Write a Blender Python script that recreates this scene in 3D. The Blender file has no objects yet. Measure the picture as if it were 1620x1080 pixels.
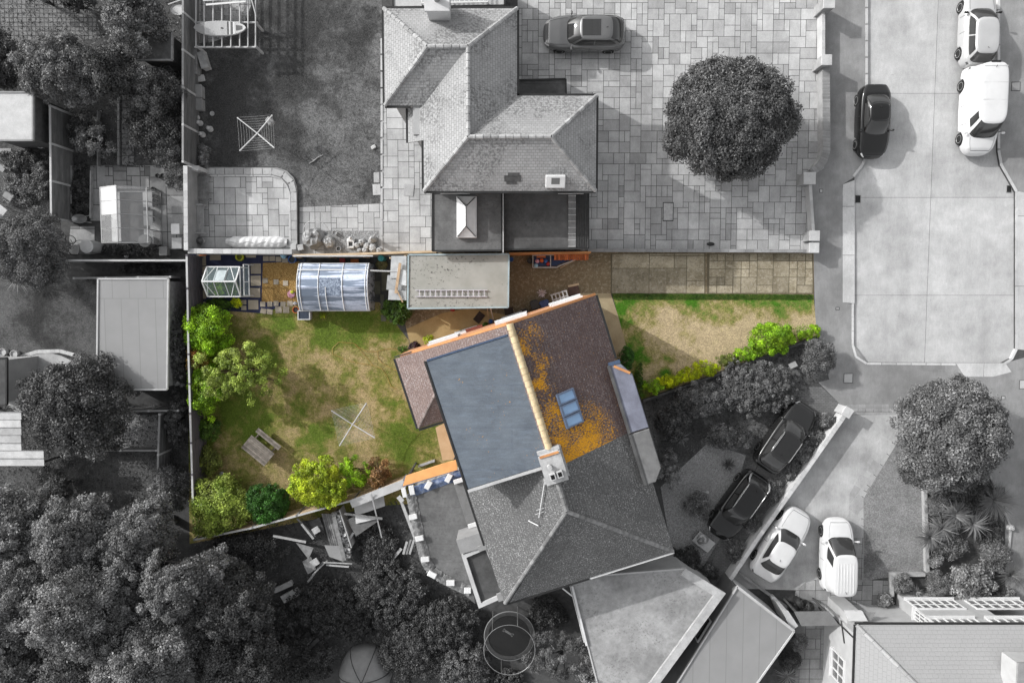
import bpy, math, random
import numpy as np
from mathutils import Vector, Matrix
sc = bpy.context.scene
R = math.radians
# ---------------------------------------------------------------- camera
HCAM = 38.5
TILT = R(3.6)
FPX = 1080.0
cam = bpy.data.cameras.new("camera"); camo = bpy.data.objects.new("camera", cam)
sc.collection.objects.link(camo)
cam.sensor_width = 36; cam.lens = 24; cam.clip_start = 0.5; cam.clip_end = 800
camo.location = (0, 0, HCAM); camo.rotation_euler = (-TILT, 0, 0)
sc.camera = camo
# ---------------------------------------------------------------- sky, sun, exposure
SUN_EL = R(28); SUN_DIR = (math.cos(R(-28)), math.sin(R(-28)))      # horizontal travel of the light
w = bpy.data.worlds.new("World"); sc.world = w; w.use_nodes = True
wt = w.node_tree; bg = wt.nodes["Background"]
sky = wt.nodes.new("ShaderNodeTexSky"); sky.sky_type = 'NISHITA'; sky.sun_disc = False
sky.sun_elevation = SUN_EL
sky.sun_rotation = math.atan2(-SUN_DIR[0], -SUN_DIR[1])
hs = wt.nodes.new("ShaderNodeHueSaturation"); hs.inputs["Saturation"].default_value = 0.08
wt.links.new(sky.outputs[0], hs.inputs["Color"]); wt.links.new(hs.outputs[0], bg.inputs[0])
sky.dust_density = 2.5
bg.inputs[1].default_value = 0.15
sl = bpy.data.lights.new("sun", 'SUN'); sl.energy = 2.1; sl.angle = R(0.7); sl.color = (1, .995, .985)
so = bpy.data.objects.new("sun", sl); sc.collection.objects.link(so); so.location = (-30, 16, 40)
d = Vector((SUN_DIR[0]*math.cos(SUN_EL), SUN_DIR[1]*math.cos(SUN_EL), -math.sin(SUN_EL)))
so.rotation_euler = d.to_track_quat('-Z', 'Y').to_euler()
vs = sc.view_settings; vs.view_transform = 'Standard'; vs.look = 'None'; vs.gamma = 1; vs.exposure = 0.8
sc.cycles.max_bounces = 8; sc.cycles.transparent_max_bounces = 12
# ---------------------------------------------------------------- helpers
ca, sa = math.cos(-TILT), math.sin(-TILT)
def W(px, py, z=0.0):
    "a spot of the survey plan at height z, in metres"
    x, y = (px-810)/FPX, (540-py)/FPX
    dy, dz = y*ca + sa, y*sa - ca
    t = (z-HCAM)/dz
    return Vector((x*t, dy*t, z))
def WL(pts, z=0.0): return [W(p[0], p[1], z) for p in pts]
def area(p): return sum(p[i][0]*p[(i+1) % len(p)][1]-p[(i+1) % len(p)][0]*p[i][1] for i in range(len(p)))/2
def ccw(p): return list(p) if area(p) > 0 else list(p)[::-1]
def offset(poly, dd):
    "grow (dd>0) or shrink a polygon given counter-clockwise"
    p = [Vector((q[0], q[1])) for q in ccw(poly)]; out = []
    for i in range(len(p)):
        a, b, c = p[i-1], p[i], p[(i+1) % len(p)]
        e1, e2 = (b-a).normalized(), (c-b).normalized()
        n1, n2 = Vector((e1.y, -e1.x)), Vector((e2.y, -e2.x))
        k = n1+n2; l = k.length_squared
        out.append(b + (k*(2*dd/l) if l > .05 else n1*dd))
    return out
def clip(poly, x0, y0, x1, y1):
    for ax, v, s in ((0, x0, 1), (0, x1, -1), (1, y0, 1), (1, y1, -1)):
        out = []; n = len(poly)
        for i in range(n):
            a, b = poly[i-1], poly[i]
            ia, ib = (a[ax]-v)*s >= 0, (b[ax]-v)*s >= 0
            if ia != ib:
                t = (v-a[ax])/(b[ax]-a[ax]); out.append((a[0]+t*(b[0]-a[0]), a[1]+t*(b[1]-a[1])))
            if ib: out.append((b[0], b[1]))
        poly = out
        if len(poly) < 3: return []
    return poly
def inside(p, poly):
    c = False; n = len(poly); x, y = p[0], p[1]
    for i in range(n):
        a, b = poly[i-1], poly[i]
        if (a[1] > y) != (b[1] > y) and x < (b[0]-a[0])*(y-a[1])/(b[1]-a[1])+a[0]: c = not c
    return c
def miter(pts, wd):
    "plan outline of a band of width wd along a line of points"
    L_, R_ = [], []
    P = [Vector((p[0], p[1])) for p in pts]
    for i, p in enumerate(P):
        e1 = (p-P[i-1]).normalized() if i else (P[1]-p).normalized()
        e2 = (P[i+1]-p).normalized() if i < len(P)-1 else e1
        n1, n2 = Vector((-e1.y, e1.x)), Vector((-e2.y, e2.x)); k = n1+n2; m_ = k*(wd/max(k.length_squared, .3))
        L_.append(p+m_); R_.append(p-m_)
    return L_, R_
class MB:
    def __init__(s): s.v = []; s.f = []; s.t = []; s.m = []; s.tone = 1.0; s.mi = 0
    def face(s, pts, tone=None):
        n = len(s.v); s.v += [(p[0], p[1], p[2]) for p in pts]; s.f.append(list(range(n, n+len(pts)))); s.t.append(s.tone if tone is None else tone); s.m.append(s.mi)
    def mesh(s, vs_, fs, tone=None):
        n = len(s.v); s.v += [tuple(p) for p in vs_]
        for f in fs: s.f.append([n+i for i in f]); s.t.append(s.tone if tone is None else tone); s.m.append(s.mi)
    def prism(s, poly, z0, z1, tone=None, bottom=True, bev=0.0):
        p = ccw(poly); n = len(p)
        if bev:
            q = offset(p, -bev)
            vs_ = [(a[0], a[1], z0) for a in p]+[(a[0], a[1], z1-bev) for a in p]+[(a[0], a[1], z1) for a in q]
            fs = [[i, (i+1) % n, n+(i+1) % n, n+i] for i in range(n)]+[[n+i, n+(i+1) % n, 2*n+(i+1) % n, 2*n+i] for i in range(n)]+[list(range(2*n, 3*n))]
        else:
            vs_ = [(a[0], a[1], z0) for a in p]+[(a[0], a[1], z1) for a in p]
            fs = [[i, (i+1) % n, n+(i+1) % n, n+i] for i in range(n)]+[list(range(n, 2*n))]
        if bottom: fs.append(list(range(n))[::-1])
        s.mesh(vs_, fs, tone)
    def box(s, c, size, rz=0.0, tone=None, M=None, bev=0.0):
        hx, hy, hz = size[0]/2, size[1]/2, size[2]/2
        if bev:
            b = min(bev, hx*.9, hy*.9, hz*.9); P = []
            for sx in (-1, 1):
                for sy in (-1, 1):
                    for sz in (-1, 1):
                        P += [(sx*(hx-b), sy*(hy-b), sz*hz), (sx*(hx-b), sy*hy, sz*(hz-b)), (sx*hx, sy*(hy-b), sz*(hz-b))]
            I = lambda a, b_, c_, k: ((a*2+b_)*2+c_)*3+k
            F = []
            for a in (0, 1):
                q = [I(0, 0, a, 0), I(1, 0, a, 0), I(1, 1, a, 0), I(0, 1, a, 0)]; F.append(q if a else q[::-1])
                q = [I(0, a, 0, 1), I(0, a, 1, 1), I(1, a, 1, 1), I(1, a, 0, 1)]; F.append(q if a else q[::-1])
                q = [I(a, 0, 0, 2), I(a, 1, 0, 2), I(a, 1, 1, 2), I(a, 0, 1, 2)]; F.append(q if a else q[::-1])
                for c_ in (0, 1):
                    q = [I(0, a, c_, 0), I(1, a, c_, 0), I(1, a, c_, 1), I(0, a, c_, 1)]; F.append(q if a != c_ else q[::-1])
                    q = [I(a, 0, c_, 0), I(a, 1, c_, 0), I(a, 1, c_, 2), I(a, 0, c_, 2)]; F.append(q if a == c_ else q[::-1])
                    q = [I(a, c_, 0, 1), I(a, c_, 1, 1), I(a, c_, 1, 2), I(a, c_, 0, 2)]; F.append(q if a != c_ else q[::-1])
                for b_ in (0, 1):
                    for c_ in (0, 1):
                        q = [I(a, b_, c_, 0), I(a, b_, c_, 1), I(a, b_, c_, 2)]; F.append(q if (a+b_+c_) % 2 == 1 else q[::-1])
        else:
            P = [(x*hx, y*hy, z*hz) for z in (-1, 1) for x, y in ((-1, -1), (1, -1), (1, 1), (-1, 1))]
            F = [[3, 2, 1, 0], [4, 5, 6, 7], [0, 1, 5, 4], [1, 2, 6, 5], [2, 3, 7, 6], [3, 0, 4, 7]]
        m = (M if M is not None else Matrix.Rotation(rz, 4, 'Z'))
        m = Matrix.Translation(c) @ m
        s.mesh([m @ Vector(p) for p in P], F, tone)
    def bar(s, a, b, wd, ht=None, tone=None, up=(0, 0, 1)):
        a, b = Vector(a), Vector(b); d_ = b-a; L = d_.length
        if L < 1e-5: return
        x = d_/L; u = Vector(up)
        if abs(x.dot(u)) > .98: u = Vector((0, 1, 0))
        y = u.cross(x).normalized(); z = x.cross(y)
        M = Matrix((x, y, z)).transposed().to_4x4()
        s.box((a+b)/2, (L, wd, ht or wd), M=M, tone=tone)
    def tube(s, path, r, n=6, tone=None, cap=True, closed=False):
        path = [Vector(p) for p in path]; k = len(path)
        rs = r if isinstance(r, (list, tuple)) else [r]*k
        base = len(s.v); prev = None
        for i, p in enumerate(path):
            if closed: t = path[(i+1) % k]-path[i-1]
            else: t = path[min(i+1, k-1)]-path[max(i-1, 0)]
            if t.length < 1e-9: t = Vector((0, 0, 1))
            t.normalize()
            if prev is None: u = t.orthogonal().normalized()
            else:
                u = prev - t*prev.dot(t); u = u.normalized() if u.length > 1e-6 else t.orthogonal().normalized()
            prev = u; v_ = t.cross(u)
            for j in range(n):
                a = 2*math.pi*j/n; s.v.append(tuple(p+(u*math.cos(a)+v_*math.sin(a))*rs[i]))
        tt = s.tone if tone is None else tone
        for i in range(k if closed else k-1):
            for j in range(n):
                i2 = (i+1) % k
                s.f.append([base+i*n+j, base+i*n+(j+1) % n, base+i2*n+(j+1) % n, base+i2*n+j]); s.t.append(tt); s.m.append(s.mi)
        if cap and not closed:
            s.f.append([base+j for j in range(n)][::-1]); s.t.append(tt); s.m.append(s.mi)
            s.f.append([base+(k-1)*n+j for j in range(n)]); s.t.append(tt); s.m.append(s.mi)
    def band(s, pts, wd, z0, z1, tone=None, seg=None, rnd=None):
        "a wall of width wd along a plan line, mitred at its corners"
        L_, R_ = miter(pts, wd)
        for i in range(len(pts)-1):
            a, b, c, d_ = L_[i], L_[i+1], R_[i+1], R_[i]
            n = 1 if not seg else max(1, round((b-a).length/seg))
            for k in range(n):
                f0, f1 = k/n, (k+1)/n
                if n > 1: f1 -= .01/max((b-a).length, .01)*1.0
                q = [a.lerp(b, f0), a.lerp(b, f1), d_.lerp(c, f1), d_.lerp(c, f0)]
                s.prism(q, z0, z1, tone=(rnd.uniform(.85, 1.12) if rnd else tone))
    def lathe(s, prof, c=(0, 0, 0), n=20, tone=None, M=None, sx=1, sy=1):
        "prof: (radius, height) from the bottom up"
        base = len(s.v); m = Matrix.Translation(c) @ (M if M is not None else Matrix.Identity(4))
        for r, h in prof:
            for j in range(n):
                a = 2*math.pi*j/n; s.v.append(tuple(m @ Vector((r*math.cos(a)*sx, r*math.sin(a)*sy, h))))
        tt = s.tone if tone is None else tone
        for i in range(len(prof)-1):
            for j in range(n):
                s.f.append([base+i*n+j, base+i*n+(j+1) % n, base+(i+1)*n+(j+1) % n, base+(i+1)*n+j]); s.t.append(tt); s.m.append(s.mi)
        if prof[0][0] > 1e-4: s.f.append([base+j for j in range(n)][::-1]); s.t.append(tt); s.m.append(s.mi)
        if prof[-1][0] > 1e-4: s.f.append([base+(len(prof)-1)*n+j for j in range(n)]); s.t.append(tt); s.m.append(s.mi)
    def grid(s, fn, nu, nv, tone=None, flip=False):
        base = len(s.v)
        for i in range(nu+1):
            for j in range(nv+1): s.v.append(tuple(fn(i/nu, j/nv)))
        tt = s.tone if tone is None else tone
        for i in range(nu):
            for j in range(nv):
                a = base+i*(nv+1)+j; q = [a, a+nv+1, a+nv+2, a+1]
                s.f.append(q[::-1] if flip else q); s.t.append(tt); s.m.append(s.mi)
    def build(s, name, mat, parent=None, smooth=False, loc=None, origin=None, thick=0):
        me = bpy.data.meshes.new(name)
        V = np.array(s.v, dtype=np.float64)
        if parent is not None and origin is None: org = Vector(parent.get("_org", (0, 0, 0)))
        elif origin is not None: org = Vector(origin)
        else:
            lo, hi = V.min(0), V.max(0); org = Vector(((lo[0]+hi[0])/2, (lo[1]+hi[1])/2, lo[2]))
        V = V-np.array(org)
        me.from_pydata(V.tolist(), [], s.f)
        fl = me.attributes.new("tone", 'FLOAT', 'FACE'); fl.data.foreach_set("value", np.array(s.t, dtype=np.float32))
        uv = me.uv_layers.new(name="UVMap")
        nl = len(me.loops); li = np.empty(nl, dtype=np.int32); me.loops.foreach_get("vertex_index", li)
        npoly = len(me.polygons); nr = np.empty(npoly*3, dtype=np.float32); me.polygons.foreach_get("normal", nr); nr = nr.reshape(-1, 3)
        lt = np.empty(npoly, dtype=np.int32); me.polygons.foreach_get("loop_total", lt)
        N = np.repeat(nr, lt, axis=0).astype(np.float64)
        P = (V+np.array(org))[li] if parent is None or not parent.get("_local") else V[li]
        U = np.cross(np.array([0, 0, 1.0]), N); l = np.linalg.norm(U, axis=1); fl_ = l < .05
        U[fl_] = (1, 0, 0); l[fl_] = 1; U /= l[:, None]
        Vv = np.cross(N, U)
        u_ = np.stack([(P*U).sum(1), (P*Vv).sum(1)], 1).astype(np.float32)
        uv.data.foreach_set("uv", u_.ravel())
        mats = mat if isinstance(mat, (list, tuple)) else [mat]
        for m in mats: me.materials.append(m)
        me.polygons.foreach_set("material_index", np.array(s.m, dtype=np.int32))
        if smooth: me.polygons.foreach_set("use_smooth", np.ones(npoly, dtype=bool)); 
        me.update()
        o = bpy.data.objects.new(name, me); sc.collection.objects.link(o)
        if smooth == 'auto':
            me.set_sharp_from_angle(angle=R(38))
        if parent is not None: o.parent = parent
        else: o.location = org
        return o
def thing(name, label, cat, loc=(0, 0, 0), group=None, rz=0.0, local=False):
    o = bpy.data.objects.new(name, None); sc.collection.objects.link(o)
    o.location = loc; o.rotation_euler = (0, 0, rz); o.empty_display_size = .2
    o["label"] = label; o["category"] = cat
    if group: o["group"] = group
    o["_org"] = (0, 0, 0) if local else tuple(loc)
    o["_local"] = 1 if local else 0
    return o
def tag(o, label, cat, group=None):
    o["label"] = label; o["category"] = cat
    if group: o["group"] = group
    return o
def struct(o, kind="structure", label=None, cat=None):
    o["kind"] = kind
    if label: o["label"] = label
    if cat: o["category"] = cat
    return o
def copytree(o, loc, rz, label, parent=None):
    c = o.copy(); sc.collection.objects.link(c)
    if parent is None: c.location = loc; c.rotation_euler = (0, 0, rz); c["label"] = label
    else: c.parent = parent
    for ch in o.children: copytree(ch, None, None, None, c)
    return c
# ---------------------------------------------------------------- materials
MATS = {}
class NT:
    def __init__(s, name):
        m = bpy.data.materials.new(name); m.use_nodes = True; s.m = m; s.t = m.node_tree; s.b = s.t.nodes["Principled BSDF"]
        s.pos = s.t.nodes.new("ShaderNodeNewGeometry").outputs["Position"]; s._uv = None
    def uv(s):
        if s._uv is None: s._uv = s.t.nodes.new("ShaderNodeTexCoord").outputs["UV"]
        return s._uv
    def put(s, sock, v):
        if isinstance(v, bpy.types.NodeSocket): s.t.links.new(v, sock)
        elif isinstance(v, (tuple, list)) and len(v) == 3 and sock.type == 'RGBA': sock.default_value = (*v, 1)
        else: sock.default_value = v
    def noise(s, sc_, det=4, rough=.6, vec=None, stretch=None, dist=0):
        n = s.t.nodes.new("ShaderNodeTexNoise"); n.inputs["Scale"].default_value = sc_; n.inputs["Detail"].default_value = det
        n.inputs["Roughness"].default_value = rough; n.inputs["Distortion"].default_value = dist
        v = vec or s.pos
        if stretch: 
            mp = s.t.nodes.new("ShaderNodeMapping"); s.put(mp.inputs[0], v); mp.inputs["Scale"].default_value = stretch; v = mp.outputs[0]
        s.put(n.inputs["Vector"], v); return n.outputs[0]
    def voro(s, sc_, vec=None, out=0, rnd=1):
        n = s.t.nodes.new("ShaderNodeTexVoronoi"); n.inputs["Scale"].default_value = sc_; n.inputs["Randomness"].default_value = rnd
        s.put(n.inputs["Vector"], vec or s.pos); return n.outputs[out]
    def ramp(s, f, a, b, c=0, d=1):
        n = s.t.nodes.new("ShaderNodeMapRange"); s.put(n.inputs[0], f)
        for i, v in enumerate((a, b, c, d)): n.inputs[i+1].default_value = v
        n.clamp = True; return n.outputs[0]
    def mix(s, f, a, b, mode='MIX'):
        n = s.t.nodes.new("ShaderNodeMix"); n.data_type = 'RGBA'; n.blend_type = mode
        s.put(n.inputs[0], f); s.put(n.inputs[6], a); s.put(n.inputs[7], b); return n.outputs[2]
    def math(s, op, a, b=0.0):
        n = s.t.nodes.new("ShaderNodeMath"); n.operation = op; s.put(n.inputs[0], a); s.put(n.inputs[1], b); return n.outputs[0]
    def attr(s, name="tone"):
        n = s.t.nodes.new("ShaderNodeAttribute"); n.attribute_name = name; return n.outputs["Fac"]
    def brick(s, wd, ht, mort, c1, c2, cm, vec=None, off=.5, bias=0):
        n = s.t.nodes.new("ShaderNodeTexBrick"); n.offset = off
        s.put(n.inputs["Vector"], vec or s.uv())
        for k, v in (("Color1", c1), ("Color2", c2), ("Mortar", cm)): s.put(n.inputs[k], v)
        n.inputs["Scale"].default_value = 1; n.inputs["Brick Width"].default_value = wd; n.inputs["Row Height"].default_value = ht
        n.inputs["Mortar Size"].default_value = mort; n.inputs["Bias"].default_value = bias; n.inputs["Mortar Smooth"].default_value = .3
        return n.outputs[0], n.outputs[1]
    def bump(s, h, strength=.3, dist=.02, prev=None):
        n = s.t.nodes.new("ShaderNodeBump"); s.put(n.inputs["Height"], h); n.inputs["Strength"].default_value = strength; n.inputs["Distance"].default_value = dist
        if prev: s.put(n.inputs["Normal"], prev)
        s.put(s.b.inputs["Normal"], n.outputs[0]); return n.outputs[0]
    def blobs(s, lst, amp=3.0):
        "patches of growth round given spots: (x, y, z, radius)"
        acc = None
        nz = s.t.nodes.new("ShaderNodeTexNoise"); nz.inputs["Scale"].default_value = .9; nz.inputs["Detail"].default_value = 5; s.put(nz.inputs["Vector"], s.pos)
        v1 = s.t.nodes.new("ShaderNodeVectorMath"); v1.operation = 'MULTIPLY_ADD'; s.put(v1.inputs[0], nz.outputs["Color"]); v1.inputs[1].default_value = (amp, amp, amp); s.put(v1.inputs[2], s.pos)
        v2 = s.t.nodes.new("ShaderNodeVectorMath"); v2.operation = 'SUBTRACT'; s.put(v2.inputs[0], v1.outputs[0]); v2.inputs[1].default_value = (amp/2, amp/2, amp/2)
        for (p, r) in lst:
            n = s.t.nodes.new("ShaderNodeVectorMath"); n.operation = 'DISTANCE'; s.put(n.inputs[0], v2.outputs[0]); n.inputs[1].default_value = tuple(p)
            v = s.ramp(n.outputs["Value"], 0, r, 1, 0)
            acc = v if acc is None else s.math('MAXIMUM', acc, v)
        return acc
    def done(s, col, rough=.85, spec=.3, tone=False, metal=0):
        if tone: col = s.mix(1.0, col, s.attr(), 'MULTIPLY')
        s.put(s.b.inputs["Base Color"], col); s.put(s.b.inputs["Roughness"], rough); s.b.inputs["Specular IOR Level"].default_value = spec
        s.b.inputs["Metallic"].default_value = metal
        return s.m
def g(v): return (v, v, v)
def mat(name, c1, c2=None, scale=3, det=5, rough=.85, spec=.3, bump=.15, bs=30, tone=True, metal=0, fine=.12, stretch=None):
    if name in MATS: return MATS[name]
    t = NT(name); c2 = c2 or tuple(v*.75 for v in c1)
    col = t.mix(t.ramp(t.noise(scale, det, stretch=stretch), .35, .65), c1, c2)
    if fine: col = t.mix(1.0, col, t.ramp(t.noise(bs, 3), .3, .7, 1-fine, 1+fine), 'MULTIPLY')
    if bump: t.bump(t.noise(bs, 4, stretch=stretch), bump, .02)
    MATS[name] = t.done(col, rough, spec, tone, metal); return MATS[name]
def leafmat(name, c1, c2, trans=.25, rough=.55):
    if name in MATS: return MATS[name]
    t = NT(name)
    col = t.mix(t.ramp(t.noise(1.1, 3), .35, .65), c1, c2)
    col = t.mix(1.0, col, t.attr(), 'MULTIPLY')
    t.done(col, rough, .35)
    tr = t.t.nodes.new("ShaderNodeBsdfTranslucent"); t.put(tr.inputs[0], col)
    mx = t.t.nodes.new("ShaderNodeMixShader"); mx.inputs[0].default_value = trans
    out = t.t.nodes["Material Output"]
    t.t.links.new(t.b.outputs[0], mx.inputs[1]); t.t.links.new(tr.outputs[0], mx.inputs[2]); t.t.links.new(mx.outputs[0], out.inputs[0])
    MATS[name] = t.m; return t.m
def glass(name, col, rough=.05, alpha=1.0, tone=False):
    t = NT(name); t.done(col, rough, .6); t.b.inputs["Alpha"].default_value = alpha; t.b.inputs["IOR"].default_value = 1.5
    MATS[name] = t.m; return t.m
# ================================================================ surface materials
def tiles(name, c1, c2, wd=.2, ht=.14, white=0, dark=0, lich=None, soft=.35, mort=.72):
    t = NT(name)
    bc, bf = t.brick(wd, ht, .012, c1, c2, tuple(v*mort for v in c2), bias=0)
    col = t.mix(t.ramp(t.noise(.6, 4), .35, .65, 0, soft), bc, tuple(v*.62 for v in c1))
    if dark:
        m = t.math('MULTIPLY', t.ramp(t.noise(9, 3), .47, .57), t.ramp(t.noise(.45, 3), .47, .56))
        m = t.math('MAXIMUM', m, t.ramp(t.noise(7, 2), .68, .72))
        col = t.mix(t.math('MULTIPLY', m, dark), col, tuple(v*.3 for v in c2))
    if white:
        m = t.math('MULTIPLY', t.ramp(t.noise(15, 3, .75, stretch=(1, 1, 1)), .54, .68), t.ramp(t.noise(.8, 3), .38, .6, .35, 1))
        m = t.math('MAXIMUM', m, t.ramp(t.noise(16, 2, .6), .66, .7))
        col = t.mix(t.math('MULTIPLY', m, white), col, tuple(min(.7, v*4.2+.12) for v in g(sum(c1)/3)))
    if lich:
        b = t.blobs(lich)
        n = t.noise(12, 5, .75, vec=t.uv(), stretch=(1.5, .6, 1))
        m = t.ramp(t.math('ADD', n, t.math('MULTIPLY', b, .26)), .62, .68)
        m2 = t.ramp(t.noise(1.9, 3), .30, .40)
        col = t.mix(t.math('MULTIPLY', t.math('MULTIPLY', m, m2), .9), col, t.mix(t.ramp(t.noise(20, 2), .4, .6), (.72, .33, .01), (.48, .23, .015)))
    bm = t.bump(bf, .5, .03); t.bump(t.noise(30, 3), .25, .02, bm)
    MATS[name] = t.done(col, .9, .2, True); return t.m
# roof materials
RT1 = tiles("weathered_roof_tiles", g(.34), g(.28), dark=.6)
RT2 = tiles("speckled_slate_tiles", g(.125), g(.095), white=.55)
RT4 = tiles("plain_roof_tiles", g(.285), g(.28), wd=.28, ht=.2, soft=.12, mort=.9)
mat("ridge_tile", g(.36), g(.25), 4)
mat("render_white", g(.52), g(.44), 1.5, fine=.05, bump=.05)
mat("render_grey", g(.36), g(.30), 1.2, fine=.08, bump=.1)
mat("brick_grey", g(.30), g(.22), 2)
mat("black_gutter", g(.02), g(.03), 3, rough=.4, bump=0)
mat("white_paint", g(.60), g(.53), 2, rough=.4, bump=.03, fine=.03)
mat("offwhite", g(.44), g(.36), 2, rough=.6, bump=.05)

def felt(name, c, c2, speck, lap=1.0, rot=(0, 0, 0)):
    t = NT(name); k = t.mix(t.ramp(t.noise(.5, 5, .65), .38, .62), c, c2); k = t.mix(1.0, k, t.ramp(t.noise(3.5, 4, .7), .3, .7, .82, 1.15), 'MULTIPLY')
    m = t.math('MULTIPLY', t.ramp(t.noise(8, 4, .75), .56, .64), t.ramp(t.noise(.55, 3), .45, .58)); k = t.mix(t.math('MULTIPLY', m, speck), k, tuple(v*.35 for v in c))
    b_, f_ = t.brick(40, lap, .018, (1, 1, 1), (.96, .96, .96), (.84, .84, .84)); k = t.mix(1.0, k, b_, 'MULTIPLY')
    k = t.mix(1.0, k, t.ramp(t.noise(40, 3, .8), .3, .7, .88, 1.12), 'MULTIPLY'); t.bump(t.noise(22, 4), .2, .02); MATS[name] = t.done(k, .9, .2, True)
felt("felt_mid", g(.15), g(.10), .5); felt("felt_dark", g(.10), g(.062), .4); felt("felt_light", g(.33), g(.22), .85, 30)

mat("lead_grey", g(.17), g(.11), 1.5, rough=.6)
mat("wood_grey", g(.24), g(.13), 3, stretch=(1, 1, 1))
mat("wood_dark", g(.085), g(.05), 3)
mat("wood_pale", g(.38), g(.27), 4)
mat("concrete_pale", g(.44), g(.36), 1.5, bump=.1)
mat("concrete_mid", g(.26), g(.2), 1.5, bump=.15)
mat("metal_grey", g(.35), g(.3), 3, rough=.35, metal=.6, bump=0)
mat("black_plastic", g(.02), g(.03), 3, rough=.35, bump=0)
mat("dark_stuff", g(.05), g(.035), 5)
mat("soil_dark", g(.075), g(.045), 3, bump=.5, bs=14)
mat("stone_pale", g(.42), g(.3), 5)
glass("window_dark", g(.03), .04); glass("pane_grey", g(.12), .08)
def lib(n): return MATS[n]
# ---------------------------------------------------------------- ground materials
def lawnmat(name, dry, mid, green, blobs_, thr=.5, wet=1.0):
    t = NT(name)
    n = t.noise(.55, 5, .65)
    f = t.math('ADD', t.math('MULTIPLY', n, .9), t.math('MULTIPLY', t.noise(3.2, 4, .7), .35))
    if blobs_: f = t.math('ADD', f, t.math('MULTIPLY', t.blobs(blobs_), .34))
    c = t.mix(t.ramp(f, thr, thr+.16), dry, mid); c = t.mix(t.ramp(f, thr+.13, thr+.3), c, green)
    c = t.mix(1.0, c, t.ramp(t.noise(2.6, 4, .75, dist=1.5), .3, .7, .78, 1.22), 'MULTIPLY')
    c = t.mix(1.0, c, t.ramp(t.noise(13, 4, .75), .3, .7, .55, 1.45), 'MULTIPLY')
    c = t.mix(1.0, c, t.ramp(t.noise(34, 2, .75), .3, .7, .75, 1.25), 'MULTIPLY')
    t.bump(t.noise(26, 4, .8), .7, .06)
    MATS[name] = t.done(c, .95, .1); return t.m
def pavemat(name, c1, c2, stain=.25):
    t = NT(name)
    c = t.mix(t.ramp(t.noise(1.3, 5, .65), .35, .68), c1, c2)
    c = t.mix(1.0, c, t.ramp(t.noise(.35, 3), .35, .65, 1-stain*.6, 1+stain*.4), 'MULTIPLY')
    c = t.mix(1.0, c, t.ramp(t.noise(28, 3, .7), .3, .7, .86, 1.14), 'MULTIPLY')
    c = t.mix(1.0, c, t.ramp(t.noise(7, 4, .75, stretch=(1, .35, 1)), .3, .7, .92, 1.08), 'MULTIPLY'); c = t.mix(1.0, c, t.ramp(t.noise(1.1, 4, .7, stretch=(1, .12, 1)), .3, .7, .92, 1.06), 'MULTIPLY')
    c = t.mix(t.ramp(t.noise(5, 3, .6), .70, .74, 0, .35), c, tuple(v*.45 for v in c2))
    t.bump(t.noise(25, 4, .7), .12, .02)
    MATS[name] = t.done(c, .85, .25, True); return t.m
pavemat("sandstone_slab", g(.42), g(.33)); pavemat("slab_dark", g(.27), g(.2)); pavemat("asphalt_pavement", g(.255), g(.205), .35)
pavemat("road_concrete", g(.43), g(.36), .25); pavemat("kerb_stone", g(.5), g(.43))
t = NT("gravel_grey"); c = t.mix(t.ramp(t.voro(22, out=1), .1, .9), g(.13), g(.36)); c = t.mix(t.ramp(t.noise(.7, 4), .35, .65, 0, .6), c, g(.2)); t.bump(t.voro(16), .6, .04); MATS["gravel_grey"] = t.done(c, .9, .2)
t = NT("block_paving"); b_, f_ = t.brick(.2, .1, .01, g(.2), g(.14), g(.07)); c = t.mix(t.ramp(t.noise(.9, 4), .35, .65, 0, .6), b_, g(.10)); t.bump(f_, .4, .02); MATS["block_paving"] = t.done(c, .9, .2, True)
t = NT("sett_paving"); b_, f_ = t.brick(.24, .24, .03, g(.23), g(.17), g(.07), off=0); c = t.mix(t.ramp(t.noise(.9, 4), .35, .65, 0, .5), b_, g(.12)); t.bump(f_, .4, .02); MATS["sett_paving"] = t.done(c, .9, .2)
t = NT("driveway_concrete")                                   # the colour plot's worn drive: brown part, pale east end
c = t.mix(t.ramp(t.noise(.45, 5, .65), .35, .65), (.20, .155, .095), (.13, .10, .06))
c = t.mix(t.ramp(t.noise(6, 5, .8), .5, .62, 0, .65), c, (.36, .31, .23))
c = t.mix(t.ramp(t.noise(14, 3, .7), .6, .68, 0, .7), c, (.05, .04, .028)); t.bump(t.noise(20, 4), .3, .02); MATS["driveway_concrete"] = t.done(c, .9, .2, True)
t = NT("scruffy_slab"); c = t.mix(t.ramp(t.noise(1.2, 5, .7), .38, .62), (.34, .30, .22), (.20, .17, .115)); c = t.mix(t.ramp(t.noise(6, 5, .85), .52, .6, 0, .6), c, (.42, .38, .31)); c = t.mix(t.ramp(t.noise(9, 5, .85), .56, .62, 0, .65), c, (.075, .06, .045)); t.bump(t.noise(18, 4), .3, .02); MATS["scruffy_slab"] = t.done(c, .9, .2, True)
mat("sand_path", (.42, .32, .16), (.33, .24, .11), 1.2, fine=.1)
mat("sand_orange", (.60, .36, .17), (.52, .30, .13), 1.2, fine=.08)
t = NT("wood_chips"); c = t.mix(t.voro(20, out=1), (.42, .27, .10), (.22, .12, .035)); c = t.mix(t.ramp(t.noise(9, 3), .62, .68), c, (.10, .06, .02)); t.bump(t.voro(20), .8, .05); MATS["wood_chips"] = t.done(c, .9, .2)
mat("weed_membrane", (.035, .04, .085), (.02, .022, .05), 2)
mat("slab_buff", (.36, .31, .25), (.30, .26, .20), 2, fine=.08)
pavemat("old_slab", (.37, .32, .22), (.26, .23, .15), .4)

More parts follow.
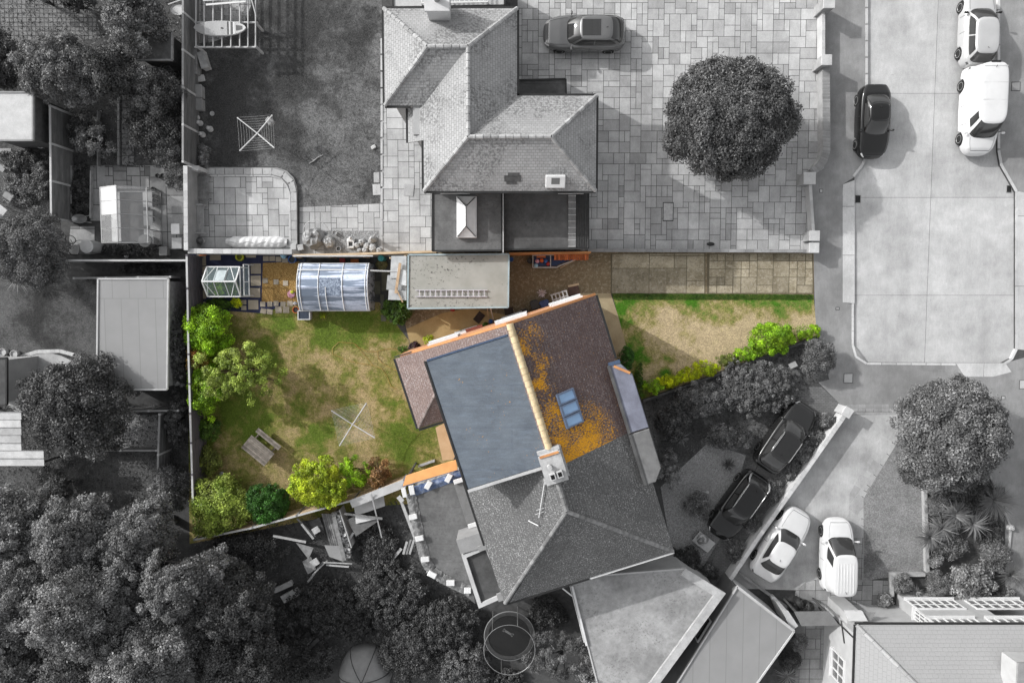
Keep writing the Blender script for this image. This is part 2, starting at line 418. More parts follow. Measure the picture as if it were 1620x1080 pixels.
# ================================================================ ground
Z = .0
def sheet(name, pts, z, m, label=None, kind="structure"):
    b = MB(); b.face([(p.x, p.y, z) for p in ccw(WL(pts))])
    o = b.build(name, m); o["kind"] = kind
    return o
def slabs(name, region, z, th, m, seed, unit=.3, rz=0, gap=.012, tones=(.82, 1.15), sizes=((2, 2), (3, 2), (2, 3), (1, 1), (2, 1), (1, 2), (3, 3)), wts=(5, 5, 4, 2, 2, 2, 0), obj=True, world=None):
    rnd = random.Random(seed); poly = ccw(world if world else WL(region))
    Rm = Matrix.Rotation(-rz, 2)
    P = [Rm @ Vector((p[0], p[1])) for p in poly]
    x0, y0 = min(p.x for p in P), min(p.y for p in P); x1, y1 = max(p.x for p in P), max(p.y for p in P)
    nx, ny = int((x1-x0)/unit)+2, int((y1-y0)/unit)+2
    used = [[False]*nx for _ in range(ny)]; b = MB(); Ri = Matrix.Rotation(rz, 2)
    for j in range(ny):
        for i in range(nx):
            if used[j][i]: continue
            w_, h_ = rnd.choices(sizes, wts)[0]
            while w_ > 1 and (i+w_ > nx or any(used[j][i+k] for k in range(w_))): w_ -= 1
            h_ = min(h_, ny-j)
            for a in range(h_):
                for k in range(w_): used[j+a][i+k] = True
            q = clip([(p.x, p.y) for p in P], x0+i*unit+gap, y0+j*unit+gap, x0+(i+w_)*unit-gap, y0+(j+h_)*unit-gap)
            if len(q) < 3 or abs(area(q)) < .004: continue
            q = [Ri @ Vector(p) for p in q]
            tn = rnd.uniform(*tones) if rnd.random() < .8 else rnd.uniform(tones[0]*.85, tones[1]*1.06)
            b.face([(p.x, p.y, z) for p in ccw(q)], tn)
    o = b.build(name, m)
    if obj: o["kind"] = "structure"
    return o
def kerb(name, pts, wd, z0, z1, m="kerb_stone", seg=.9, closed=False):
    P = WL(pts); b = MB(); rnd = random.Random(len(pts))
    for a, c in zip(P, P[1:]):
        n = max(1, round((c-a).length/seg))
        for k in range(n):
            p, q = a.lerp(c, k/n+.004), a.lerp(c, (k+1)/n-.004)
            b.bar((p.x, p.y, (z0+z1)/2), (q.x, q.y, (z0+z1)/2), wd, z1-z0, tone=rnd.uniform(.88, 1.1))
    o = b.build(name, lib(m)); o["kind"] = "structure"; return o
b = MB(); b.face([(-170, -170, -.30), (170, -170, -.30), (170, 170, -.30), (-170, 170, -.30)]); struct(b.build("ground", mat("far_ground", g(.14), g(.09), .3, bump=.2)))
ROADP = [(1373, -40), (1373, 246), (1366, 262), (1352, 280), (1351, 292), (1351, 545), (1356, 562), (1372, 573), (1584, 574), (1600, 566), (1606, 552), (1606, 305), (1598, 290), (1582, 262), (1578, 240), (1578, -40)]
road_w = ccw(WL(ROADP))
b = MB(); b.prism(offset(road_w, .3), -.16, -.125); struct(b.build("road_bed", lib("black_gutter")))
b = MB(); rnd = random.Random(5)
xs = [W(1300, 300).x, W(1475, 300).x, W(1700, 300).x]; ysl = [W(1475, y).y for y in (700, 467, 312, 147, -130)]
for i in range(2):
    for j in range(4):
        q = clip([(p[0], p[1]) for p in road_w], xs[i]+.008, ysl[j]+.008, xs[i+1]-.008, ysl[j+1]-.008)
        if len(q) > 2: b.face([(p[0], p[1], -.115) for p in ccw(q)], rnd.uniform(.94, 1.05))
struct(b.build("road", lib("road_concrete")))
# land round the road: one raised terrain with the road cut out
def ringface(b, outer, inner, z):
    n = len(inner)
    for i in range(n):
        a, c = inner[i], inner[(i+1) % n]; b.face([a3(c, z), a3(a, z), a3(a, -.3), a3(c, -.3)])
def a3(p, z): return (p[0], p[1], z)
rx0, rx1 = W(1340, 300).x, W(1612, 300).x
L0 = W(-400, 1500); L1 = W(2100, -400)
inner = road_w
b = MB()
import bmesh
bm = bmesh.new()
o_ = [bm.verts.new(v) for v in ((-75, -60, 0), (75, -60, 0), (75, 60, 0), (-75, 60, 0))]
i_ = [bm.verts.new((p[0], p[1], 0)) for p in inner]
ed = [bm.edges.new((o_[k], o_[(k+1) % 4])) for k in range(4)]+[bm.edges.new((i_[k], i_[(k+1) % len(i_)])) for k in range(len(i_))]
bmesh.ops.triangle_fill(bm, use_beauty=True, use_dissolve=False, edges=ed)
bm.verts.index_update()
land = MB(); vv = [tuple(v.co) for v in bm.verts]
fs = []
for f in bm.faces:
    c_ = f.calc_center_median()
    if not inside((c_.x, c_.y), inner): 
        q = [v.index for v in f.verts]
        if area([vv[k] for k in q]) < 0: q = q[::-1]
        fs.append(q)
land.mesh(vv, fs); ringface(land, None, inner, 0); bm.free()
struct(land.build("terrain", lib("soil_dark")))
# pavement sheets
AS = lib("asphalt_pavement")
sheet("pavement", [(1286, -60), (1373, -60), (1373, 246), (1352, 280), (1333, 292), (1333, 478), (1351, 482), (1351, 545), (1372, 573), (1590, 574), (1640, 560), (1700, 560), (1700, 700), (1420, 690), (1415, 650), (1335, 645), (1300, 610), (1255, 560), (1290, 520), (1284, 300)], .004, AS)
sheet("pavement_beyond_road", [(1578, -60), (1700, -60), (1700, 330), (1625, 310), (1606, 300), (1582, 262), (1578, 240)], .004, AS)
slabs("dropped_kerb", [(1333, 292), (1352, 285), (1352, 480), (1333, 478)], .012, 0, lib("kerb_stone"), 3, unit=.9, sizes=((1, 3), (1, 2)), wts=(1, 1), tones=(.9, 1.08))
slabs("dropped_kerb_south", [(1512, 574), (1590, 574), (1600, 588), (1570, 596), (1526, 596)], .012, 0, lib("kerb_stone"), 4, unit=.8, sizes=((2, 2), (1, 2)), wts=(1, 1), tones=(.93, 1.1))
slabs("concrete_crossing", [(1606, 302), (1700, 320), (1700, 562), (1606, 552)], .010, 0, lib("kerb_stone"), 6, unit=1.3, sizes=((2, 2), (3, 3)), wts=(1, 1), tones=(.82, .98))
slabs("pavement_patch", [(1456, 575), (1520, 575), (1522, 590), (1456, 586)], .009, 0, lib("sandstone_slab"), 8, unit=.7, tones=(.6, .75))
kerb("kerb_edge", [(1371, -40), (1371, 246), (1364, 261), (1350, 279)], .14, -.13, .022)
kerb("kerb_edge_west", [(1349, 480), (1349, 545), (1354, 564), (1371, 575), (1512, 576)], .12, -.13, .016)
kerb("kerb_edge_east", [(1580, 238), (1584, 261), (1600, 289), (1608, 303), (1608, 552), (1600, 568), (1586, 577)], .14, -.13, .020)
kerb("kerb_edge_north", [(1580, -40), (1580, 236)], .14, -.13, .018)
def drain(px, py, w_, h_, label, zz=-.115, nm="drain_cover"):
    p = W(px, py, zz); t_ = thing(nm, label, "drain cover", (p.x, p.y, zz))
    b = MB(); b.box((p.x, p.y, zz+.012), (w_, h_, .02)); b.build("frame", lib("concrete_mid"), t_)
    b = MB()
    for k in range(7): b.box((p.x, p.y-h_*.36+k*h_*.12, zz+.026), (w_*.74, h_*.05, .012))
    b.box((p.x, p.y, zz+.0225), (w_*.8, h_*.86, .004), tone=.5)
    b.build("grate", lib("black_plastic"), t_)
drain(1357, 315, .33, .45, "dark gully grate against the left kerb of the pale concrete road")
drain(1596, 299, .3, .42, "dark gully grate in the top right corner of the concrete turning area")
def cover(px, py, w_, h_, label, m, zz=.004, rz=0, nm="manhole_cover"):
    p = W(px, py, zz); t_ = thing(nm, label, "manhole cover", (p.x, p.y, zz))
    b = MB(); b.box((p.x, p.y, zz+.006), (w_, h_, .012), rz); b.build("frame", lib("black_gutter"), t_)
    b = MB(); b.box((p.x, p.y, zz+.0105), (w_-.05, h_-.05, .009), rz, bev=.004); b.build("lid", lib(m), t_)
cover(1342, 598, .52, .55, "pale square inspection cover in the dark asphalt below the road corner", "concrete_pale")
cover(1587, 629, .22, .2, "small pale square cover in the asphalt right of the big round tree", "concrete_pale")
cover(1618, 608, .4, .5, "pale rectangular cover at the right photo edge near the kerb bend", "concrete_pale")
cover(1607, 137, .5, .5, "grey square cover in the pavement right of the white van", "concrete_mid")
cover(1299, 302, .2, .2, "tiny square cover in the pavement beside the driveway wall", "concrete_pale")
cover(1325, 488, .22, .17, "small dark cover in the pavement right of the front lawn", "concrete_mid")

# ---- the grey neighbour's front drive (random sandstone)
DR = [(819, -60), (1306, -60), (1304, 268), (1270, 280), (1284, 300), (1287, 380), (1284, 397), (800, 397), (800, 160), (819, 150)]
sheet("driveway_joints", DR, .004, lib("dark_stuff")); slabs("driveway", DR, .012, 0, lib("sandstone_slab"), 11)
SP = [(603, 165), (690, 165), (690, 402), (606, 402)]
sheet("side_path_joints", SP, .005, lib("dark_stuff")); slabs("side_path", SP, .013, 0, lib("sandstone_slab"), 12, tones=(.92, 1.12))
PP = [(474, 328), (606, 322), (606, 404), (474, 404)]
sheet("rear_patio_joints", PP, .005, lib("dark_stuff")); slabs("rear_patio", PP, .013, 0, lib("sandstone_slab"), 13, tones=(.9, 1.08))
slabs("patio_bed", [(512, 365), (600, 365), (600, 402), (512, 402)], .018, 0, lib("gravel_grey"), 14, unit=5)
DP = [(300, -50), (395, -50), (397, 10), (388, 34), (368, 55), (340, 66), (305, 70)]
sheet("deck_corner_joints", DP, .005, lib("dark_stuff")); slabs("deck_corner_paving", DP, .013, 0, lib("slab_dark"), 15, tones=(.9, 1.25))
# curved raised patio
PT = [(313, 265), (440, 266), (455, 271), (466, 282), (471, 297), (472, 398), (313, 398)]
b = MB(); b.prism(WL(PT), .0, .16); struct(b.build("patio_wall", lib("concrete_mid")))
PI_ = [(317, 279), (430, 279), (445, 283), (455, 293), (460, 306), (461, 392), (317, 392)]
sheet("patio_joints", PI_, .164, lib("dark_stuff")); slabs("patio", PI_, .172, 0, lib("sandstone_slab"), 16, tones=(.95, 1.15))
kerb("patio_coping", [(313, 272), (432, 272), (450, 277), (462, 289), (466, 305), (467, 394)], .33, .14, .2, "sandstone_slab", .55)
kerb("patio_edge", [(318, 279), (431, 279), (446, 284), (455, 294), (460, 307), (461, 392)], .09, .16, .215, "concrete_pale", .9)
kerb("lawn_edging", [(604, 60), (604, 400)], .12, 0, .05, "concrete_pale", .9)
# lawns
def B(px, py, r): return (W(px, py), r)
lawnmat("lawn_neighbour", g(.17), g(.10), g(.055), [B(380, 120, 2.6), B(350, 180, 2.8), B(400, 30, 2.8), B(500, 30, 3.3), B(560, 70, 1.6), B(460, 130, 2), B(430, 200, 2.4), B(360, 240, 1.8)], .55)
sheet("back_lawn", [(306, -50), (604, -50), (604, 322), (474, 328), (468, 285), (440, 264), (306, 264)], .008, lib("lawn_neighbour"))
lawnmat("lawn_back", (.36, .275, .145), (.205, .19, .058), (.10, .145, .022), [B(520, 515, 2), B(560, 505, 1.8), B(430, 505, 1.6), B(610, 510, 1.3), B(640, 700, 2.0), B(670, 660, 1.7), B(620, 640, 1.2), B(420, 560, 1.3), B(370, 640, 2.3), B(400, 680, 1.5), B(500, 690, 1.3), B(560, 600, .9), B(500, 540, .8), B(350, 590, 2), B(640, 570, .9), B(320, 700, 1.6), B(480, 650, 1.3)], .535)
sheet("rear_garden", [(296, 478), (600, 478), (648, 540), (720, 520), (735, 790), (600, 800), (300, 860)], .006, lib("lawn_back"))
lawnmat("lawn_front", (.44, .35, .215), (.25, .22, .08), (.06, .16, .015), [B(x, 468, 2.0) for x in range(980, 1300, 28)]+[B(985, 490, 1.9), B(990, 520, 1.8), B(1000, 570, 2.1), B(1010, 610, 1.9), B(1030, 480, 1.5), B(1050, 590, 1.3)], .66)
sheet("front_lawn", [(968, 463), (1287, 465), (1292, 530), (1016, 634), (985, 560), (975, 490)], .010, lib("lawn_front"))
lawnmat("lawn_left", g(.105), g(.07), g(.04), [B(60, 500, 2)], .55)
sheet("left_garden", [(-60, 190), (96, 190), (96, 440), (158, 440), (158, 640), (-60, 620)], .004, lib("lawn_left"))
sheet("lower_left_garden", [(-60, 640), (300, 640), (300, 800), (-60, 800)], .004, lib("lawn_left"))
lawnmat("lawn_corner", g(.24), g(.19), g(.13), [B(1370, 890, 1)], .58)
sheet("corner_lawn", [(1423, 690), (1470, 690), (1466, 905), (1410, 912), (1366, 918), (1363, 790)], .010, lib("lawn_corner"))
sheet("east_verge", [(1560, 690), (1700, 690), (1700, 960), (1540, 960)], .006, lib("asphalt_pavement"))
sheet("verge_planting_soil", [(1466, 770), (1590, 770), (1590, 940), (1420, 950), (1408, 912), (1466, 905)], .011, lib("soil_dark"))
# ---- the colour plot's ground
sheet("side_drive", [(640, 400), (1287, 396), (1288, 466), (965, 464), (978, 500), (990, 560), (900, 600), (720, 560), (648, 548), (640, 505)], .012, lib("driveway_concrete"))
sheet("sand_path", [(650, 545), (643, 520), (700, 495), (745, 487), (810, 500), (800, 520), (690, 552)], .016, mat("path_sandy", (.37, .27, .13), (.28, .2, .09), 1.2))
sheet("front_path", [(905, 464), (966, 464), (978, 500), (990, 545), (998, 590), (960, 590), (930, 480)], .017, mat("path_buff", (.36, .30, .19), (.29, .23, .14), 1.5))
OS = [(1120, 414), (1270, 414), (1272, 464), (1120, 464)]
sheet("old_slab_joints", [(1118, 401), (1286, 401), (1288, 465), (1118, 465)], .017, mat("slab_joint", (.12, .10, .065), None, 2))
slabs("old_paving", [(1122, 402), (1284, 401), (1286, 464), (1122, 464)], .024, 0, MATS["scruffy_slab"], 21, unit=.45, sizes=((1, 1), (2, 2), (2, 1), (1, 2)), wts=(2, 2, 3, 2), gap=.02, tones=(.8, 1.08))
sheet("slab_joints_west", [(966, 401), (1116, 400), (1116, 465), (966, 465)], .016, lib("slab_joint"))
slabs("old_paving_west", [(968, 402), (1114, 401), (1114, 464), (968, 464)], .020, 0, MATS["scruffy_slab"], 22, unit=.7, sizes=((1, 1), (2, 2), (2, 1), (3, 2)), wts=(1, 3, 3, 2), gap=.018, tones=(.75, 1.1))
sheet("tan_strip", [(689, 676), (705, 668), (722, 726), (700, 728)], .018, mat("tan_paving", (.5, .34, .2), (.44, .29, .16), 2, fine=.05))
# kitchen-garden corner
sheet("weed_membrane", [(300, 402), (470, 402), (470, 470), (420, 496), (310, 488), (300, 470)], .012, lib("weed_membrane"))
sheet("wood_chips", [(416, 416), (474, 414), (474, 478), (414, 478)], .016, lib("wood_chips"))
def slabset(name, lst, m, z=.03, seed=1, parent=None):
    b = MB(); rnd = random.Random(seed)
    for (x, y, w_, h_, r_) in lst:
        p = W(x, y); b.box((p.x, p.y, z), (w_/28, h_/28, .03), R(r_), tone=rnd.uniform(.88, 1.1), bev=.006)
    o = b.build(name, m); o["kind"] = "structure"; return o
slabset("stepping_slabs", [(405, 425, 16, 16, 0), (405, 444, 16, 16, 1), (404, 463, 16, 15, 0), (401, 482, 16, 15, 0), (397, 403, 16, 9, 0), (319, 411, 14, 19, 0), (341, 406, 17, 11, 0), (319, 431, 14, 18, 0), (319, 448, 14, 15, 0), (319, 465, 15, 15, 0), (322, 483, 14, 12, 0), (386, 478, 8, 7, 0), (386, 487, 8, 7, 0)], lib("slab_buff"), seed=3)
slabset("path_slabs", [(421, 409, 9, 8, 0), (431, 409, 9, 8, 2), (441, 410, 9, 8, 0), (451, 412, 9, 7, 0), (420, 444, 8, 8, 2), (437, 446, 8, 8, 0), (452, 448, 8, 8, 0), (416, 481, 8, 8, 0), (427, 481, 8, 8, 4), (437, 480, 8, 8, 0), (448, 481, 8, 8, -3), (459, 480, 9, 8, 0), (441, 490, 10, 10, 2), (453, 490, 10, 10, 0), (417, 492, 9, 8, -15), (427, 493, 9, 8, -6)], lib("slab_buff"), seed=4)
slabset("shed_path_slabs", [(597, 455, 10, 20, 0), (605, 478, 6, 24, 0), (607, 503, 8, 10, 0), (630, 507, 26, 6, 0), (610, 445, 12, 30, 0)], mat("slab_olive", (.13, .13, .10), (.09, .09, .07), 2), seed=5)  # darker, olive-grey slabs
# left neighbours
sheet("sett_drive", [(-60, -60), (130, -60), (160, 60), (60, 75), (-60, 40)], .008, lib("sett_paving"))
sheet("dark_patio", [(60, 620), (158, 560), (158, 640), (60, 640)], .007, lib("lawn_left"))
b = MB()
c = W(68, 610); pts = [(c.x+2.55*math.cos(a), c.y+1.9*math.sin(a)) for a in [k*math.pi/14 for k in range(29)]]
b.face([(p[0], p[1], .02) for p in pts]); struct(b.build("round_patio", lib("sandstone_slab")))
kerb("patio_rim", [(15, 572), (30, 565), (60, 556), (95, 555), (125, 563), (146, 576)], .2, 0, .05, "kerb_stone", .25)
GP = [(148, 262), (296, 262), (296, 400), (112, 400), (112, 340), (148, 340)]
sheet("greenhouse_yard_joints", GP, .008, lib("soil_dark")); slabs("greenhouse_yard", [(143, 262), (166, 262), (166, 350), (143, 350)], .02, 0, lib("slab_dark"), 31, unit=.45, gap=.02, tones=(.9, 1.3))
slabs("greenhouse_path", [(166, 262), (238, 262), (238, 300), (166, 300)], .02, 0, lib("slab_dark"), 33, unit=.25, gap=.02, tones=(.5, 1.1))
slabs("greenhouse_side_path", [(238, 262), (290, 262), (290, 395), (238, 395)], .022, 0, lib("slab_dark"), 32, unit=.5, gap=.02, tones=(.8, 1.35))
slabs("garden_path", [(193, 150), (212, 150), (212, 264), (193, 264)], .02, 0, lib("slab_dark"), 34, unit=.2, gap=.012, tones=(.6, .95))
kerb("path_kerb", [(189, 150), (189, 262)], .12, 0, .12, "concrete_mid", .5)
slabs("gravel_bed", [(143, 656), (250, 656), (250, 711), (140, 711)], .02, 0, lib("gravel_grey"), 35, unit=9)
slabs("shed_yard", [(112, 358), (150, 358), (150, 402), (108, 402)], .022, 0, lib("slab_dark"), 36, unit=.7, tones=(.8, 1.2))
# right of the pair: gravel drive, block drive, pale drive
lawnmat("rough_ground_mix", g(.15), g(.10), g(.07), [B(1080, 690, 1.5)], .5)
sheet("rough_ground", [(1018, 636), (1296, 534), (1312, 600), (1266, 612), (1232, 662), (1120, 905), (1070, 880), (1060, 760), (1030, 700)], .005, lib("rough_ground_mix"))
sheet("gravel_drive", [(1045, 770), (1120, 700), (1180, 720), (1140, 850), (1110, 900), (1060, 860)], .008, lib("gravel_grey"))
b = MB(); P = WL([(1118, 905), (1180, 780), (1232, 660), (1266, 610), (1300, 612), (1330, 640), (1240, 770), (1160, 895), (1130, 940)]); b.face([(p.x, p.y, .012) for p in ccw(P)]); struct(b.build("block_drive", lib("block_paving")))
PD = [(1330, 652), (1420, 652), (1420, 690), (1363, 780), (1363, 850), (1330, 935), (1160, 930), (1150, 915)]
sheet("pale_drive", PD, .010, pavemat("pale_drive_concrete", g(.42), g(.34), .5))
slabs("drive_edging", [(1412, 655), (1424, 692), (1366, 788), (1366, 850), (1340, 850), (1344, 780), (1395, 690)], .018, 0, lib("sandstone_slab"), 41, unit=.35, rz=R(57), tones=(.85, 1.05), gap=.015)
slabs("walkway_edging", [(1349, 850), (1366, 850), (1366, 920), (1349, 920)], .02, 0, lib("slab_dark"), 42, unit=.28, tones=(1, 1.4))
slabs("drive_apron", [(1333, 640), (1430, 638), (1424, 655), (1344, 657)], .015, 0, lib("sandstone_slab"), 43, unit=.22, sizes=((2, 1),), wts=(1,), tones=(.7, .85), gap=.01)
HP = [(1258, 935), (1275, 920), (1300, 914), (1410, 918), (1410, 965), (1256, 965)]
sheet("house_path_joints", HP, .013, lib("dark_stuff")); slabs("house_path", HP, .022, 0, lib("slab_dark"), 44, tones=(1.0, 1.5))
HQ = [(1258, 985), (1312, 985), (1312, 1120), (1258, 1120)]
sheet("side_yard_joints", HQ, .013, lib("dark_stuff")); slabs("side_yard", HQ, .022, 0, lib("slab_dark"), 45, tones=(.8, 1.15))
# ================================================================ buildings
class Fr:
    "local frame: u, v axes in plan"
    def __init__(s, o, v): s.o = Vector((o[0], o[1], 0)); s.v = Vector((v[0], v[1], 0)).normalized(); s.u = Vector((-s.v.y, s.v.x, 0))
    def __call__(s, u, v, z=0.0): return s.o+s.u*u+s.v*v+Vector((0, 0, z))
    def rect(s, u0, v0, u1, v1): return [s(u0, v0), s(u1, v0), s(u1, v1), s(u0, v1)]
def up(b, pts, tone=None, thick=.12):
    "a roof plane: upward top face, underside and rim"
    n = sum(((Vector(pts[i])-Vector(pts[0])).cross(Vector(pts[i+1])-Vector(pts[0])) for i in range(1, len(pts)-1)), Vector())
    p = [Vector(q) for q in (pts if n.z > 0 else pts[::-1])]; k = len(p)
    q = [x-Vector((0, 0, thick)) for x in p]
    b.face(p, tone); b.face(q[::-1], tone)
    for i in range(k): b.face([q[i], q[(i+1) % k], p[(i+1) % k], p[i]], tone)
def ridge(b, a, c, r=.11, seg=.33, seed=0):
    a, c = Vector(a), Vector(c); n = max(1, int((c-a).length/seg)); rnd = random.Random(seed)
    for k in range(n):
        p, q = a.lerp(c, k/n), a.lerp(c, (k+.95)/n)
        b.tube([p+Vector((0, 0, .0)), q+Vector((0, 0, .015))], [r, r*1.05], 8, tone=rnd.uniform(.75, 1.2))
def gutter(b, a, c, out, w_=.11):
    a, c = Vector(a), Vector(c); o_ = Vector((out[0], out[1], 0)).normalized()*.06
    b.bar(a+o_-Vector((0, 0, .06)), c+o_-Vector((0, 0, .06)), w_, .10)
def window(par, a, c, z0, z1, nrm, panes=3, rows=2, fm="white_paint", gm="window_dark", depth=.09):
    "a glazed window on a vertical wall between plan points a and c"
    a, c = Vector((a[0], a[1], 0)), Vector((c[0], c[1], 0)); n = Vector((nrm[0], nrm[1], 0)).normalized(); dd = (c-a)
    b = MB(); f = .07; o_ = n*(depth/2)
    U = Vector((0, 0, 1))
    b.bar(a+o_+U*(z0+f/2), c+o_+U*(z0+f/2), depth*1.3, f); b.bar(a+o_+U*(z1-f/2), c+o_+U*(z1-f/2), depth, f)
    for k in range(panes+1):
        p = a.lerp(c, k/panes); p = a+dd.normalized()*min(max((p-a).length, f/2), dd.length-f/2)
        b.bar(p+o_*.98+U*(z0+f), p+o_*.98+U*(z1-f), f, depth*.9, up=tuple(n))
    for k in range(1, rows):
        z = z0+(z1-z0)*k/rows; b.bar(a+o_*.96+U*z, c+o_*.96+U*z, depth*.6, f*.5)
    b.bar(a-dd.normalized()*.05+n*.08+U*(z0-.04), c+dd.normalized()*.05+n*.08+U*(z0-.04), .2, .05)
    w_ = b.build("window", lib(fm), par)
    b = MB(); p0, p1 = a+n*.03, c+n*.03
    q = [p0+U*z0, p1+U*z0, p1+U*z1, p0+U*z1]
    if (q[1]-q[0]).cross(q[2]-q[0]).dot(n) < 0: q = q[::-1]
    b.face(q); pn = b.build("pane", lib(gm), w_, loc=None, origin=par["_org"]); pn.location = (0, 0, 0)
    return w_
def wallpiece(b, a, c, z0, z1, t_=.02, n=(0, 1)):
    a, c = Vector((a[0], a[1], 0)), Vector((c[0], c[1], 0)); nn = Vector((n[0], n[1], 0)).normalized()*(t_/2)
    b.bar(a+nn+Vector((0, 0, (z0+z1)/2)), c+nn+Vector((0, 0, (z0+z1)/2)), t_, z1-z0)

# ---------------- H2: the semi-detached pair, north half in colour
F2 = Fr((-.1997, -1.1659), (.30235, -.9532)); K = .6; ZE, ZR = 5.0, 7.7
zz = lambda u: ZR-K*abs(u)
TB = tiles("lichen_roof_tiles", (.125, .092, .088), (.085, .060, .060), white=.35, lich=[(F2(2.0, 6.6, 6.5), 2.3), (F2(1.2, 6.8, 7), 1.7), (F2(.5, 3, 7.2), 1.0), (F2(.5, 1.2, 7.2), 1.1), (F2(.6, 4.6, 7.2), 1.2), (F2(2.3, 5.8, 6.4), 1.2), (F2(.9, 2, 7), .9), (F2(.7, 5.8, 7), 1.3)])
TBw = tiles("brown_roof_tiles", (.215, .16, .145), (.165, .12, .11), white=.45)
mat("brick_orange", (.52, .25, .10), (.42, .19, .08), 2)
t = NT("brick_wall_orange"); b_, f_ = t.brick(.225, .075, .01, (.50, .23, .10), (.40, .17, .08), (.36, .27, .2)); t.bump(f_, .3, .01); MATS["brick_wall_orange"] = t.done(b_, .9, .2, True)
t = NT("brick_wall_grey"); b_, f_ = t.brick(.225, .075, .01, g(.30), g(.22), g(.3)); t.bump(f_, .3, .01); MATS["brick_wall_grey"] = t.done(b_, .9, .2, True)
t = NT("blue_felt"); c = t.mix(t.ramp(t.noise(.8, 4), .35, .65), (.118, .138, .162), (.092, .108, .130)); c = t.mix(t.ramp(t.noise(5, 4, .8, stretch=(.25, 1, 1)), .5, .72, 0, .5), c, (.17, .21, .26)); c = t.mix(t.ramp(t.noise(.45, 5, .7, dist=1.2), .5, .62, 0, .14), c, (.20, .225, .25)); c = t.mix(1.0, c, t.ramp(t.noise(18, 4, .8), .3, .7, .85, 1.15), 'MULTIPLY')
b_, f_ = t.brick(30, .98, .03, (1, 1, 1), (.98, .98, .98), (.88, .89, .92)); c = t.mix(1.0, c, b_, 'MULTIPLY')
c = t.mix(t.math('MULTIPLY', t.ramp(t.noise(9, 3), .67, .70), t.ramp(t.noise(.6, 2), .5, .6)), c, (.5, .25, .03)); c = t.mix(t.ramp(t.noise(6, 5, .8), .725, .74), c, (.6, .62, .65))
t.bump(t.noise(20, 4), .15, .02); MATS["blue_felt"] = t.done(c, .75, .3, True)
mat("verge_mortar", (.52, .42, .27), (.42, .33, .2), 5); mat("lead_blue", (.19, .20, .25), (.13, .135, .17), 1.5, rough=.6)
H2c = thing("semi_detached_house", "house with brown lichened roof, blue flat dormer roof and orange brick gable", "house", tuple(F2(0, 3.4)), group="pair of joined houses at the centre")
H2g = thing("semi_detached_house", "house with grey speckled hipped roof joined to the house with the blue dormer roof", "house", tuple(F2(0, 10.2)), group="pair of joined houses at the centre")
PV = 6.95
b = MB(); b.prism(F2.rect(-4.2, -.06, 4.2, PV-.05), 0, ZE-.1)
b.mesh([F2(-4.2, -.06, ZE-.1), F2(4.2, -.06, ZE-.1), F2(0, -.06, ZR-.17), F2(-4.2, .4, ZE-.1), F2(4.2, .4, ZE-.1), F2(0, .4, ZR-.2)], [[0, 1, 2], [5, 4, 3], [0, 2, 5, 3], [2, 1, 4, 5]])
b.prism(F2.rect(-5.75, -.06, -4.2, 3.5), 0, 4.0)
b.mesh([F2(-5.75, -.06, 4.0), F2(-4.2, -.06, 4.0), F2(-4.2, -.06, 4.95), F2(-5.75, .3, 4.0), F2(-4.2, .3, 4.0), F2(-4.2, .3, 4.95)], [[0, 1, 2], [5, 4, 3], [0, 2, 5, 3]])
b.build("wall", lib("brick_wall_orange"), H2c)
b = MB(); b.prism(F2.rect(-4.15, PV+.05, 4.15, 13.2), 0, ZE-.1); b.build("wall", lib("render_grey"), H2g)
b = MB(); up(b, [F2(0, .05, ZR), F2(4.48, .05, zz(4.48)), F2(4.48, PV, zz(4.48)), F2(0, PV, ZR)]); b.build("front_roof", TB, H2c)
b = MB(); up(b, [F2(0, .05, ZR), F2(-6.0, .05, zz(6)), F2(-6.0, 3.8, zz(6)), F2(-4.15, 1.95, zz(4.15)), F2(-4.15, PV, zz(4.15)), F2(0, PV, ZR)])
up(b, [F2(-6.0, 3.8, zz(6)), F2(-4.15, 3.8, zz(6)), F2(-4.15, 1.95, zz(4.15))]); b.build("rear_roof", TBw, H2c)
b = MB(); rz_ = 13.46; hy = rz_-4.46
up(b, [F2(0, PV, ZR), F2(4.46, PV, zz(4.46)), F2(4.46, rz_, zz(4.46)), F2(0, hy, ZR)])
up(b, [F2(0, hy, ZR), F2(4.46, rz_, zz(4.46)), F2(-4.2, rz_, zz(4.46)), F2(-4.2, rz_-.2, zz(4.2)), ][:3]); up(b, [F2(0, PV, ZR), F2(0, hy, ZR), F2(-4.46, rz_, zz(4.46)), F2(-4.46, PV, zz(4.46))]); b.build("roof", RT2, H2g)
b = MB()
for k in range(20): 
    p, q = F2(0, .0+k*.3, ZR-.02), F2(0, .0+(k+.97)*.3, ZR-.02)
    b.tube([p+F2.u*.1-Vector((0, 0, .04)), q+F2.u*.08-Vector((0, 0, .03))], .17, 10, tone=random.Random(k).uniform(.85, 1.12))
b.build("ridge_tiles", lib("verge_mortar"), H2c, smooth='auto')
b = MB(); ridge(b, F2(-.0, 7.3, ZR), F2(0, hy, ZR), seed=1); ridge(b, F2(0, hy, ZR), F2(4.42, rz_-.04, zz(4.46)), .10, seed=2); ridge(b, F2(0, hy, ZR), F2(-4.42, rz_-.04, zz(4.46)), .10, seed=3); b.build("ridge_tiles", mat("ridge_dark", g(.2), g(.13), 4), H2g, smooth='auto')
b = MB(); ridge(b, F2(-5.95, 3.75, zz(6)), F2(-4.2, 2.0, zz(4.15)), .08, seed=4); b.build("hip_tiles", mat("hip_grey", (.22, .18, .17), (.16, .13, .12), 4), H2c, smooth='auto')
b = MB()
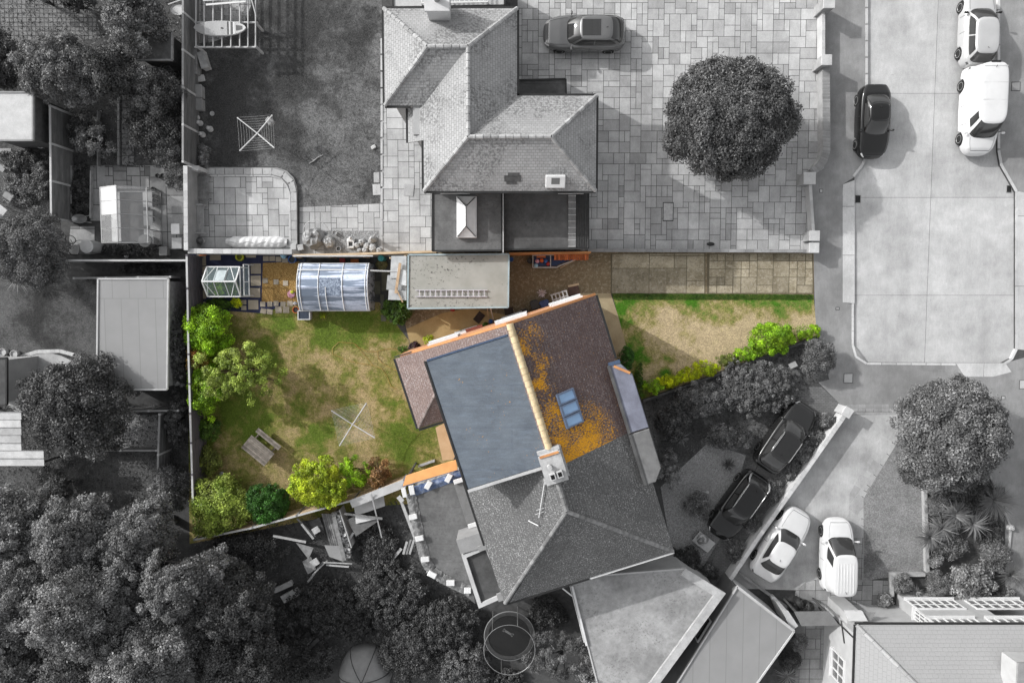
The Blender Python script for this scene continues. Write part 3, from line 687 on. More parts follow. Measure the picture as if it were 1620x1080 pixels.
gutter(b, F2(4.48, .05, zz(4.48)), F2(4.48, 3.3, zz(4.48)), F2.u); b.build("gutter", lib("black_gutter"), H2c); b = MB(); gutter(b, F2(-6, .05, zz(6)), F2(-6, 3.8, zz(6)), -F2.u); gutter(b, F2(-6, 3.82, zz(6)), F2(-4.2, 3.82, zz(6)), F2.v); gutter(b, F2(-6, .03, zz(6)), F2(-5, .03, zz(5.0)), -F2.v, .06)
b.build("gutter", lib("black_gutter"), H2c)
b = MB(); b.bar(F2(0, -.02, ZR-.1), F2(4.48, -.02, zz(4.48)-.1), .12, .13); b.bar(F2(0, -.02, ZR-.1), F2(-5, -.02, zz(5)-.1), .12, .13); b.build("bargeboard", lib("brick_orange"), H2c)
b = MB(); b.bar(F2(0.05, rz_+.06, 5.0-.08), F2(4.46, rz_+.06, 5-.08), .11, .1); b.build("gutter", lib("white_paint"), H2g)
b = MB(); gutter(b, F2(-4.46, 6.95, 5), F2(-4.46, 10.3, 5), -F2.u); b.build("gutter", lib("black_gutter"), H2g); b = MB(); gutter(b, F2(-4.46, rz_, 5), F2(0, rz_, 5), F2.v); b.build("gutter", lib("black_gutter"), H2g)
# dormer
D = F2.rect(-4.05, .50, -.10, 6.68)
b = MB(); b.prism(offset(D, -.12), 4.7, 7.49); b.build("dormer_wall", lib("offwhite"), H2c)
b = MB(); b.prism(D, 7.50, 7.62, bev=.03); b.build("dormer_roof", lib("blue_felt"), H2c)
b = MB(); b.bar(F2(-4.09, .46, 7.57), F2(-4.09, 6.71, 7.57), .09, .17); b.build("dormer_fascia", lib("black_gutter"), H2c)
b = MB(); b.bar(F2(-4.05, 6.75, 7.58), F2(-.2, 6.75, 7.58), .12, .2); b.build("dormer_kerb", lib("concrete_pale"), H2c)
b = MB(); b.bar(F2(-4.0, .46, 7.57), F2(-.15, .46, 7.57), .08, .15); b.build("dormer_trim", mat("slate_blue_trim", (.06, .09, .15), None, 3), H2c)
# skylights
mat("skylight_frame", (.12, .16, .24), (.10, .13, .19), 3, rough=.45, bump=0); glass("skylight_glass", (.20, .33, .52), .12)
for k in range(3):
    v0 = 3.83+k*.57; b = MB()
    n = (F2.u*K+Vector((0, 0, 1))).normalized(); M_ = Matrix((F2.u-Vector((0, 0, K)), F2.v, n)); M_ = Matrix(((F2.u-Vector((0, 0, K))).normalized(), F2.v, n)).transposed().to_4x4()
    c0 = F2(1.57, v0+.25, zz(1.57)+.06)
    for (du, dv, su, sv) in ((0, -.235, 1.02, .07), (0, .235, 1.02, .07), (-.46, 0, .11, .4), (.46, 0, .09, .4)):
        b.box(c0+M_.to_3x3() @ Vector((du, dv, 0)), (su, sv, .13), M=M_)
    f_ = b.build("skylight", lib("skylight_frame"), H2c)
    b = MB(); b.box(c0, (.84, .42, .07), M=M_); p_ = b.build("pane", lib("skylight_glass"), f_, origin=H2c["_org"]); p_.location = (0, 0, 0)
# front bay with flat lead roof, split at the party wall
for (v0, v1, par, wm, rm) in ((3.45, PV-.03, H2c, "brick_wall_orange", "lead_blue"), (PV+.03, 9.6, H2g, "render_grey", "lead_grey")):
    P_ = [F2(4.0, v0, 0), F2(5.0 if v0 > 5 else 4.55, v0, 0)]+([F2(5.0, v0+.75, 0)] if v0 < 5 else [])+([F2(5.0, v1, 0), F2(4.0, v1, 0)] if v0 < 5 else [F2(5.0, v1-.6, 0), F2(4.55, v1, 0), F2(4.0, v1, 0)])
    b = MB(); b.prism(offset(P_, -.09), 0, 5.5); b.build("bay_wall", lib(wm), par)
    b = MB(); b.prism(P_, 5.505, 5.64, bev=.04); b.build("bay_roof", lib(rm), par)
    b = MB(); b.bar(F2(4.0, v0, 5.66), F2(4.0, v1, 5.66), .14, .12, tone=.55); b.build("bay_flashing", lib("lead_grey"), par)
window(H2c, F2(5.01-.1, 4.5), F2(5.01-.1, 6.6), 3.4, 4.8, F2.u); window(H2g, F2(4.91, 7.3), F2(4.91, 8.8), 3.4, 4.8, F2.u)
b = MB(); b.bar(F2(4.02, 3.40, 5.63), F2(4.6, 3.40, 5.63), .16, .10); b.build("bay_cap", lib("slate_blue_trim"), H2c)
b = MB(); b.bar(F2(4.25, 3.55, 5.67), F2(4.9, 4.1, 5.67), .12, .05); b.build("bay_capping_tiles", lib("brick_orange"), H2c)
# gable windows (upper and lower, white)
for (u0, u1, z0, z1) in ((-4.2, -2.6, 3.3, 4.4), (-.6, 1.0, 4.2, 5.6), (2.3, 3.9, 3.4, 4.7)): window(H2c, F2(u0, -.06), F2(u1, -.06), z0, z1, -F2.v, 2, 1, gm="offwhite", depth=.10)
for (u0, u1, z0, z1) in ((-3.0, -1.8, .9, 2.1), (-.3, .8, .9, 2.1)): window(H2c, F2(u0, -.06), F2(u1, -.06), z0, z1, -F2.v, 2, 1, depth=.12)
# chimney on the party line
C2 = F2.rect(-.42, 6.1, .46, 7.3)
b = MB(); b.prism(C2, 7.0, 8.5, tone=1); b.prism(offset(C2, .07), 8.35, 8.55); b.build("chimney", mat("chimney_render", g(.42), g(.3), 3), H2g)
ch = H2g.children[-1]
def sub(b, name, m, par, top, smooth=False):
    o = b.build(name, m, par, origin=top["_org"], smooth=smooth); o.location = (0, 0, 0); return o
b = MB()
for (u_, v_) in ((-.12, 7.0), (.22, 6.98)): b.box(F2(u_, v_, 8.66), (.26, .3, .22), rz=math.atan2(F2.u.y, F2.u.x))
sub(b, "chimney_pot", lib("concrete_pale"), ch, H2g)
b = MB()
for (u_, v_) in ((-.12, 7.0), (.22, 6.98)): b.box(F2(u_, v_, 8.775), (.17, .2, .012), rz=math.atan2(F2.u.y, F2.u.x), tone=.3)
sub(b, "flue_opening", lib("black_gutter"), ch, H2g)
b = MB(); b.lathe([(.12, 0), (.1, .2), (.11, .26)], F2(-.12, 6.55, 8.55), 12); b.lathe([(.09, .26), (.0, .27)], F2(-.12, 6.55, 8.55), 12); sub(b, "round_pot", lib("stone_pale"), ch, H2g, 'auto')
b = MB(); b.prism(F2.rect(-.5, 5.95, .55, 6.12), 7.4, 7.78); b.prism(F2.rect(-.6, 7.3, .5, 7.5), 7.38, 7.74); b.prism(F2.rect(-.95, 6.5, -.42, 6.9), 7.28, 7.42); b.bar(F2(.56, 6.0, 7.45), F2(.56, 7.5, 7.45), .14, .12); sub(b, "flashing", lib("stone_pale"), ch, H2g)
b = MB(); b.bar(F2(-.42, 6.04, 8.58), F2(.46, 6.04, 8.58), .1, .04); b.build("chimney_cap", lib("brick_orange"), H2c)
# aerial on the south west slope
a0 = F2(-1.0, 8.35, zz(1)+.02); a1 = a0+Vector((-.5, -1.0, .05))
ae = thing("tv_aerial", "thin white aerial lying on the speckled grey roof below the chimney", "aerial", tuple(a0))
b = MB(); b.tube([F2(-.6, 7.5, zz(.6)+.12), F2(-1.35, 9.1, zz(1.35)+.16)], .022, 6); b.build("boom", lib("white_paint"), ae)
b = MB()
for k in range(2):
    p = F2(-1.15-.09*k, 8.7+.19*k, zz(1.2+.09*k)+.17); b.tube([p-F2.u*.22, p+F2.u*.2], .012, 5)
b.tube([F2(-1.9, 9.2, zz(1.9)+.14), F2(-1.5, 9.5, zz(1.5)+.14)], .03, 5); b.build("elements", lib("white_paint"), ae)
# rear additions of the grey half
b = MB(); E_ = [F2(-5.85, 10.6), F2(-4.42, 10.45), F2(-4.12, 13.3), F2(-5.85, 13.5)]; E_ = [Vector((p.x, p.y)) for p in E_]
b.prism(offset(E_, -.05), 0, 4.3); b.build("wing_wall", lib("render_grey"), H2g)
b = MB(); b.prism(offset(E_, -.12), 4.3, 4.36); b.build("wing_roof", lib("felt_dark"), H2g)
b = MB()
q = ccw(E_); qi = offset(q, -.2)
for i in range(4): b.prism([q[i], q[(i+1) % 4], qi[(i+1) % 4], qi[i]], 4.31, 4.53)
b.build("parapet", lib("concrete_pale"), H2g)
b = MB(); b.prism(F2.rect(-5.85, 9.75, -4.5, 10.5), 0, 4.6); b.prism(F2.rect(-4.9, 10.35, -4.1, 10.62), 4.6, 4.72); b.prism(F2.rect(-4.75, 13.0, -4.15, 13.4), 4.55, 4.7); b.build("stair_box", lib("concrete_mid"), H2g)
b = MB(); b.prism(F2.rect(-5.3, 7.2, -4.5, 9.6), 2.9, 3.25); b.build("lean_roof", mat("lean_felt", g(.17), g(.13), 2), H2g)
EXT = [(644, 782), (736, 752), (752, 955), (722, 930), (700, 918), (682, 902), (668, 888), (655, 845)]
ew = [Vector((p.x, p.y)) for p in WL(EXT, 3.0)]
ex = thing("flat_roof_extension", "curved flat grey extension roof with white blocks holding down its edge sheet", "extension", tuple(W(700, 850)))
b = MB(); b.prism(offset(ew, -.1), 0, 2.88); b.build("wall", lib("render_grey"), ex)
b = MB(); b.prism(ew, 2.885, 3.0, bev=.02); b.build("roof", lib("felt_mid"), ex)
t = NT("tarp_grey"); c = t.mix(t.noise(5, 4), g(.07), g(.25)); t.bump(t.noise(5, 3, .6), 1, .08); MATS["tarp_grey"] = t.done(c, .45, .4)
b = MB(); rnd = random.Random(9)
def ribbon(b, pts, wd, z, seed=0, wob=.05, n=12):
    P = WL(pts, z); rr = random.Random(seed); cur = []
    for a_, c_ in zip(P, P[1:]):
        for k in range(n): cur.append(a_.lerp(c_, k/n))
    cur.append(P[-1]); m_ = 6; base = len(b.v)
    for i, p in enumerate(cur):
        t_ = (cur[min(i+1, len(cur)-1)]-cur[max(i-1, 0)]).normalized(); s_ = Vector((-t_.y, t_.x, 0))
        for j in range(m_+1):
            f_ = j/m_-.5; h = (.5-abs(f_))*.24+rr.uniform(-wob, wob)
            b.v.append(tuple(p+s_*f_*wd*(1+rr.uniform(-.08, .08))+Vector((0, 0, max(.01, h)+.005))))
    for i in range(len(cur)-1):
        for j in range(m_):
            a_ = base+i*(m_+1)+j; q_ = [a_, a_+m_+1, a_+m_+2, a_+1]; b.f.append(q_[::-1]); b.t.append(rr.uniform(.8, 1.2)); b.m.append(0)
ribbon(b, [(650, 782), (657, 815), (664, 850), (674, 888), (683, 902), (700, 914), (722, 925), (745, 935)], .55, 3.0, 1)
b.build("edge_sheet", lib("tarp_grey"), ex, smooth=True)
b = MB(); ribbon(b, [(648, 779), (690, 764), (732, 749)], .5, 3.0, 2); b.build("edge_sheet", mat("tarp_blue", (.05, .08, .17), (.15, .18, .25), 5, rough=.4), ex, smooth=True)
first = None
for i, (x, y, w_, h_, a_, lb) in enumerate([(640, 778, 7, 15, 12, "white block at the north west corner of the curved flat extension, outer of two"), (652, 774, 8, 15, 10, "white block at the north west corner of the curved flat extension, inner of two"), (678, 766, 8, 14, -30, "white block on the blue sheet below the orange canopy, left one"), (710, 755, 8, 14, -28, "white block on the blue sheet below the orange canopy, right one"), (654, 816, 13, 8, 12, "white block on the west edge sheet, second below the corner pair"), (664, 850, 13, 8, 12, "white block on the west edge sheet beside the loose grey planks"), (673, 883, 13, 8, 5, "white block lowest on the straight west edge sheet"), (684, 907, 14, 9, -28, "tilted white block where the edge sheet turns east"), (713, 920, 13, 9, 0, "white block on the south edge sheet of the curved extension"), (740, 932, 11, 9, 0, "white block on the edge sheet beside the dark parapeted flat roof")]):
    p = W(x, y, 3.12); b = MB(); b.box((0, 0, .055), (w_/28*.92, h_/28*.92, .11), bev=.012)
    o = b.build("concrete_block", lib("white_paint"), origin=(0, 0, 0)) if first is None else first.copy()
    if first is None: first = o
    else: sc.collection.objects.link(o); o.scale = (w_/7, h_/15, 1)
    o.location = (p.x, p.y, 3.17); o.rotation_euler = (0, 0, R(a_)); tag(o, lb, "block", "white blocks weighing down the extension edge")
for i, (x, y) in enumerate([(741, 753), (741, 831)][:2]):
    p = F2(-4.95, 7.15 if i == 0 else 9.62, 3.32); o = first.copy(); sc.collection.objects.link(o); o.location = p; o.rotation_euler = (0, 0, math.atan2(F2.u.y, F2.u.x)); o.scale = (2.6, .45, 1)
    tag(o, ["white block at the north end of the narrow grey lean-to roof", "white block at the south end of the narrow grey lean-to roof"][i], "block", "white blocks weighing down the extension edge")
cn = thing("canopy", "flat orange sheet canopy between the blue dormer roof and the back lawn", "canopy", tuple(W(685, 750)))
q = WL([(642, 752), (700, 733), (721, 727), (724, 743), (637, 769)], 3.1)
b = MB(); b.prism([(p.x, p.y) for p in q], 3.06, 3.10, bev=.01); b.build("sheet", mat("orange_sheet", (.66, .34, .13), (.58, .29, .11), 2, fine=.04), cn)
b = MB(); b.bar(q[4]-Vector((0, 0, .06)), q[3]-Vector((0, 0, .06)), .08, .1); b.bar(q[0]-Vector((0, 0, .06)), q[4]-Vector((0, 0, .06)), .06, .1); b.build("trim", lib("tarp_blue"), cn)
for p in (q[0], q[4], q[2]):
    b = MB(); b.bar((p.x+.1*(1 if p is not q[2] else -1), p.y-.08*(p is not q[4])+.1*(p is q[4]), 0), (p.x+.1*(1 if p is not q[2] else -1), p.y-.08*(p is not q[4])+.1*(p is q[4]), 3.05), .08); b.build("post", lib("wood_dark"), cn)

# ---------------- H1: top, three equal wings with hips
H1 = thing("detached_house", "large grey tiled hip roofed house beside the square paved drive", "house", (-1.5, 9.5, 0))
k1 = .622; E1 = 5.0; R1 = 6.4
X0, X1, X2, X3, X4 = -6.12, -4.27, .24, 4.06, -5.09
Y0, Y1, Y2, Y3 = 5.2, 9.72, 9.26, 13.8
RX = -2.02; RY = 7.46; RW = 11.53
foot = [(X0+.3, Y3-.3), (X0+.3, Y2+.3), (X4+.3, Y2+.3), (X4+.3, 7.92), (X1+.3, 7.92), (X1+.3, Y0+.3), (X3-.3, Y0+.3), (X3-.3, Y1-.3), (X2-.3, Y1-.3), (X2-.3, Y3-.3)]
b = MB(); b.prism(foot, 0, E1-.12); b.build("wall", lib("render_grey"), H1)
zr = R1
A = lambda x, y, z: Vector((x, y, z))
rW, rN, rS, rE = A(X0+2.25, RW, zr), A(RX, RW, zr), A(RX, RY, zr), A(X3-2.25, RY, zr)
zl = lambda x: E1+(x-X1)*k1
b = MB()
up(b, [A(X0, Y3, E1), A(X2, Y3, E1), rN, rW]); up(b, [A(X0, Y2, E1), A(X0, Y3, E1), rW])
up(b, [rW, rN, A(X1, Y2, E1), A(X0, Y2, E1)])
up(b, [rN, rS, A(X1, Y0, E1), A(X1, 7.62, E1), A(X4, 7.62, zl(X4)), A(X4, Y2, zl(X4)), A(X1, Y2, E1)])
up(b, [rS, rE, A(X3, Y0, E1), A(X1, Y0, E1)]); up(b, [rE, A(X3, Y1, E1), A(X3, Y0, E1)]); up(b, [rE, rS, A(X2, Y1, E1), A(X3, Y1, E1)]); up(b, [rS, rN, A(X2, Y3, E1), A(X2, Y1, E1)])
b.build("roof", RT1, H1)
b = MB()
for i, (p, q) in enumerate([(rW, rN), (rN, rS), (rS, rE), (A(X0, Y3, E1), rW), (A(X0, Y2, E1), rW), (A(X2, Y3, E1), rN), (A(X1, Y0, E1), rS), (A(X3, Y0, E1), rE), (A(X3, Y1, E1), rE)]): ridge(b, p, q, .10, seed=i)
b.build("ridge_tiles", lib("ridge_tile"), H1, smooth='auto')
b = MB()
for p, q, n in (((X0, Y3), (X0, Y2), (-1, 0)), ((X0, Y2), (X4+.2, Y2), (0, -1)), ((X4, 7.62), (X4, Y2), (-1, 0)), ((X1, Y0), (X1, 7.6), (-1, 0)), ((X1, Y0), (X3, Y0), (0, -1)), ((X3, Y0), (X3, Y1), (1, 0)), ((X2, Y1), (X3, Y1), (0, 1)), ((X2, Y1), (X2, Y3), (1, 0)), ((X0, Y3), (X2, Y3), (0, 1))):
    z_ = zl(X4) if p[0] == X4 else E1; gutter(b, A(*p, z_), A(*q, z_), n, .09)
b.build("gutter", lib("black_gutter"), H1)
b = MB(); b.prism([(-3.9, 13.05), (-2.9, 13.05), (-2.9, 14.0), (-3.9, 14.0)], 5.2, 6.7); b.prism([(-3.97, 12.98), (-2.83, 12.98), (-2.83, 14.07), (-3.97, 14.07)], 6.55, 6.72); b.build("chimney", lib("render_white"), H1)
ch = H1.children[-1]; b = MB(); b.lathe([(.15, 0), (.13, .35), (.16, .38), (.12, .38), (.10, .2)], (-3.4, 13.5, 6.72), 12); sub(b, "chimney_pot", lib("concrete_mid"), ch, H1, 'auto')
p = W(879, 286, 5.5); b = MB()
M_ = Matrix.Rotation(math.atan(k1), 4, 'X'); b.box((p.x, p.y, E1+(p.y-Y0)*k1+.08), (.95, .62, .2), M=M_, bev=.03); b.build("skylight", lib("white_paint"), H1)
b = MB(); b.box((p.x, p.y, E1+(p.y-Y0)*k1+.18), (.4, .32, .04), M=M_); sub(b, "pane", lib("pane_grey"), H1.children[-1], H1)
b = MB(); p = W(811, 281, 5.6); 
for (dx, dy, w_, h_) in ((0, 0, .8, .3), (.05, .16, .55, .2), (-.05, -.17, .5, .16)): b.box((p.x+dx, p.y+dy, E1+(p.y+dy-Y0)*k1+.005), (w_, h_, .03), M=M_)
b.build("roof_patch", mat("moss_patch", g(.09), g(.06), 5), H1)
for (x0, x1, z0, z1) in ((-3.6, -2.2, 3.3, 4.4), (2.4, 3.6, 3.3, 4.4)): window(H1, (x0, Y0+.3), (x1, Y0+.3), z0, z1, (0, -1), 2, 1)
for (y0, y1) in ((5.9, 7.0), (11.0, 12.6)): window(H1, (X3-.3 if y0 < 9 else X2-.3, y0), (X3-.3 if y0 < 9 else X2-.3, y1), 3.2, 4.4, (1, 0), 2, 1)
window(H1, (X4+.3, 8.2), (X4+.3, 9.0), 3.0, 4.0, (-1, 0), 2, 1); window(H1, (X0+.3, 10.6), (X0+.3, 12.3), 3.2, 4.4, (-1, 0), 3, 1)
# single storey pieces south and east of it
def flatroof(name, label, poly, z, roofm, wallm="render_grey", edge="black_gutter", cat="flat roof", ins=.12):
    q = [Vector((p.x, p.y)) for p in WL(poly, z)]; c_ = sum(q, Vector((0, 0)))/len(q)
    t_ = thing(name, label, cat, (c_.x, c_.y, 0))
    b = MB(); b.prism(offset(q, -ins), 0, z-.12); b.build("wall", lib(wallm), t_)
    b = MB(); b.prism(q, z-.115, z-.02, bev=.02); b.build("roof", lib(roofm), t_)
    b = MB(); k = ccw(q)
    for i in range(len(k)): b.bar((*k[i], z-.04), (*k[(i+1) % len(k)], z-.04), .08, .14)
    b.build("edge_trim", lib(edge), t_)
    return t_, q
t1, q1 = flatroof("rear_extension", "flat grey extension roof with a white roof lantern", [(684, 305), (794, 305), (794, 396), (684, 397)], 3.0, "felt_mid", cat="extension")
p = W(738, 343, 3.3); b = MB(); b.box((p.x, p.y, 3.12), (1.02, 2.1, .28), bev=.02); lt = b.build("roof_lantern", lib("white_paint"), t1)
b = MB(); h_ = 3.58; x0, x1, y0, y1 = p.x-.46, p.x+.46, p.y-1.0, p.y+1.0
V = [A(x0, y0, 3.27), A(x1, y0, 3.27), A(x1, y1, 3.27), A(x0, y1, 3.27), A(p.x, y0+.5, h_), A(p.x, y1-.5, h_)]
b.mesh(V, [[0, 1, 4], [1, 2, 5, 4], [2, 3, 5], [3, 0, 4, 5]]); sub(b, "lantern_glass", mat("lantern_blind", g(.62), g(.5), 2, rough=.25, bump=0, fine=.02), lt, t1)
b = MB()
for i, j in ((0, 4), (1, 4), (2, 5), (3, 5), (4, 5)): b.bar(V[i]+A(0, 0, .02), V[j]+A(0, 0, .02), .05, .05)
sub(b, "lantern_bars", mat("bar_grey", g(.09), None, 3), lt, t1)
t2, q2 = flatroof("garage_roof", "dark flat garage roof with a ribbed strip beside the paved drive", [(797, 303), (931, 303), (931, 393), (797, 395)], 2.8, "felt_dark", cat="garage")
pa, pb = W(905, 304, 2.8), W(905, 393, 2.8); b = MB(); b.bar((pa.x, pa.y-.1, 2.82), (pb.x, pb.y+.05, 2.82), .38, .06); b.build("translucent_strip", mat("strip_grey", g(.2), g(.14), 3), t2)
b = MB()
for k in range(9):
    y_ = pa.y-.2-k*(pa.y-pb.y-.3)/8; b.box((pa.x, y_, 2.86), (.4, .03, .02))
b.build("cross_bars", lib("concrete_pale"), t2)
b = MB()
for k in range(6): x_ = pa.x+.28+k*.085; b.bar((x_, pa.y-.1, 2.80), (x_, pb.y+.05, 2.80), .03, .05)
b.build("roof_ribs", mat("rib_dark", g(.06), None, 3), t2)
pa, pb = W(796, 303, 2.95), W(796, 400, 2.95); b = MB(); b.bar((pa.x, pa.y, 2.95), (pb.x, pb.y, 2.95), .13, .24); b.build("party_parapet", lib("black_gutter"), t2); b = MB(); b.bar((pa.x+.0, pa.y, 3.085), (pb.x, pb.y, 3.085), .05, .03); b.build("parapet_cap", lib("concrete_pale"), t2)
tp, _q = flatroof("porch", "small dark tiled porch roof in the corner beside the paved drive", [(820, 127), (895, 125), (896, 155), (820, 155)], 2.7, "felt_dark", cat="porch")
t3, _q = flatroof("rear_room", "pale flat roof cut by the top edge of the photo behind the hip roofed house", [(620, -60), (800, -60), (798, 9), (622, 12)], 3.0, "offwhite", cat="extension")
rk = thing("roof_rack", "white slatted rack lying on the pale flat roof at the top edge", "rack", tuple(W(717, -5, 3.0)))
b = MB(); pa, pb = W(667, 5, 3.25), W(772, 3, 3.25); b.bar(pa, pb, .07, .05); b.bar(pa+A(0, 1.3, 0), pb+A(0, 1.3, 0), .07, .05); b.build("rail", lib("white_paint"), rk)
b = MB()
for k in range(15): q_ = pa.lerp(pb, k/14); b.bar(q_+A(0, .01, 0), q_+A(0, 1.3, 0), .05, .04)
b.build("slats", lib("white_paint"), rk)
b = MB()
for q_ in (pa, pb, pa+A(0, 1.3, 0), pb+A(0, 1.3, 0)): b.bar(A(q_.x, q_.y, 2.98), q_, .05, .05, up=(0, 1, 0))
b.build("foot", lib("white_paint"), rk)

# ---------------- H4: bottom right house
H4 = thing("rendered_house", "pale rendered house with white framed windows in the bottom right corner", "house", (23, -19, 0))
Z4 = 4.5; c4 = W(1355, 988, Z4); x4, y4 = c4.x, c4.y
b = MB(); b.prism([(x4+.45, -40), (34, -40), (34, y4-1.0), (x4+.45, y4-1.0)], 0, Z4-.1); xb = W(1418, 940).x; b.prism([(xb, y4-1.2), (26.0, y4-1.2), (26.0, y4-.3), (xb, y4-.3)], 0, Z4-.1); b.build("wall", mat("pale_render", g(.40), g(.34), 1.5, fine=.05, bump=.08), H4)
k4 = .62; half = 7.5
b = MB(); up(b, [A(x4, y4, Z4), A(34, y4, Z4), A(34, y4-half, Z4+half*k4), A(x4+half, y4-half, Z4+half*k4)]); up(b, [A(x4, y4, Z4), A(x4+half, y4-half, Z4+half*k4), A(x4+half, y4-half-6, Z4+half*k4), A(x4, y4-half-12, Z4)]); b.build("roof", RT4, H4)
b = MB(); ridge(b, A(x4, y4, Z4), A(x4+half, y4-half, Z4+half*k4), .10, .5, 3); b.build("ridge_tiles", mat("ridge_plain", g(.36), g(.31), 4), H4, smooth='auto')
b = MB(); gutter(b, A(x4-.05, y4, Z4), A(34, y4, Z4), (0, 1), .08); b.build("gutter", lib("black_gutter"), H4); b = MB(); gutter(b, A(x4, y4-.02, Z4), A(x4, y4-14, Z4), (-1, 0), .08); b.build("gutter", lib("black_gutter"), H4); b = MB(); b.tube([A(x4, y4-1.9, Z4-.1), A(x4+.4, y4-1.2, Z4-.9), A(x4+.38, y4-1.2, 0)], .04, 6); b.tube([A(x4+.4, y4-2.0, Z4-2.0), A(x4+.38, y4-.9, Z4-2.4)], .035, 6); b.build("downpipe", lib("black_gutter"), H4)
yn = y4-.3
for (px0, px1) in ((1432, 1508), (1524, 1612)):
    a_, c_ = W(px0, 950, 1.0).x, W(px1, 950, 1.0).x; window(H4, (a_, yn), (c_, yn), 1.0, 2.15, (0, 1), 6, 2, gm="pane_grey")
for (px0, px1) in ((1466, 1540), (1558, 1640)):
    a_, c_ = W(px0, 982, 3.2).x, W(px1, 982, 3.2).x; window(H4, (a_, yn), (c_, yn), 3.25, 4.2, (0, 1), 6, 2, gm="pane_grey")
window(H4, (xb, y4-.95), (xb, y4-.32), 1.9, 3.3, (-1, 0), 3, 3, gm="pane_grey")
window(H4, (x4+.45, -21.2), (x4+.45, -19.6), 1.2, 2.6, (-1, 0), 3, 2, gm="pane_grey")
pw = W(1357, 975, 2.4); b = MB(); b.box((W(1352, 965, 2.2).x, y4-.75, 1.15), (.9, .5, 2.3)); b.build("porch_wall", lib("pale_render"), H4)
b = MB(); b.prism([(p.x, p.y) for p in WL([(1345, 974), (1373, 974), (1382, 990), (1352, 990)], 3)], 2.3, 2.42); b.build("porch_roof", lib("white_paint"), H4)
b = MB(); q = WL([(1350, 967), (1384, 967), (1376, 980), (1345, 980)], 2.2); b.prism([(p.x, p.y) for p in q], 2.25, 2.29); b.build("door_hood", lib("slab_dark"), H4)
p = W(1612, 1052, 6.6)
b = MB(); b.box((p.x+.9, p.y-.6, 6.3), (2.2, 1.6, 1.2)); dm = b.build("dormer", lib("pale_render"), H4); b = MB(); b.box((p.x+.9, p.y-.6, 6.95), (2.5, 1.9, .1)); sub(b, "dormer_roof", lib("concrete_mid"), dm, H4)
sg = thing("side_gate_roof", "low grey canopy between the garage and the pale rendered house", "canopy", tuple(W(1290, 975)))
q = [(p.x, p.y) for p in WL([(1257, 968), (1312, 967), (1328, 989), (1268, 990)], 2.0)]; b = MB(); b.prism(q, 1.9, 1.98); b.build("sheet", mat("canopy_felt", g(.17), g(.14), 2), sg)
b = MB(); [b.bar((x, y, 0), (x, y, 1.9), .09) for x, y in offset([Vector(p) for p in q], -.12)]; b.build("post", lib("wood_dark"), sg)
gw = thing("gate_pillar", "narrow white wall end beside the garage corner and black pots", "pillar", tuple(W(1252, 978)))
b = MB(); b.prism([(p.x, p.y) for p in WL([(1239, 965), (1247, 967), (1262, 990), (1253, 997)], 2.2)], 0, 2.1); b.build("shaft", lib("render_white"), gw); b = MB(); b.prism(offset([Vector((p.x, p.y)) for p in WL([(1239, 965), (1247, 967), (1262, 990), (1253, 997)], 2.2)], .03), 2.1, 2.16); b.build("cap", lib("concrete_pale"), gw)

# ---------------- garages bottom centre
t5, q5 = flatroof("flat_roof_garage", "broad pale flat garage roof with white coping below the speckled hipped roof", [(905, 925), (918, 912), (1084, 899), (1141, 938), (1022, 1100), (950, 1100)], 2.8, "felt_light", edge="concrete_pale", cat="garage")
pts = WL([(1080, 903), (1138, 939), (1020, 1100)], 2.86); b = MB()
b.band(pts, .45, 2.79, 2.95)
b.build("coping", mat("coping_pale", g(.42), g(.3), 2), t5)
pts = WL([(905, 926), (928, 1020)], 2.85); b = MB(); b.bar(pts[0], pts[1], .12, .12); b.build("gutter", lib("white_paint"), t5); b = MB(); b.bar(pts[0]+A(-.12, 0, -.3), pts[1]+A(-.1, 0, -.3), .05, .05); b.bar(W(890, 930, 3.6), W(905, 942, 2.8), .06); b.build("downpipe", lib("white_paint"), t5)
t6 = thing("garage", "grey garage with a white door and thin pale roof edge at the lower right centre", "garage", (12.5, -18, 0))
G = WL([(1166, 927), (1256, 997), (1176, 1110), (1052, 1110)], 2.4); q = [Vector((p.x, p.y)) for p in G]
b = MB(); b.prism(offset(q, -.12), 0, 2.25); b.build("wall", mat("garage_wall", g(.13), g(.10), 1.5), t6)
t = NT("garage_felt"); b_, f_ = t.brick(.9, 40, .02, g(.25), g(.235), g(.17)); c = t.mix(t.ramp(t.noise(.8, 4), .35, .65, 0, .5), b_, g(.2)); t.bump(t.noise(20, 4), .15, .02); MATS["garage_felt"] = t.done(c, .85, .2, True)
b = MB(); b.prism(q, 2.26, 2.36, bev=.02); b.build("roof", lib("garage_felt"), t6)
b = MB(); b.bar(G[0], G[1], .14, .12); b.bar(G[0]+A(.02, 0, .02), G[3]+A(0, 0, .02), .06, .08); b.bar(G[1]+A(.02, 0, .02), G[2]+A(0, 0, .02), .08, .08); b.build("edge_trim", lib("concrete_pale"), t6)
n_ = (G[0]-G[1]).cross(A(0, 0, 1)).normalized(); n_ = -n_ if n_.y < 0 else n_
a_, c_ = G[0].lerp(G[1], .12), G[0].lerp(G[1], .86); b = MB(); s_ = n_*-.09
q_ = [A(a_.x, a_.y, .05)+s_, A(c_.x, c_.y, .05)+s_, A(c_.x, c_.y, 2.05)+s_, A(a_.x, a_.y, 2.05)+s_]; b.bar((q_[0]+q_[3])/2, (q_[1]+q_[2])/2, .06, 2.0); b.build("door", lib("white_paint"), t6)
wn = (G[0]-G[3]).cross(A(0, 0, 1)).normalized(); wn = -wn if wn.x > 0 else wn
a_, c_ = G[0].lerp(G[3], .33)-wn*.1, G[0].lerp(G[3], .52)-wn*.1; window(t6, a_, c_, 1.2, 1.9, wn, 1, 1, fm="concrete_pale")

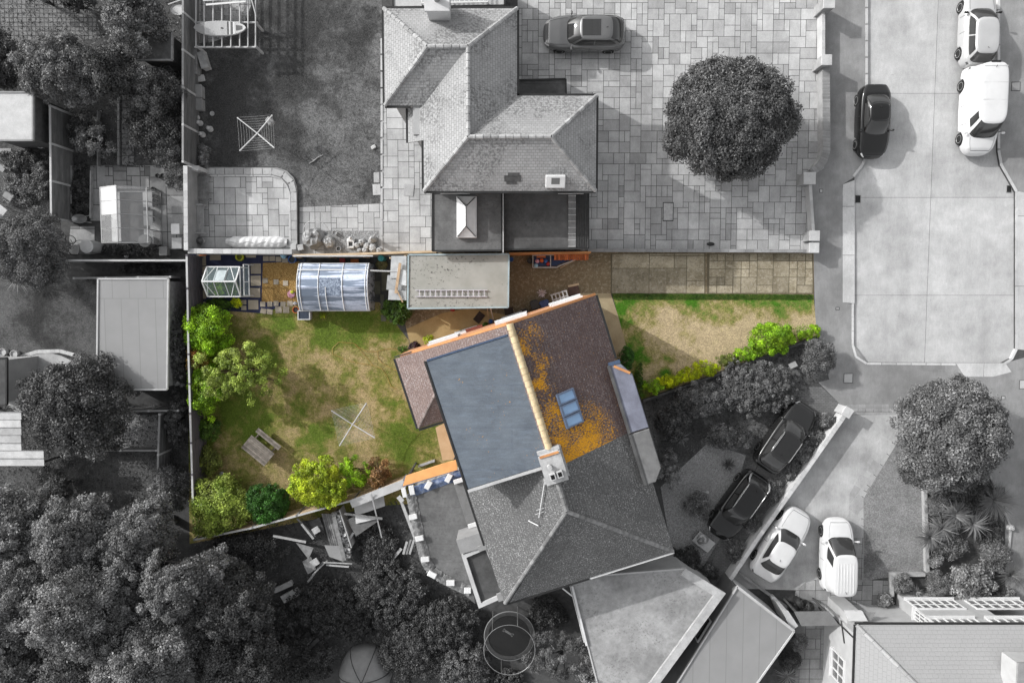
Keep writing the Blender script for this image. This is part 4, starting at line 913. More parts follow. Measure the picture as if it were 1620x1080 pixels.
# ---------------- garage of the colour plot, sheds on the left
mat("garage_top", (.30, .30, .275), (.24, .24, .215), .9)
t = NT("garage_top_speck"); c = t.mix(t.ramp(t.noise(.9, 5), .35, .65), (.315, .31, .285), (.25, .25, .225)); c = t.mix(t.math('MULTIPLY', t.ramp(t.noise(7, 4, .7), .57, .62), t.ramp(t.noise(.5, 2), .45, .55)), c, (.09, .085, .08)); t.bump(t.noise(25, 4), .2, .02); MATS["garage_top"] = t.done(c, .9, .2, True)
mat("trim_pale_blue", (.33, .40, .42), (.25, .31, .33), 2); mat("render_buff", (.42, .36, .28), (.33, .28, .2), 2)
t7, _q = flatroof("garage", "speckled flat roofed garage with a ladder lying on it", [(646, 403), (805, 402), (804, 486), (645, 488)], 2.45, "garage_top", "render_buff", "trim_pale_blue", cat="garage")
t8, _q = flatroof("shed", "long garden shed with pale grey felt roof beside the left boundary", [(155, 441), (266, 441), (264, 616), (153, 616)], 2.3, "garage_felt", "wood_grey", "concrete_pale", cat="shed")
t9, _q = flatroof("shed", "white topped flat roof shed at the left photo edge below the trees", [(-20, 146), (52, 146), (52, 222), (-20, 222)], 2.6, "offwhite", "wood_dark", "concrete_mid", cat="shed")
t10, _q = flatroof("outbuilding", "dark roofed outbuilding corner at the left edge beside the round patio", [(-60, 566), (10, 566), (10, 640), (-60, 646)], 2.6, "felt_dark", cat="outbuilding")
t11, _q = flatroof("shed", "small dark slatted shed roof under the trees beside the tall panel fence", [(216, 50), (272, 50), (272, 95), (216, 95)], 2.1, "wood_dark", "wood_dark", "wood_grey", cat="shed")
# corrugated lean-to with uneven sheets
cr = thing("corrugated_shelter", "white corrugated sheet roof with uneven ends at the lower left edge", "shelter", tuple(W(20, 690)))
b = MB(); rnd = random.Random(2)
for k in range(7):
    y0_, y1_ = 651+k*12.2, 651+(k+1)*12.2; xe = 34 if k < 6 else 70; xe = xe if k < 5 else 70
    pa, pb = W(-60, (y0_+y1_)/2, 2.3), W(xe, (y0_+y1_)/2, 2.3); b.bar(pa+A(0, 0, .03*(k % 2)), pb+A(0, 0, .03*(k % 2)), .42, .04, tone=rnd.uniform(.8, 1.1))
    b.bar(pa+A(0, .2, .05), pb+A(0, .2, .05), .03, .03, tone=.5)
b.build("roof_sheets", mat("corrugated_pale", g(.5), g(.38), 2), cr)
b = MB(); 
for (x, y) in ((-50, 655), (30, 655), (65, 732), (-50, 732)): p = W(x, y, 2.2); b.bar((p.x, p.y, 0), (p.x, p.y, 2.25), .1)
b.build("post", lib("wood_dark"), cr)
# ================================================================ walls and fences
def panelfence(name, label, pts, h, zt=None, face="wood_grey", post="concrete_pale", pan=1.83, cap=None, grp=None, cat="fence", thick=.05):
    "pts: line of the fence's top in the plan at height h"
    P = [W(x, y, h if zt is None else zt) for x, y in pts]
    mid = P[len(P)//2]; t_ = thing(name, label, cat, (P[0].x, P[0].y, 0), group=grp); bp = MB(); rnd = random.Random(len(label))
    for a_, c_ in zip(P, P[1:]):
        n = max(1, round((c_-a_).length/pan)); d_ = (c_-a_).normalized()
        for k in range(n):
            p, q = a_.lerp(c_, k/n), a_.lerp(c_, (k+1)/n); p = Vector((p.x, p.y, 0)); q = Vector((q.x, q.y, 0))
            tn = rnd.uniform(.85, 1.15); nb = 8
            for j in range(nb):
                z0 = h*j/nb+.03; bp.bar(p+d_*.05+A(0, 0, z0+h/nb/2-.005), q-d_*.05+A(0, 0, z0+h/nb/2-.005), thick*(.6+.5*(j % 2)), h/nb-.012, tone=tn*rnd.uniform(.9, 1.1))
            b = MB(); b.box(p+A(0, 0, h/2+.04), (.11, .11, h+.08), rz=math.atan2(d_.y, d_.x)); b.build("post", lib(post), t_)
        b = MB(); q = Vector((c_.x, c_.y, 0)); b.box(q+A(0, 0, h/2+.04), (.11, .11, h+.08), rz=math.atan2(d_.y, d_.x))
    b.build("post", lib(post), t_)
    bp.build("panel", lib(face), t_)
    if cap:
        b = MB(); b.band(P, thick+.05, h+.03, h+.07); b.build("capping", lib(cap), t_)
    return t_
mat("fence_face", g(.15), g(.10), 1.2, stretch=(1, 1, 4)); mat("fence_slate", (.11, .10, .11), (.075, .07, .08), 1.5, stretch=(1, 1, 4)); mat("cream_timber", (.52, .40, .27), (.42, .31, .2), 3)
panelfence("panel_fence", "tall grey panel fence along the left side of the lawn with the paddle board", [(290, -40), (290, 256)], 1.85, face="fence_face", pan=2.05, cap="concrete_mid", grp="garden boundary fences")
panelfence("panel_fence", "grey batten fence between the left edge garden and the greenhouse garden", [(80, 168), (82, 345)], 1.8, face="fence_face", cap="concrete_pale", grp="garden boundary fences")
panelfence("panel_fence", "dark slate coloured fence left of the small green glasshouse", [(296, 404), (299, 560), (303, 700), (306, 800)], 1.8, face="fence_slate", post="fence_slate", cap="concrete_pale", grp="garden boundary fences")
panelfence("panel_fence", "thin pale topped fence below the grey greenhouse and water butt", [(104, 412), (293, 412)], 1.6, face="fence_face", cap="concrete_pale", grp="garden boundary fences")
panelfence("panel_fence", "low fence just above the long pale shed roof", [(118, 440), (270, 438)], 1.0, face="fence_face", cap="concrete_mid", grp="garden boundary fences")
panelfence("panel_fence", "grey fence running down from the gravel bed to the big wood", [(253, 655), (249, 782)], 1.3, face="fence_face", cap="concrete_mid", grp="garden boundary fences")
panelfence("panel_fence", "short fence along the bottom of the gravel bed beside the big dark tree", [(135, 712), (248, 712)], .8, face="fence_face", cap="concrete_mid", grp="garden boundary fences")
panelfence("panel_fence", "short fence above the gravel bed below the long shed", [(190, 650), (282, 649)], 1.3, face="fence_face", cap="concrete_mid", grp="garden boundary fences")
panelfence("panel_fence", "weathered boundary fence from the bottom left shrubs to the orange canopy", [(308, 853), (400, 834), (470, 815), (560, 790), (637, 762)], 1.5, face="cream_timber", post="wood_grey", cap="offwhite", grp="garden boundary fences")
# pale boards laid along the top of that fence
b = MB(); pts = WL([(555, 797), (640, 764)], 1.62); b.bar(pts[0], pts[1], .45, .03, tone=1); tag(b.build("board", lib("offwhite")), "pale board lying along the fence top left of the orange canopy", "board")
# patio side wall and wall line between the plots
def wall(name, label, pts, wd, h, m, zt=None, capm=None, cw=.06, cat="wall", seg=None, face=False):
    P = [W(x, y, h if zt is None else zt) for x, y in pts]; c_ = sum(P, Vector())/len(P); t_ = thing(name, label, cat, (c_.x, c_.y, 0))
    b = MB(); b.band(P, wd, 0, h-.05); b.build("body", lib(m), t_)
    b = MB(); b.band(P, wd+cw, h-.048, h, seg=seg or .45, rnd=random.Random(len(label))); b.build("coping", lib(capm or m), t_)
    return t_
wall("garden_wall", "smooth grey wall at the left of the raised patio with pale top", [(293, 262), (294, 396)], .16, 1.75, "concrete_mid", capm="concrete_pale")
wall("garden_wall", "white topped wall between the raised patio and the small glasshouse", [(297, 397), (462, 398)], .2, 1.6, "concrete_pale", capm="offwhite")
wall("driveway_wall", "long low grey wall between the square paved drive and the worn side drive", [(930, 396), (1284, 397)], .12, .55, "concrete_mid", capm="concrete_mid")
wall("patio_back_wall", "short wall across the top of the patio at the left fence", [(293, 266), (315, 266)], .2, 1.2, "concrete_pale")
wall("driveway_wall", "straight thin wall edging the square paved drive at the top right", [(1303, 8), (1303, 90)], .10, .7, "concrete_pale")
wall("driveway_wall", "brick topped curving wall right of the round driveway tree", [(1307, 104), (1308, 238), (1304, 252), (1296, 264), (1284, 273)], .34, .75, "brick_grey", capm="concrete_mid", seg=.075)
wall("driveway_wall", "thin wall between two pillars at the lower right of the square paved drive", [(1282, 292), (1287, 366)], .10, .6, "concrete_pale")
def pillar(px, py, s_, h, label, rz=0, m="brick_grey", cm="concrete_pale"):
    p = W(px, py, h); t_ = thing("gate_pillar", label, "pillar", (p.x, p.y, 0), group="pillars of the drive walls")
    b = MB(); b.box((p.x, p.y, h/2-.03), (s_, s_, h-.06), rz); b.build("shaft", lib(m), t_)
    b = MB(); b.box((p.x, p.y, h-.015), (s_+.06, s_+.06, .07), rz, bev=.015); b.build("cap", lib(cm), t_)
pillar(1312, 4, .55, 1.25, "brick pillar at the top edge beside a parked car's rubble"[:34]+" end of the thin wall"); pillar(1308, 95, .5, 1.2, "brick pillar between the thin wall and the curving wall"); pillar(1281, 282, .6, 1.0, "pillar at the foot of the curving wall"); pillar(1289, 373, .5, 1.0, "brick topped pillar, upper of two at the drive corner", cm="concrete_pale"); pillar(1288, 392, .5, .9, "smooth pale pillar, lower of two at the drive corner", cm="kerb_stone")
pillar(1341, 652, .48, .95, "pale square pillar at the top of the long white wall", rz=R(-32), m="concrete_pale", cm="kerb_stone")
wall("white_wall", "long whitewashed wall between the two dark cars and the white cars", [(1338, 655), (1268, 755), (1200, 850), (1152, 922)], .17, .85, "render_white", capm="render_white", cat="wall")
wall("timber_edging", "straight timber edging between the corner lawn and the spiky plants", [(1464, 770), (1468, 905)], .14, .3, "wood_pale", cat="edging"); wall("timber_edging", "L shaped timber edging round the two clipped bushes by the house", [(1464, 909), (1411, 909), (1412, 944)], .14, .3, "wood_pale", cat="edging")
wall("boundary_fence", "dark low fence behind the yellow green hedge of the front lawn", [(1018, 634), (1110, 602), (1200, 568), (1296, 532)], .07, .45, "wood_dark", capm="wood_dark", cat="fence")
wall("garage_coping", "pale brick edge beside the garage door and pale drive", [(1168, 905), (1252, 965)], .10, .25, "concrete_mid", cat="edging")
# timber rail along the plot line right of the patio
rl = thing("rail_fence", "cream timber rail fence between the rear patio and the barrel roofed greenhouse", "fence", tuple(W(550, 403)))
b = MB(); P = WL([(463, 404), (560, 402), (648, 399), (690, 398)], 1.5); 
for a_, c_ in zip(P, P[1:]): b.bar(a_, c_, .12, .05); b.bar(a_-A(0, 0, .75), c_-A(0, 0, .75), .03, 1.3)
b.build("rail", lib("cream_timber"), rl)
for x in (466, 520, 575, 640): b = MB(); p = W(x, 403, 1.5); b.box((p.x, p.y-.08, .75), (.09, .09, 1.5)); b.build("post", lib("cream_timber"), rl)
b = MB(); P = WL([(464, 405), (590, 405)], 1.62); b.tube(P, .045, 8); tag(b.build("pipe", lib("offwhite")), "white pipe lying along the cream timber rail fence", "pipe")
b = MB(); P = WL([(586, 428), (640, 430)], 1.9); b.tube(P, .04, 8); b.tube([P[0]+A(.02, 0, 0), A(P[0].x+.02, P[0].y, 0)], .03, 6); tag(b.build("pole", lib("offwhite")), "white pole reaching from the barrel roofed greenhouse to the garage lean-to", "pole")
b = MB(); P = WL([(806, 401), (935, 399)], 1.3); b.bar(P[0]-A(0, 0, .65), P[1]-A(0, 0, .65), .10, 1.3); tag(b.build("brick_wall", lib("brick_orange")), "thin orange brick wall behind the boat and the stacked roof tiles", "wall")

# ================================================================ cars
glass("car_glass", g(.035), .03); glass("car_glass_pale", g(.14), .06)
def paint(name, c, rough=.18, metal=0.0, coat=.8):
    t = NT(name); t.done(t.mix(t.ramp(t.noise(1.5, 3), .3, .7), c, tuple(v*.9 for v in c)), rough, .5, metal=metal)
    t.b.inputs["Coat Weight"].default_value = coat; t.b.inputs["Coat Roughness"].default_value = .05; MATS[name] = t.m; return t.m
paint("paint_white", g(.60), .3, coat=.4); paint("paint_silver", g(.50), .35, .3, .5); paint("paint_black", g(.008), .12, coat=.3); paint("paint_grey", g(.15), .25, .35); paint("paint_charcoal", g(.018), .2, .1, coat=.3)
mat("tyre", g(.018), None, 8, rough=.8, bump=.1); mat("rim_metal", g(.42), g(.35), 3, rough=.3, metal=.5, bump=0); glass("lamp_glass", g(.55), .08); glass("lamp_red", g(.09), .1)
def sgn(v): return -1 if v < 0 else 1
def car(name, label, cat, px, py, head, L, Wd, H, pm, prof, cab, nf=3.2, nr=4.5, zref=.8, glassm="car_glass", sides=((.80, .04), (-.02, -.78)), rear=True, roofglass=None, rails=False, sill=.26, wr=.32, grp="parked cars and vans"):
    """head: world angle of the nose. prof: (x fraction -1..1, height) of bonnet/belt line. cab: front base x, roof front x, roof rear x, rear base x (fractions of L/2),
    half width at belt and at roof (fractions of Wd/2)"""
    p = W(px, py, zref); zg = -.115 if px > 1372 and py < 570 else .015
    t_ = thing(name, label, cat, (p.x, p.y, zg), rz=head, local=True, group=grp)
    hl, hw = L/2, Wd/2; xs_ = [q[0] for q in prof]; hs_ = [q[1] for q in prof]
    def top(s): return float(np.interp(s, xs_, hs_))
    def hwid(s):
        n = nf if s > 0 else nr; return hw*(max(0.0, 1-abs(s)**(n*1.6)))**(1/n)*(1-.05*abs(s))
    wx = (.60*hl+.0, -.60*hl)
    def arch(x, z):
        for xw in wx:
            dx = abs(x-xw)
            if dx < wr+.05: z = max(z, math.sqrt(max(0, (wr+.05)**2-dx*dx))+wr-.02)
        return z
    V = [(1.0, 0, .0), (1.02, .35, 0), (1.0, .70, 0), (.965, .90, 0), (.90, .98, 0), (.72, 1.0, .02), (.38, 1.0, .045), (0, 1.0, .055)]
    def body(s, v):
        "v -1..1 from the right sill over the top to the left sill"
        a = (1-abs(v))*7; i = min(int(a), 6); f = a-i; w0, h0, c0 = V[i]; w1, h1, c1 = V[i+1]
        wf, hf, cr_ = w0+(w1-w0)*f, h0+(h1-h0)*f, c0+(c1-c0)*f
        x = s*hl; zt = top(s); zs = sill+.10*abs(s)**6
        if a < 2.2: z = zs+(zt-zs)*hf; z = max(z, min(arch(x, 0), zs+(zt-zs)*.86)) if a < 2 else z
        else: z = zs+(zt-zs)*hf
        return Vector((x, -sgn(v)*hwid(s)*wf if abs(v) > 1e-6 else 0, z+cr_*(1-s*s*.5)))
    b = MB(); NS = 72; ss = [math.sin((k/NS-.5)*math.pi)*.5+(k/NS-.5) for k in range(NS+1)]; ss = [max(-.9985, min(.9985, s)) for s in ss]; vv = [-1+k/7 for k in range(15)]
    base = 0
    for s in ss:
        for v in vv: b.v.append(tuple(body(s, v)))
    nv = 15
    for i in range(NS):
        for j in range(nv-1):
            a = i*nv+j; b.f.append([a, a+nv, a+nv+1, a+1]); b.t.append(1); b.m.append(0)
    b.f.append([j for j in range(nv)]); b.t.append(1); b.m.append(0); b.f.append([NS*nv+j for j in range(nv)][::-1]); b.t.append(1); b.m.append(0)
    bd = b.build("body", pm, t_, smooth='auto'); 
    b = MB(); b.box((0, 0, .24), (L*.8, Wd*.8, .14)); b.build("underbody", lib("tyre"), t_)
    fb, fr, rr_, rb, wb, wr_ = cab; fb, fr, rr_, rb = fb*hl, fr*hl, rr_*hl, rb*hl; wb *= hw; wr_ *= hw; N_ = 5.0
    def shell(th, t, off=0.0):
        f_ = fb+(fr-fb)*t; r_ = rb+(rr_-rb)*t; wv = wb+(wr_-wb)*max(t, 0)**1.15; cx, a = (f_+r_)/2, (f_-r_)/2
        c, s_ = math.cos(th), math.sin(th)
        x = cx+sgn(c)*a*abs(c)**(2/N_); y = sgn(s_)*wv*abs(s_)**(2/N_)
        if c > 0: x += .10*(1-(y/wv)**2)*c*(1-.4*t)
        elif c < 0: x -= .05*(1-(y/wv)**2)*abs(c)
        zb = top(max(-1, min(1, x/hl)))+.01; z = zb+(H-.045-zb)*t+.05*math.sin(t*math.pi)
        o = Vector((x, y, z))
        if off: o += Vector((c, s_*1.0, .6)).normalized()*off
        return o
    b = MB(); NT_ = 80; ts = [-.12, 0, .2, .4, .6, .8, .93, 1.0]; ths = [2*math.pi*k/NT_ for k in range(NT_)]
    for t in ts:
        for th in ths: b.v.append(tuple(shell(th, t)))
    rc = Vector(((fr+rr_)/2, 0, H))
    for (ins, dz) in ((.955, -.022), (.88, -.006), (.6, .002), (.3, .006)):
        for th in ths:
            q = shell(th, 1); b.v.append((rc.x+(q.x-rc.x)*ins, q.y*ins, H+dz))
    rows = len(ts)+4
    for i in range(rows-1):
        for j in range(NT_):
            b.f.append([i*NT_+j, i*NT_+(j+1) % NT_, (i+1)*NT_+(j+1) % NT_, (i+1)*NT_+j]); b.t.append(1); b.m.append(0)
    b.f.append([(rows-1)*NT_+j for j in range(NT_)]); b.t.append(1); b.m.append(0)
    b.build("cabin", pm, t_, smooth='auto')
    def patch(th0, th1, t0, t1, nm, m, n=14, off=.012):
        b = MB(); b.grid(lambda u, v: shell(th0+(th1-th0)*u, t0+(t1-t0)*v, off), n, 5); b.build(nm, lib(m), t_, smooth=True)
    patch(-R(41), R(41), .06, .96, "windscreen", glassm)
    patch(-R(40), R(40), -.03, .055, "cowl", "tyre", off=.014)
    if rear: patch(R(180-41), R(180+41), .10, .93, "rear_window", glassm)
    def th_of(f): return math.acos(sgn(f)*abs(f)**(N_/2))
    for sg_ in (1, -1):
        for (f0, f1) in sides: 
            a0, a1 = th_of(f0)*sg_, th_of(f1)*sg_; patch(min(a0, a1), max(a0, a1), .14, .86, "side_window", "car_glass", 10)
        # rubbing line and door gaps
        for xw in wx:
            b = MB(); y_ = sg_*(hwid(xw/hl)-.10)
            M_ = Matrix.Rotation(-sg_*math.pi/2, 4, 'X')
            b.lathe([(wr*.55, -.10), (wr*.93, -.10), (wr, -.05), (wr, .06), (wr*.94, .11), (wr*.62, .115)], (xw, y_, wr), 24, M=M_); wh = b.build("wheel", lib("tyre"), t_, smooth='auto')
            b = MB(); b.lathe([(0.001, .075), (wr*.18, .10), (wr*.5, .085), (wr*.6, .118), (wr*.66, .118), (wr*.66, .05)], (xw, y_, wr), 24, M=M_)
            o = b.build("rim", lib("rim_metal"), wh, smooth='auto', origin=(0, 0, 0)); o.location = (0, 0, 0)
        b = MB(); mx = fb-.16; b.box((mx, sg_*(wb+.16), top(mx/hl)+.10), (.11, .2, .13), bev=.04); b.box((mx, sg_*(wb+.04), top(mx/hl)+.05), (.05, .12, .04)); b.build("wing_mirror", pm if pm.name not in ("paint_silver",) else lib("tyre"), t_)
        b = MB(); b.grid(lambda u, v: body(.86+.10*u, -sg_*(.42+.22*v))+Vector((.006, 0, .010)), 5, 5, flip=sg_ > 0); b.build("headlight", lib("lamp_glass"), t_, smooth=True)
        b = MB(); b.grid(lambda u, v: body(-.955+.06*u, -sg_*(.46+.2*v))+Vector((-.006, 0, .010)), 5, 5, flip=sg_ > 0); b.build("tail_light", lib("lamp_red"), t_, smooth=True)
    # bonnet shut line, bumper line, door lines
    b = MB(); sb = fb/hl+.02
    for vv0, s0, s1 in ((.33, sb, .90), (-.33, sb, .90)):
        b.grid(lambda u, v: body(s0+(s1-s0)*u, vv0+(.013 if v > .5 else 0))+Vector((0, 0, .006)), 12, 1)
    b.grid(lambda u, v: body(.90+(.009 if v > .5 else 0), -.33+.66*u)+Vector((0, 0, .006)), 12, 1, flip=True)
    for sd in (.30, -.12): 
        for sg_ in (1, -1): b.grid(lambda u, v: body(sd+(.009 if v > .5 else 0), sg_*(.60+.30*u))+Vector((0, -sg_*.006, .004)), 8, 1)
    b.build("shut_lines", lib("tyre"), t_)
    b = MB(); b.box((hl*.985, 0, .42), (.04, .5, .11), bev=.01); b.box((-hl*.985, 0, .5), (.04, .5, .11), bev=.01); b.build("number_plate", lib("offwhite"), t_)
    if roofglass:
        x0_, x1_ = roofglass; b = MB(); b.box(((x0_+x1_)/2*hl, 0, H+.006), ((x1_-x0_)*hl, wr_*1.35, .012), bev=.004); b.box(((x0_+x1_)/2*hl, 0, H+.013), (.03, wr_*1.3, .012)); b.build("sunroof", lib("car_glass"), t_)
    if rails:
        for sg_ in (1, -1): b = MB(); b.tube([(fr-.1, sg_*wr_*.95, H-.01), (fr-.25, sg_*wr_*.94, H+.04), (rr_+.25, sg_*wr_*.94, H+.04), (rr_+.1, sg_*wr_*.95, H-.01)], .018, 6); b.build("roof_rail", lib("rim_metal"), t_)
    b = MB(); b.tube([(rr_+.25, 0, H), (rr_+.16, 0, H+.09)], .012, 6); b.build("antenna", lib("tyre"), t_)
    return t_
hatch = [(-1, .62), (-.95, .86), (-.8, .96), (0, .93), (.42, .9), (.6, .84), (.85, .72), (.95, .62), (1, .45)]
saloon = [(-1, .55), (-.96, .84), (-.72, .97), (0, .93), (.38, .9), (.6, .84), (.85, .72), (.95, .62), (1, .45)]
car("parked_car", "grey car with a dark glass sunroof on the square paved drive", "car", 925, 51, R(180), 4.45, 1.84, 1.45, lib("paint_grey"), saloon, (.40, .10, -.60, -.93, .84, .68), roofglass=(-.36, .08), sides=((.80, .1), (.05, -.78)))
car("parked_car", "silver hatchback cut by the top edge above the white van", "car", 1553, 42, R(90), 4.1, 1.74, 1.5, lib("paint_silver"), hatch, (.42, .10, -.74, -.93, .86, .70))
vanp = [(-1, .7), (-.97, .95), (0, 1.02), (.42, 1.0), (.6, .98), (.85, .86), (.95, .7), (1, .5)]
v1 = car("parked_van", "white panel van facing down on the concrete road", "van", 1555, 174, R(-90), 4.75, 1.82, 1.83, lib("paint_white"), vanp, (.60, .36, -.93, -.975, .95, .80), nr=9, sides=((.80, .56),), rear=False, wr=.33)
car("parked_car", "small black two door car parked at the left road kerb", "car", 1386, 190, R(-90), 4.0, 1.72, 1.38, lib("paint_black"), saloon, (.36, .04, -.38, -.66, .82, .62), nr=3.4, sides=((.78, -.6),))
car("parked_car", "black hatchback nearest the road on the block paved drive", "car", 1245, 692, R(56), 4.35, 1.8, 1.46, lib("paint_charcoal"), hatch, (.42, .12, -.56, -.90, .85, .68), rails=True)
car("parked_car", "black estate car with pale rear trim parked lower on the block paved drive", "car", 1169, 801, R(236), 4.3, 1.78, 1.48, lib("paint_black"), hatch, (.42, .12, -.70, -.90, .86, .68), rails=True)
car("parked_car", "white saloon car beside the long white wall", "car", 1238, 862, R(59), 4.5, 1.8, 1.42, lib("paint_white"), saloon, (.38, .08, -.42, -.72, .84, .66), sides=((.76, -.70),))
car("parked_van", "white compact van with ribbed roof beside the corner lawn", "van", 1326, 878, R(90), 4.15, 1.7, 1.78, lib("paint_white"), [(-1, .7), (-.97, .95), (0, 1.0), (.42, .98), (.6, .92), (.85, .80), (.95, .66), (1, .48)], (.50, .14, -.93, -.975, .94, .78), nr=8, sides=((.80, .35),), rear=False, glassm="car_glass")
for o in [o for o in sc.objects if o.get("label", "").startswith("white compact van")]:
    b = MB()
    for k in range(6): b.box((-.95, -.42+.168*k, 1.785), (1.7, .05, .02), bev=.008)
    b.build("roof_ribs", lib("paint_white"), o)
for o in [o for o in sc.objects if o.get("label", "").startswith("white panel van")]:
    b = MB()
    for x in (-2.05, -1.2, -.3): b.box((x, 0, 1.833), (.03, 1.3, .012))
    b.build("roof_seams", mat("seam", g(.55), None, 2), o); b = MB(); b.box((-2.28, 0, 1.80), (.10, .5, .06), bev=.02); b.build("brake_lamp", lib("tyre"), o)
for o in [o for o in sc.objects if o.get("label", "").startswith("black estate")]:
    for sg_ in (1, -1):
        b = MB(); b.tube([(-1.5, sg_*.6, 1.42), (-1.68, sg_*.66, 1.30), (-1.88, sg_*.64, 1.12), (-2.02, sg_*.55, .98)], [.03, .05, .055, .03], 8); b.build("rear_trim", lib("rim_metal"), o, smooth=True)
# ================================================================ plants
def leaf_mesh(name, C, N, size, tone, mat_, parent, aspect=.6, rng=None):
    n = len(C); N = N/np.maximum(np.linalg.norm(N, axis=1, keepdims=True), 1e-6)
    T = rng.normal(size=(n, 3)); T -= N*(T*N).sum(1, keepdims=True); T /= np.maximum(np.linalg.norm(T, axis=1, keepdims=True), 1e-6); B_ = np.cross(N, T)
    s = (size*rng.uniform(.7, 1.3, n))[:, None]; a = T*s*.5; c = B_*s*.5*aspect
    V = np.stack([C-a, C-c+N*s*.05, C+a, C+c+N*s*.05], 1).reshape(-1, 3)
    org = np.array(parent["_org"] if parent is not None else (0, 0, 0)); V = V-org
    me = bpy.data.meshes.new(name); me.vertices.add(4*n); me.vertices.foreach_set("co", V.ravel().astype(np.float32))
    me.loops.add(4*n); me.loops.foreach_set("vertex_index", np.arange(4*n, dtype=np.int32))
    me.polygons.add(n); me.polygons.foreach_set("loop_start", np.arange(0, 4*n, 4, dtype=np.int32)); me.polygons.foreach_set("loop_total", np.full(n, 4, dtype=np.int32))
    at = me.attributes.new("tone", 'FLOAT', 'FACE'); at.data.foreach_set("value", tone.astype(np.float32))
    me.materials.append(mat_); me.update(); me.validate()
    o = bpy.data.objects.new(name, me); sc.collection.objects.link(o)
    if parent is not None: o.parent = parent
    return o
LM = {}
def lm(key):
    tab = dict(wood=(g(.22), g(.145)), dark=(g(.10), g(.065)), mid=(g(.18), g(.12)), pale=(g(.26), g(.18)), driveway=(g(.125), g(.09)), fluffy=(g(.15), g(.105)), flower=(g(.13), g(.045)), deep=(g(.065), g(.045)), ball=(g(.22), g(.17)), soft=(g(.20), g(.13)),
               lime=((.44, .50, .03), (.24, .34, .02)), apple=((.33, .40, .08), (.15, .22, .03)), bright=((.30, .48, .02), (.15, .30, .015)), glossy=((.05, .15, .02), (.03, .09, .012)), hedge=((.60, .62, .01), (.32, .42, .01)), green=((.09, .17, .02), (.05, .10, .015)), olive=((.2, .24, .05), (.11, .13, .03)), purple=((.05, .02, .03), (.03, .015, .02)), rust=((.3, .12, .03), (.15, .12, .02)), bloom=((.75, .68, .68), (.6, .5, .5)), dry=((.35, .2, .09), (.2, .12, .05)))
    return leafmat("leaf_"+key, *tab[key])
def crown(name, label, cat, px, py, rpx, rpy, zt, key, nl=9000, size=.10, ncl=60, clr=.35, grp=None, trunk=True, keep=None, rz=None, seed=None, jit=.5, outer=.55, aspect=.6, base=0.0, limbs=7, open_=0, part="crown", flat=1.0):
    "px,py,rpx,rpy: the crown as mapped at half its height"
    rng = np.random.default_rng(seed if seed is not None else int(px*7+py*13)); zc = zt*(.55 if trunk else .42); c = W(px, py, zc)
    k = (HCAM-zc)/HCAM/28*(1.0 if trunk else 1.12); rx, ry = rpx*k, rpy*k; rzv = rz or (zt-zc)
    t_ = thing(name, label, cat, (c.x, c.y, base), group=grp)
    d = rng.normal(size=(ncl*3, 3)); d /= np.linalg.norm(d, axis=1, keepdims=True); d = d[d[:, 2] > (-.35 if trunk else -.1)][:ncl]; m_ = len(d)
    hf = rng.uniform(size=m_) < .55; ra = np.sqrt(rng.uniform(0, 1, m_)); an = rng.uniform(0, 2*np.pi, m_); up_ = np.stack([ra*np.cos(an), ra*np.sin(an), np.sqrt(np.maximum(0, 1-ra**2))], 1); d[hf] = up_[hf]
    f = rng.uniform(outer, 1, m_)**.7; cr = clr*rng.uniform(.6, 1.25, m_)*min(rx, ry)
    az = np.arctan2(d[:, 1], d[:, 0]); ph = rng.uniform(0, 6.28, 4); wob = 1+.09*np.sin(2*az+ph[0])+.07*np.sin(3*az+ph[1])+.06*np.sin(5*az+ph[2])+.05*np.sin(8*az+ph[3]); wob = 1+(wob-1)*(.4 if name == 'round_tree' else .8); f = f*(wob if trunk else 1+(wob-1)*.7)
    cc = np.stack([c.x+d[:, 0]*f*(rx-cr*.6), c.y+d[:, 1]*f*(ry-cr*.6), zc+d[:, 2]*f*np.maximum(rzv-cr*.5, .1)*flat], 1)
    i = rng.choice(m_, nl, p=cr**2/np.sum(cr**2)); e = rng.normal(size=(nl, 3)); e += d[i]*.7+np.array([0, 0, .45]); e /= np.linalg.norm(e, axis=1, keepdims=True)
    rr = cr[i]*(rng.uniform(.35 if open_ else .55, 1.0, nl)+rng.exponential(.09, nl)); P = cc[i]+e*rr[:, None]*np.array([1, 1, .85]); 
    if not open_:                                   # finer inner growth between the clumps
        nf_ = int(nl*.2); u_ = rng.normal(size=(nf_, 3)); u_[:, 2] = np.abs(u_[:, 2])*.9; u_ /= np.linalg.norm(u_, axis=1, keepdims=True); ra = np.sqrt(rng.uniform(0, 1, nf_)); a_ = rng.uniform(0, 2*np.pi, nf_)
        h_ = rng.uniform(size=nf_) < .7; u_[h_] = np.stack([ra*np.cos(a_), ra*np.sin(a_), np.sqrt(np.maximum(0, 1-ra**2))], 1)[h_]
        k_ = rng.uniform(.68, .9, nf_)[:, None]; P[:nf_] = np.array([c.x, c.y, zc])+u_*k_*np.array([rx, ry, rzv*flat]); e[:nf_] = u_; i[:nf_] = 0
    P[:, 2] = np.maximum(P[:, 2], base+.04)
    N = e+rng.normal(size=(nl, 3))*(jit+.25)+np.array([0, 0, .25]); tn = np.where(np.arange(nl) < (0 if open_ else int(nl*.2)), .7, rng.uniform(.6, 1.4, m_)[i])*rng.uniform(.5, 1.5, nl)*np.where(rng.uniform(size=nl) < .06, 1.7, 1)  # tone spread imitates lit clumps; the few brightest leaves are painted highlights
    if keep is not None: ok = keep(P); P, N, tn = P[ok], N[ok], tn[ok]
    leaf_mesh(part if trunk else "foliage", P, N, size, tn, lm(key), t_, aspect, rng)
    colr = key in ("lime", "apple", "bright", "glossy", "hedge", "green", "olive", "rust", "dry")
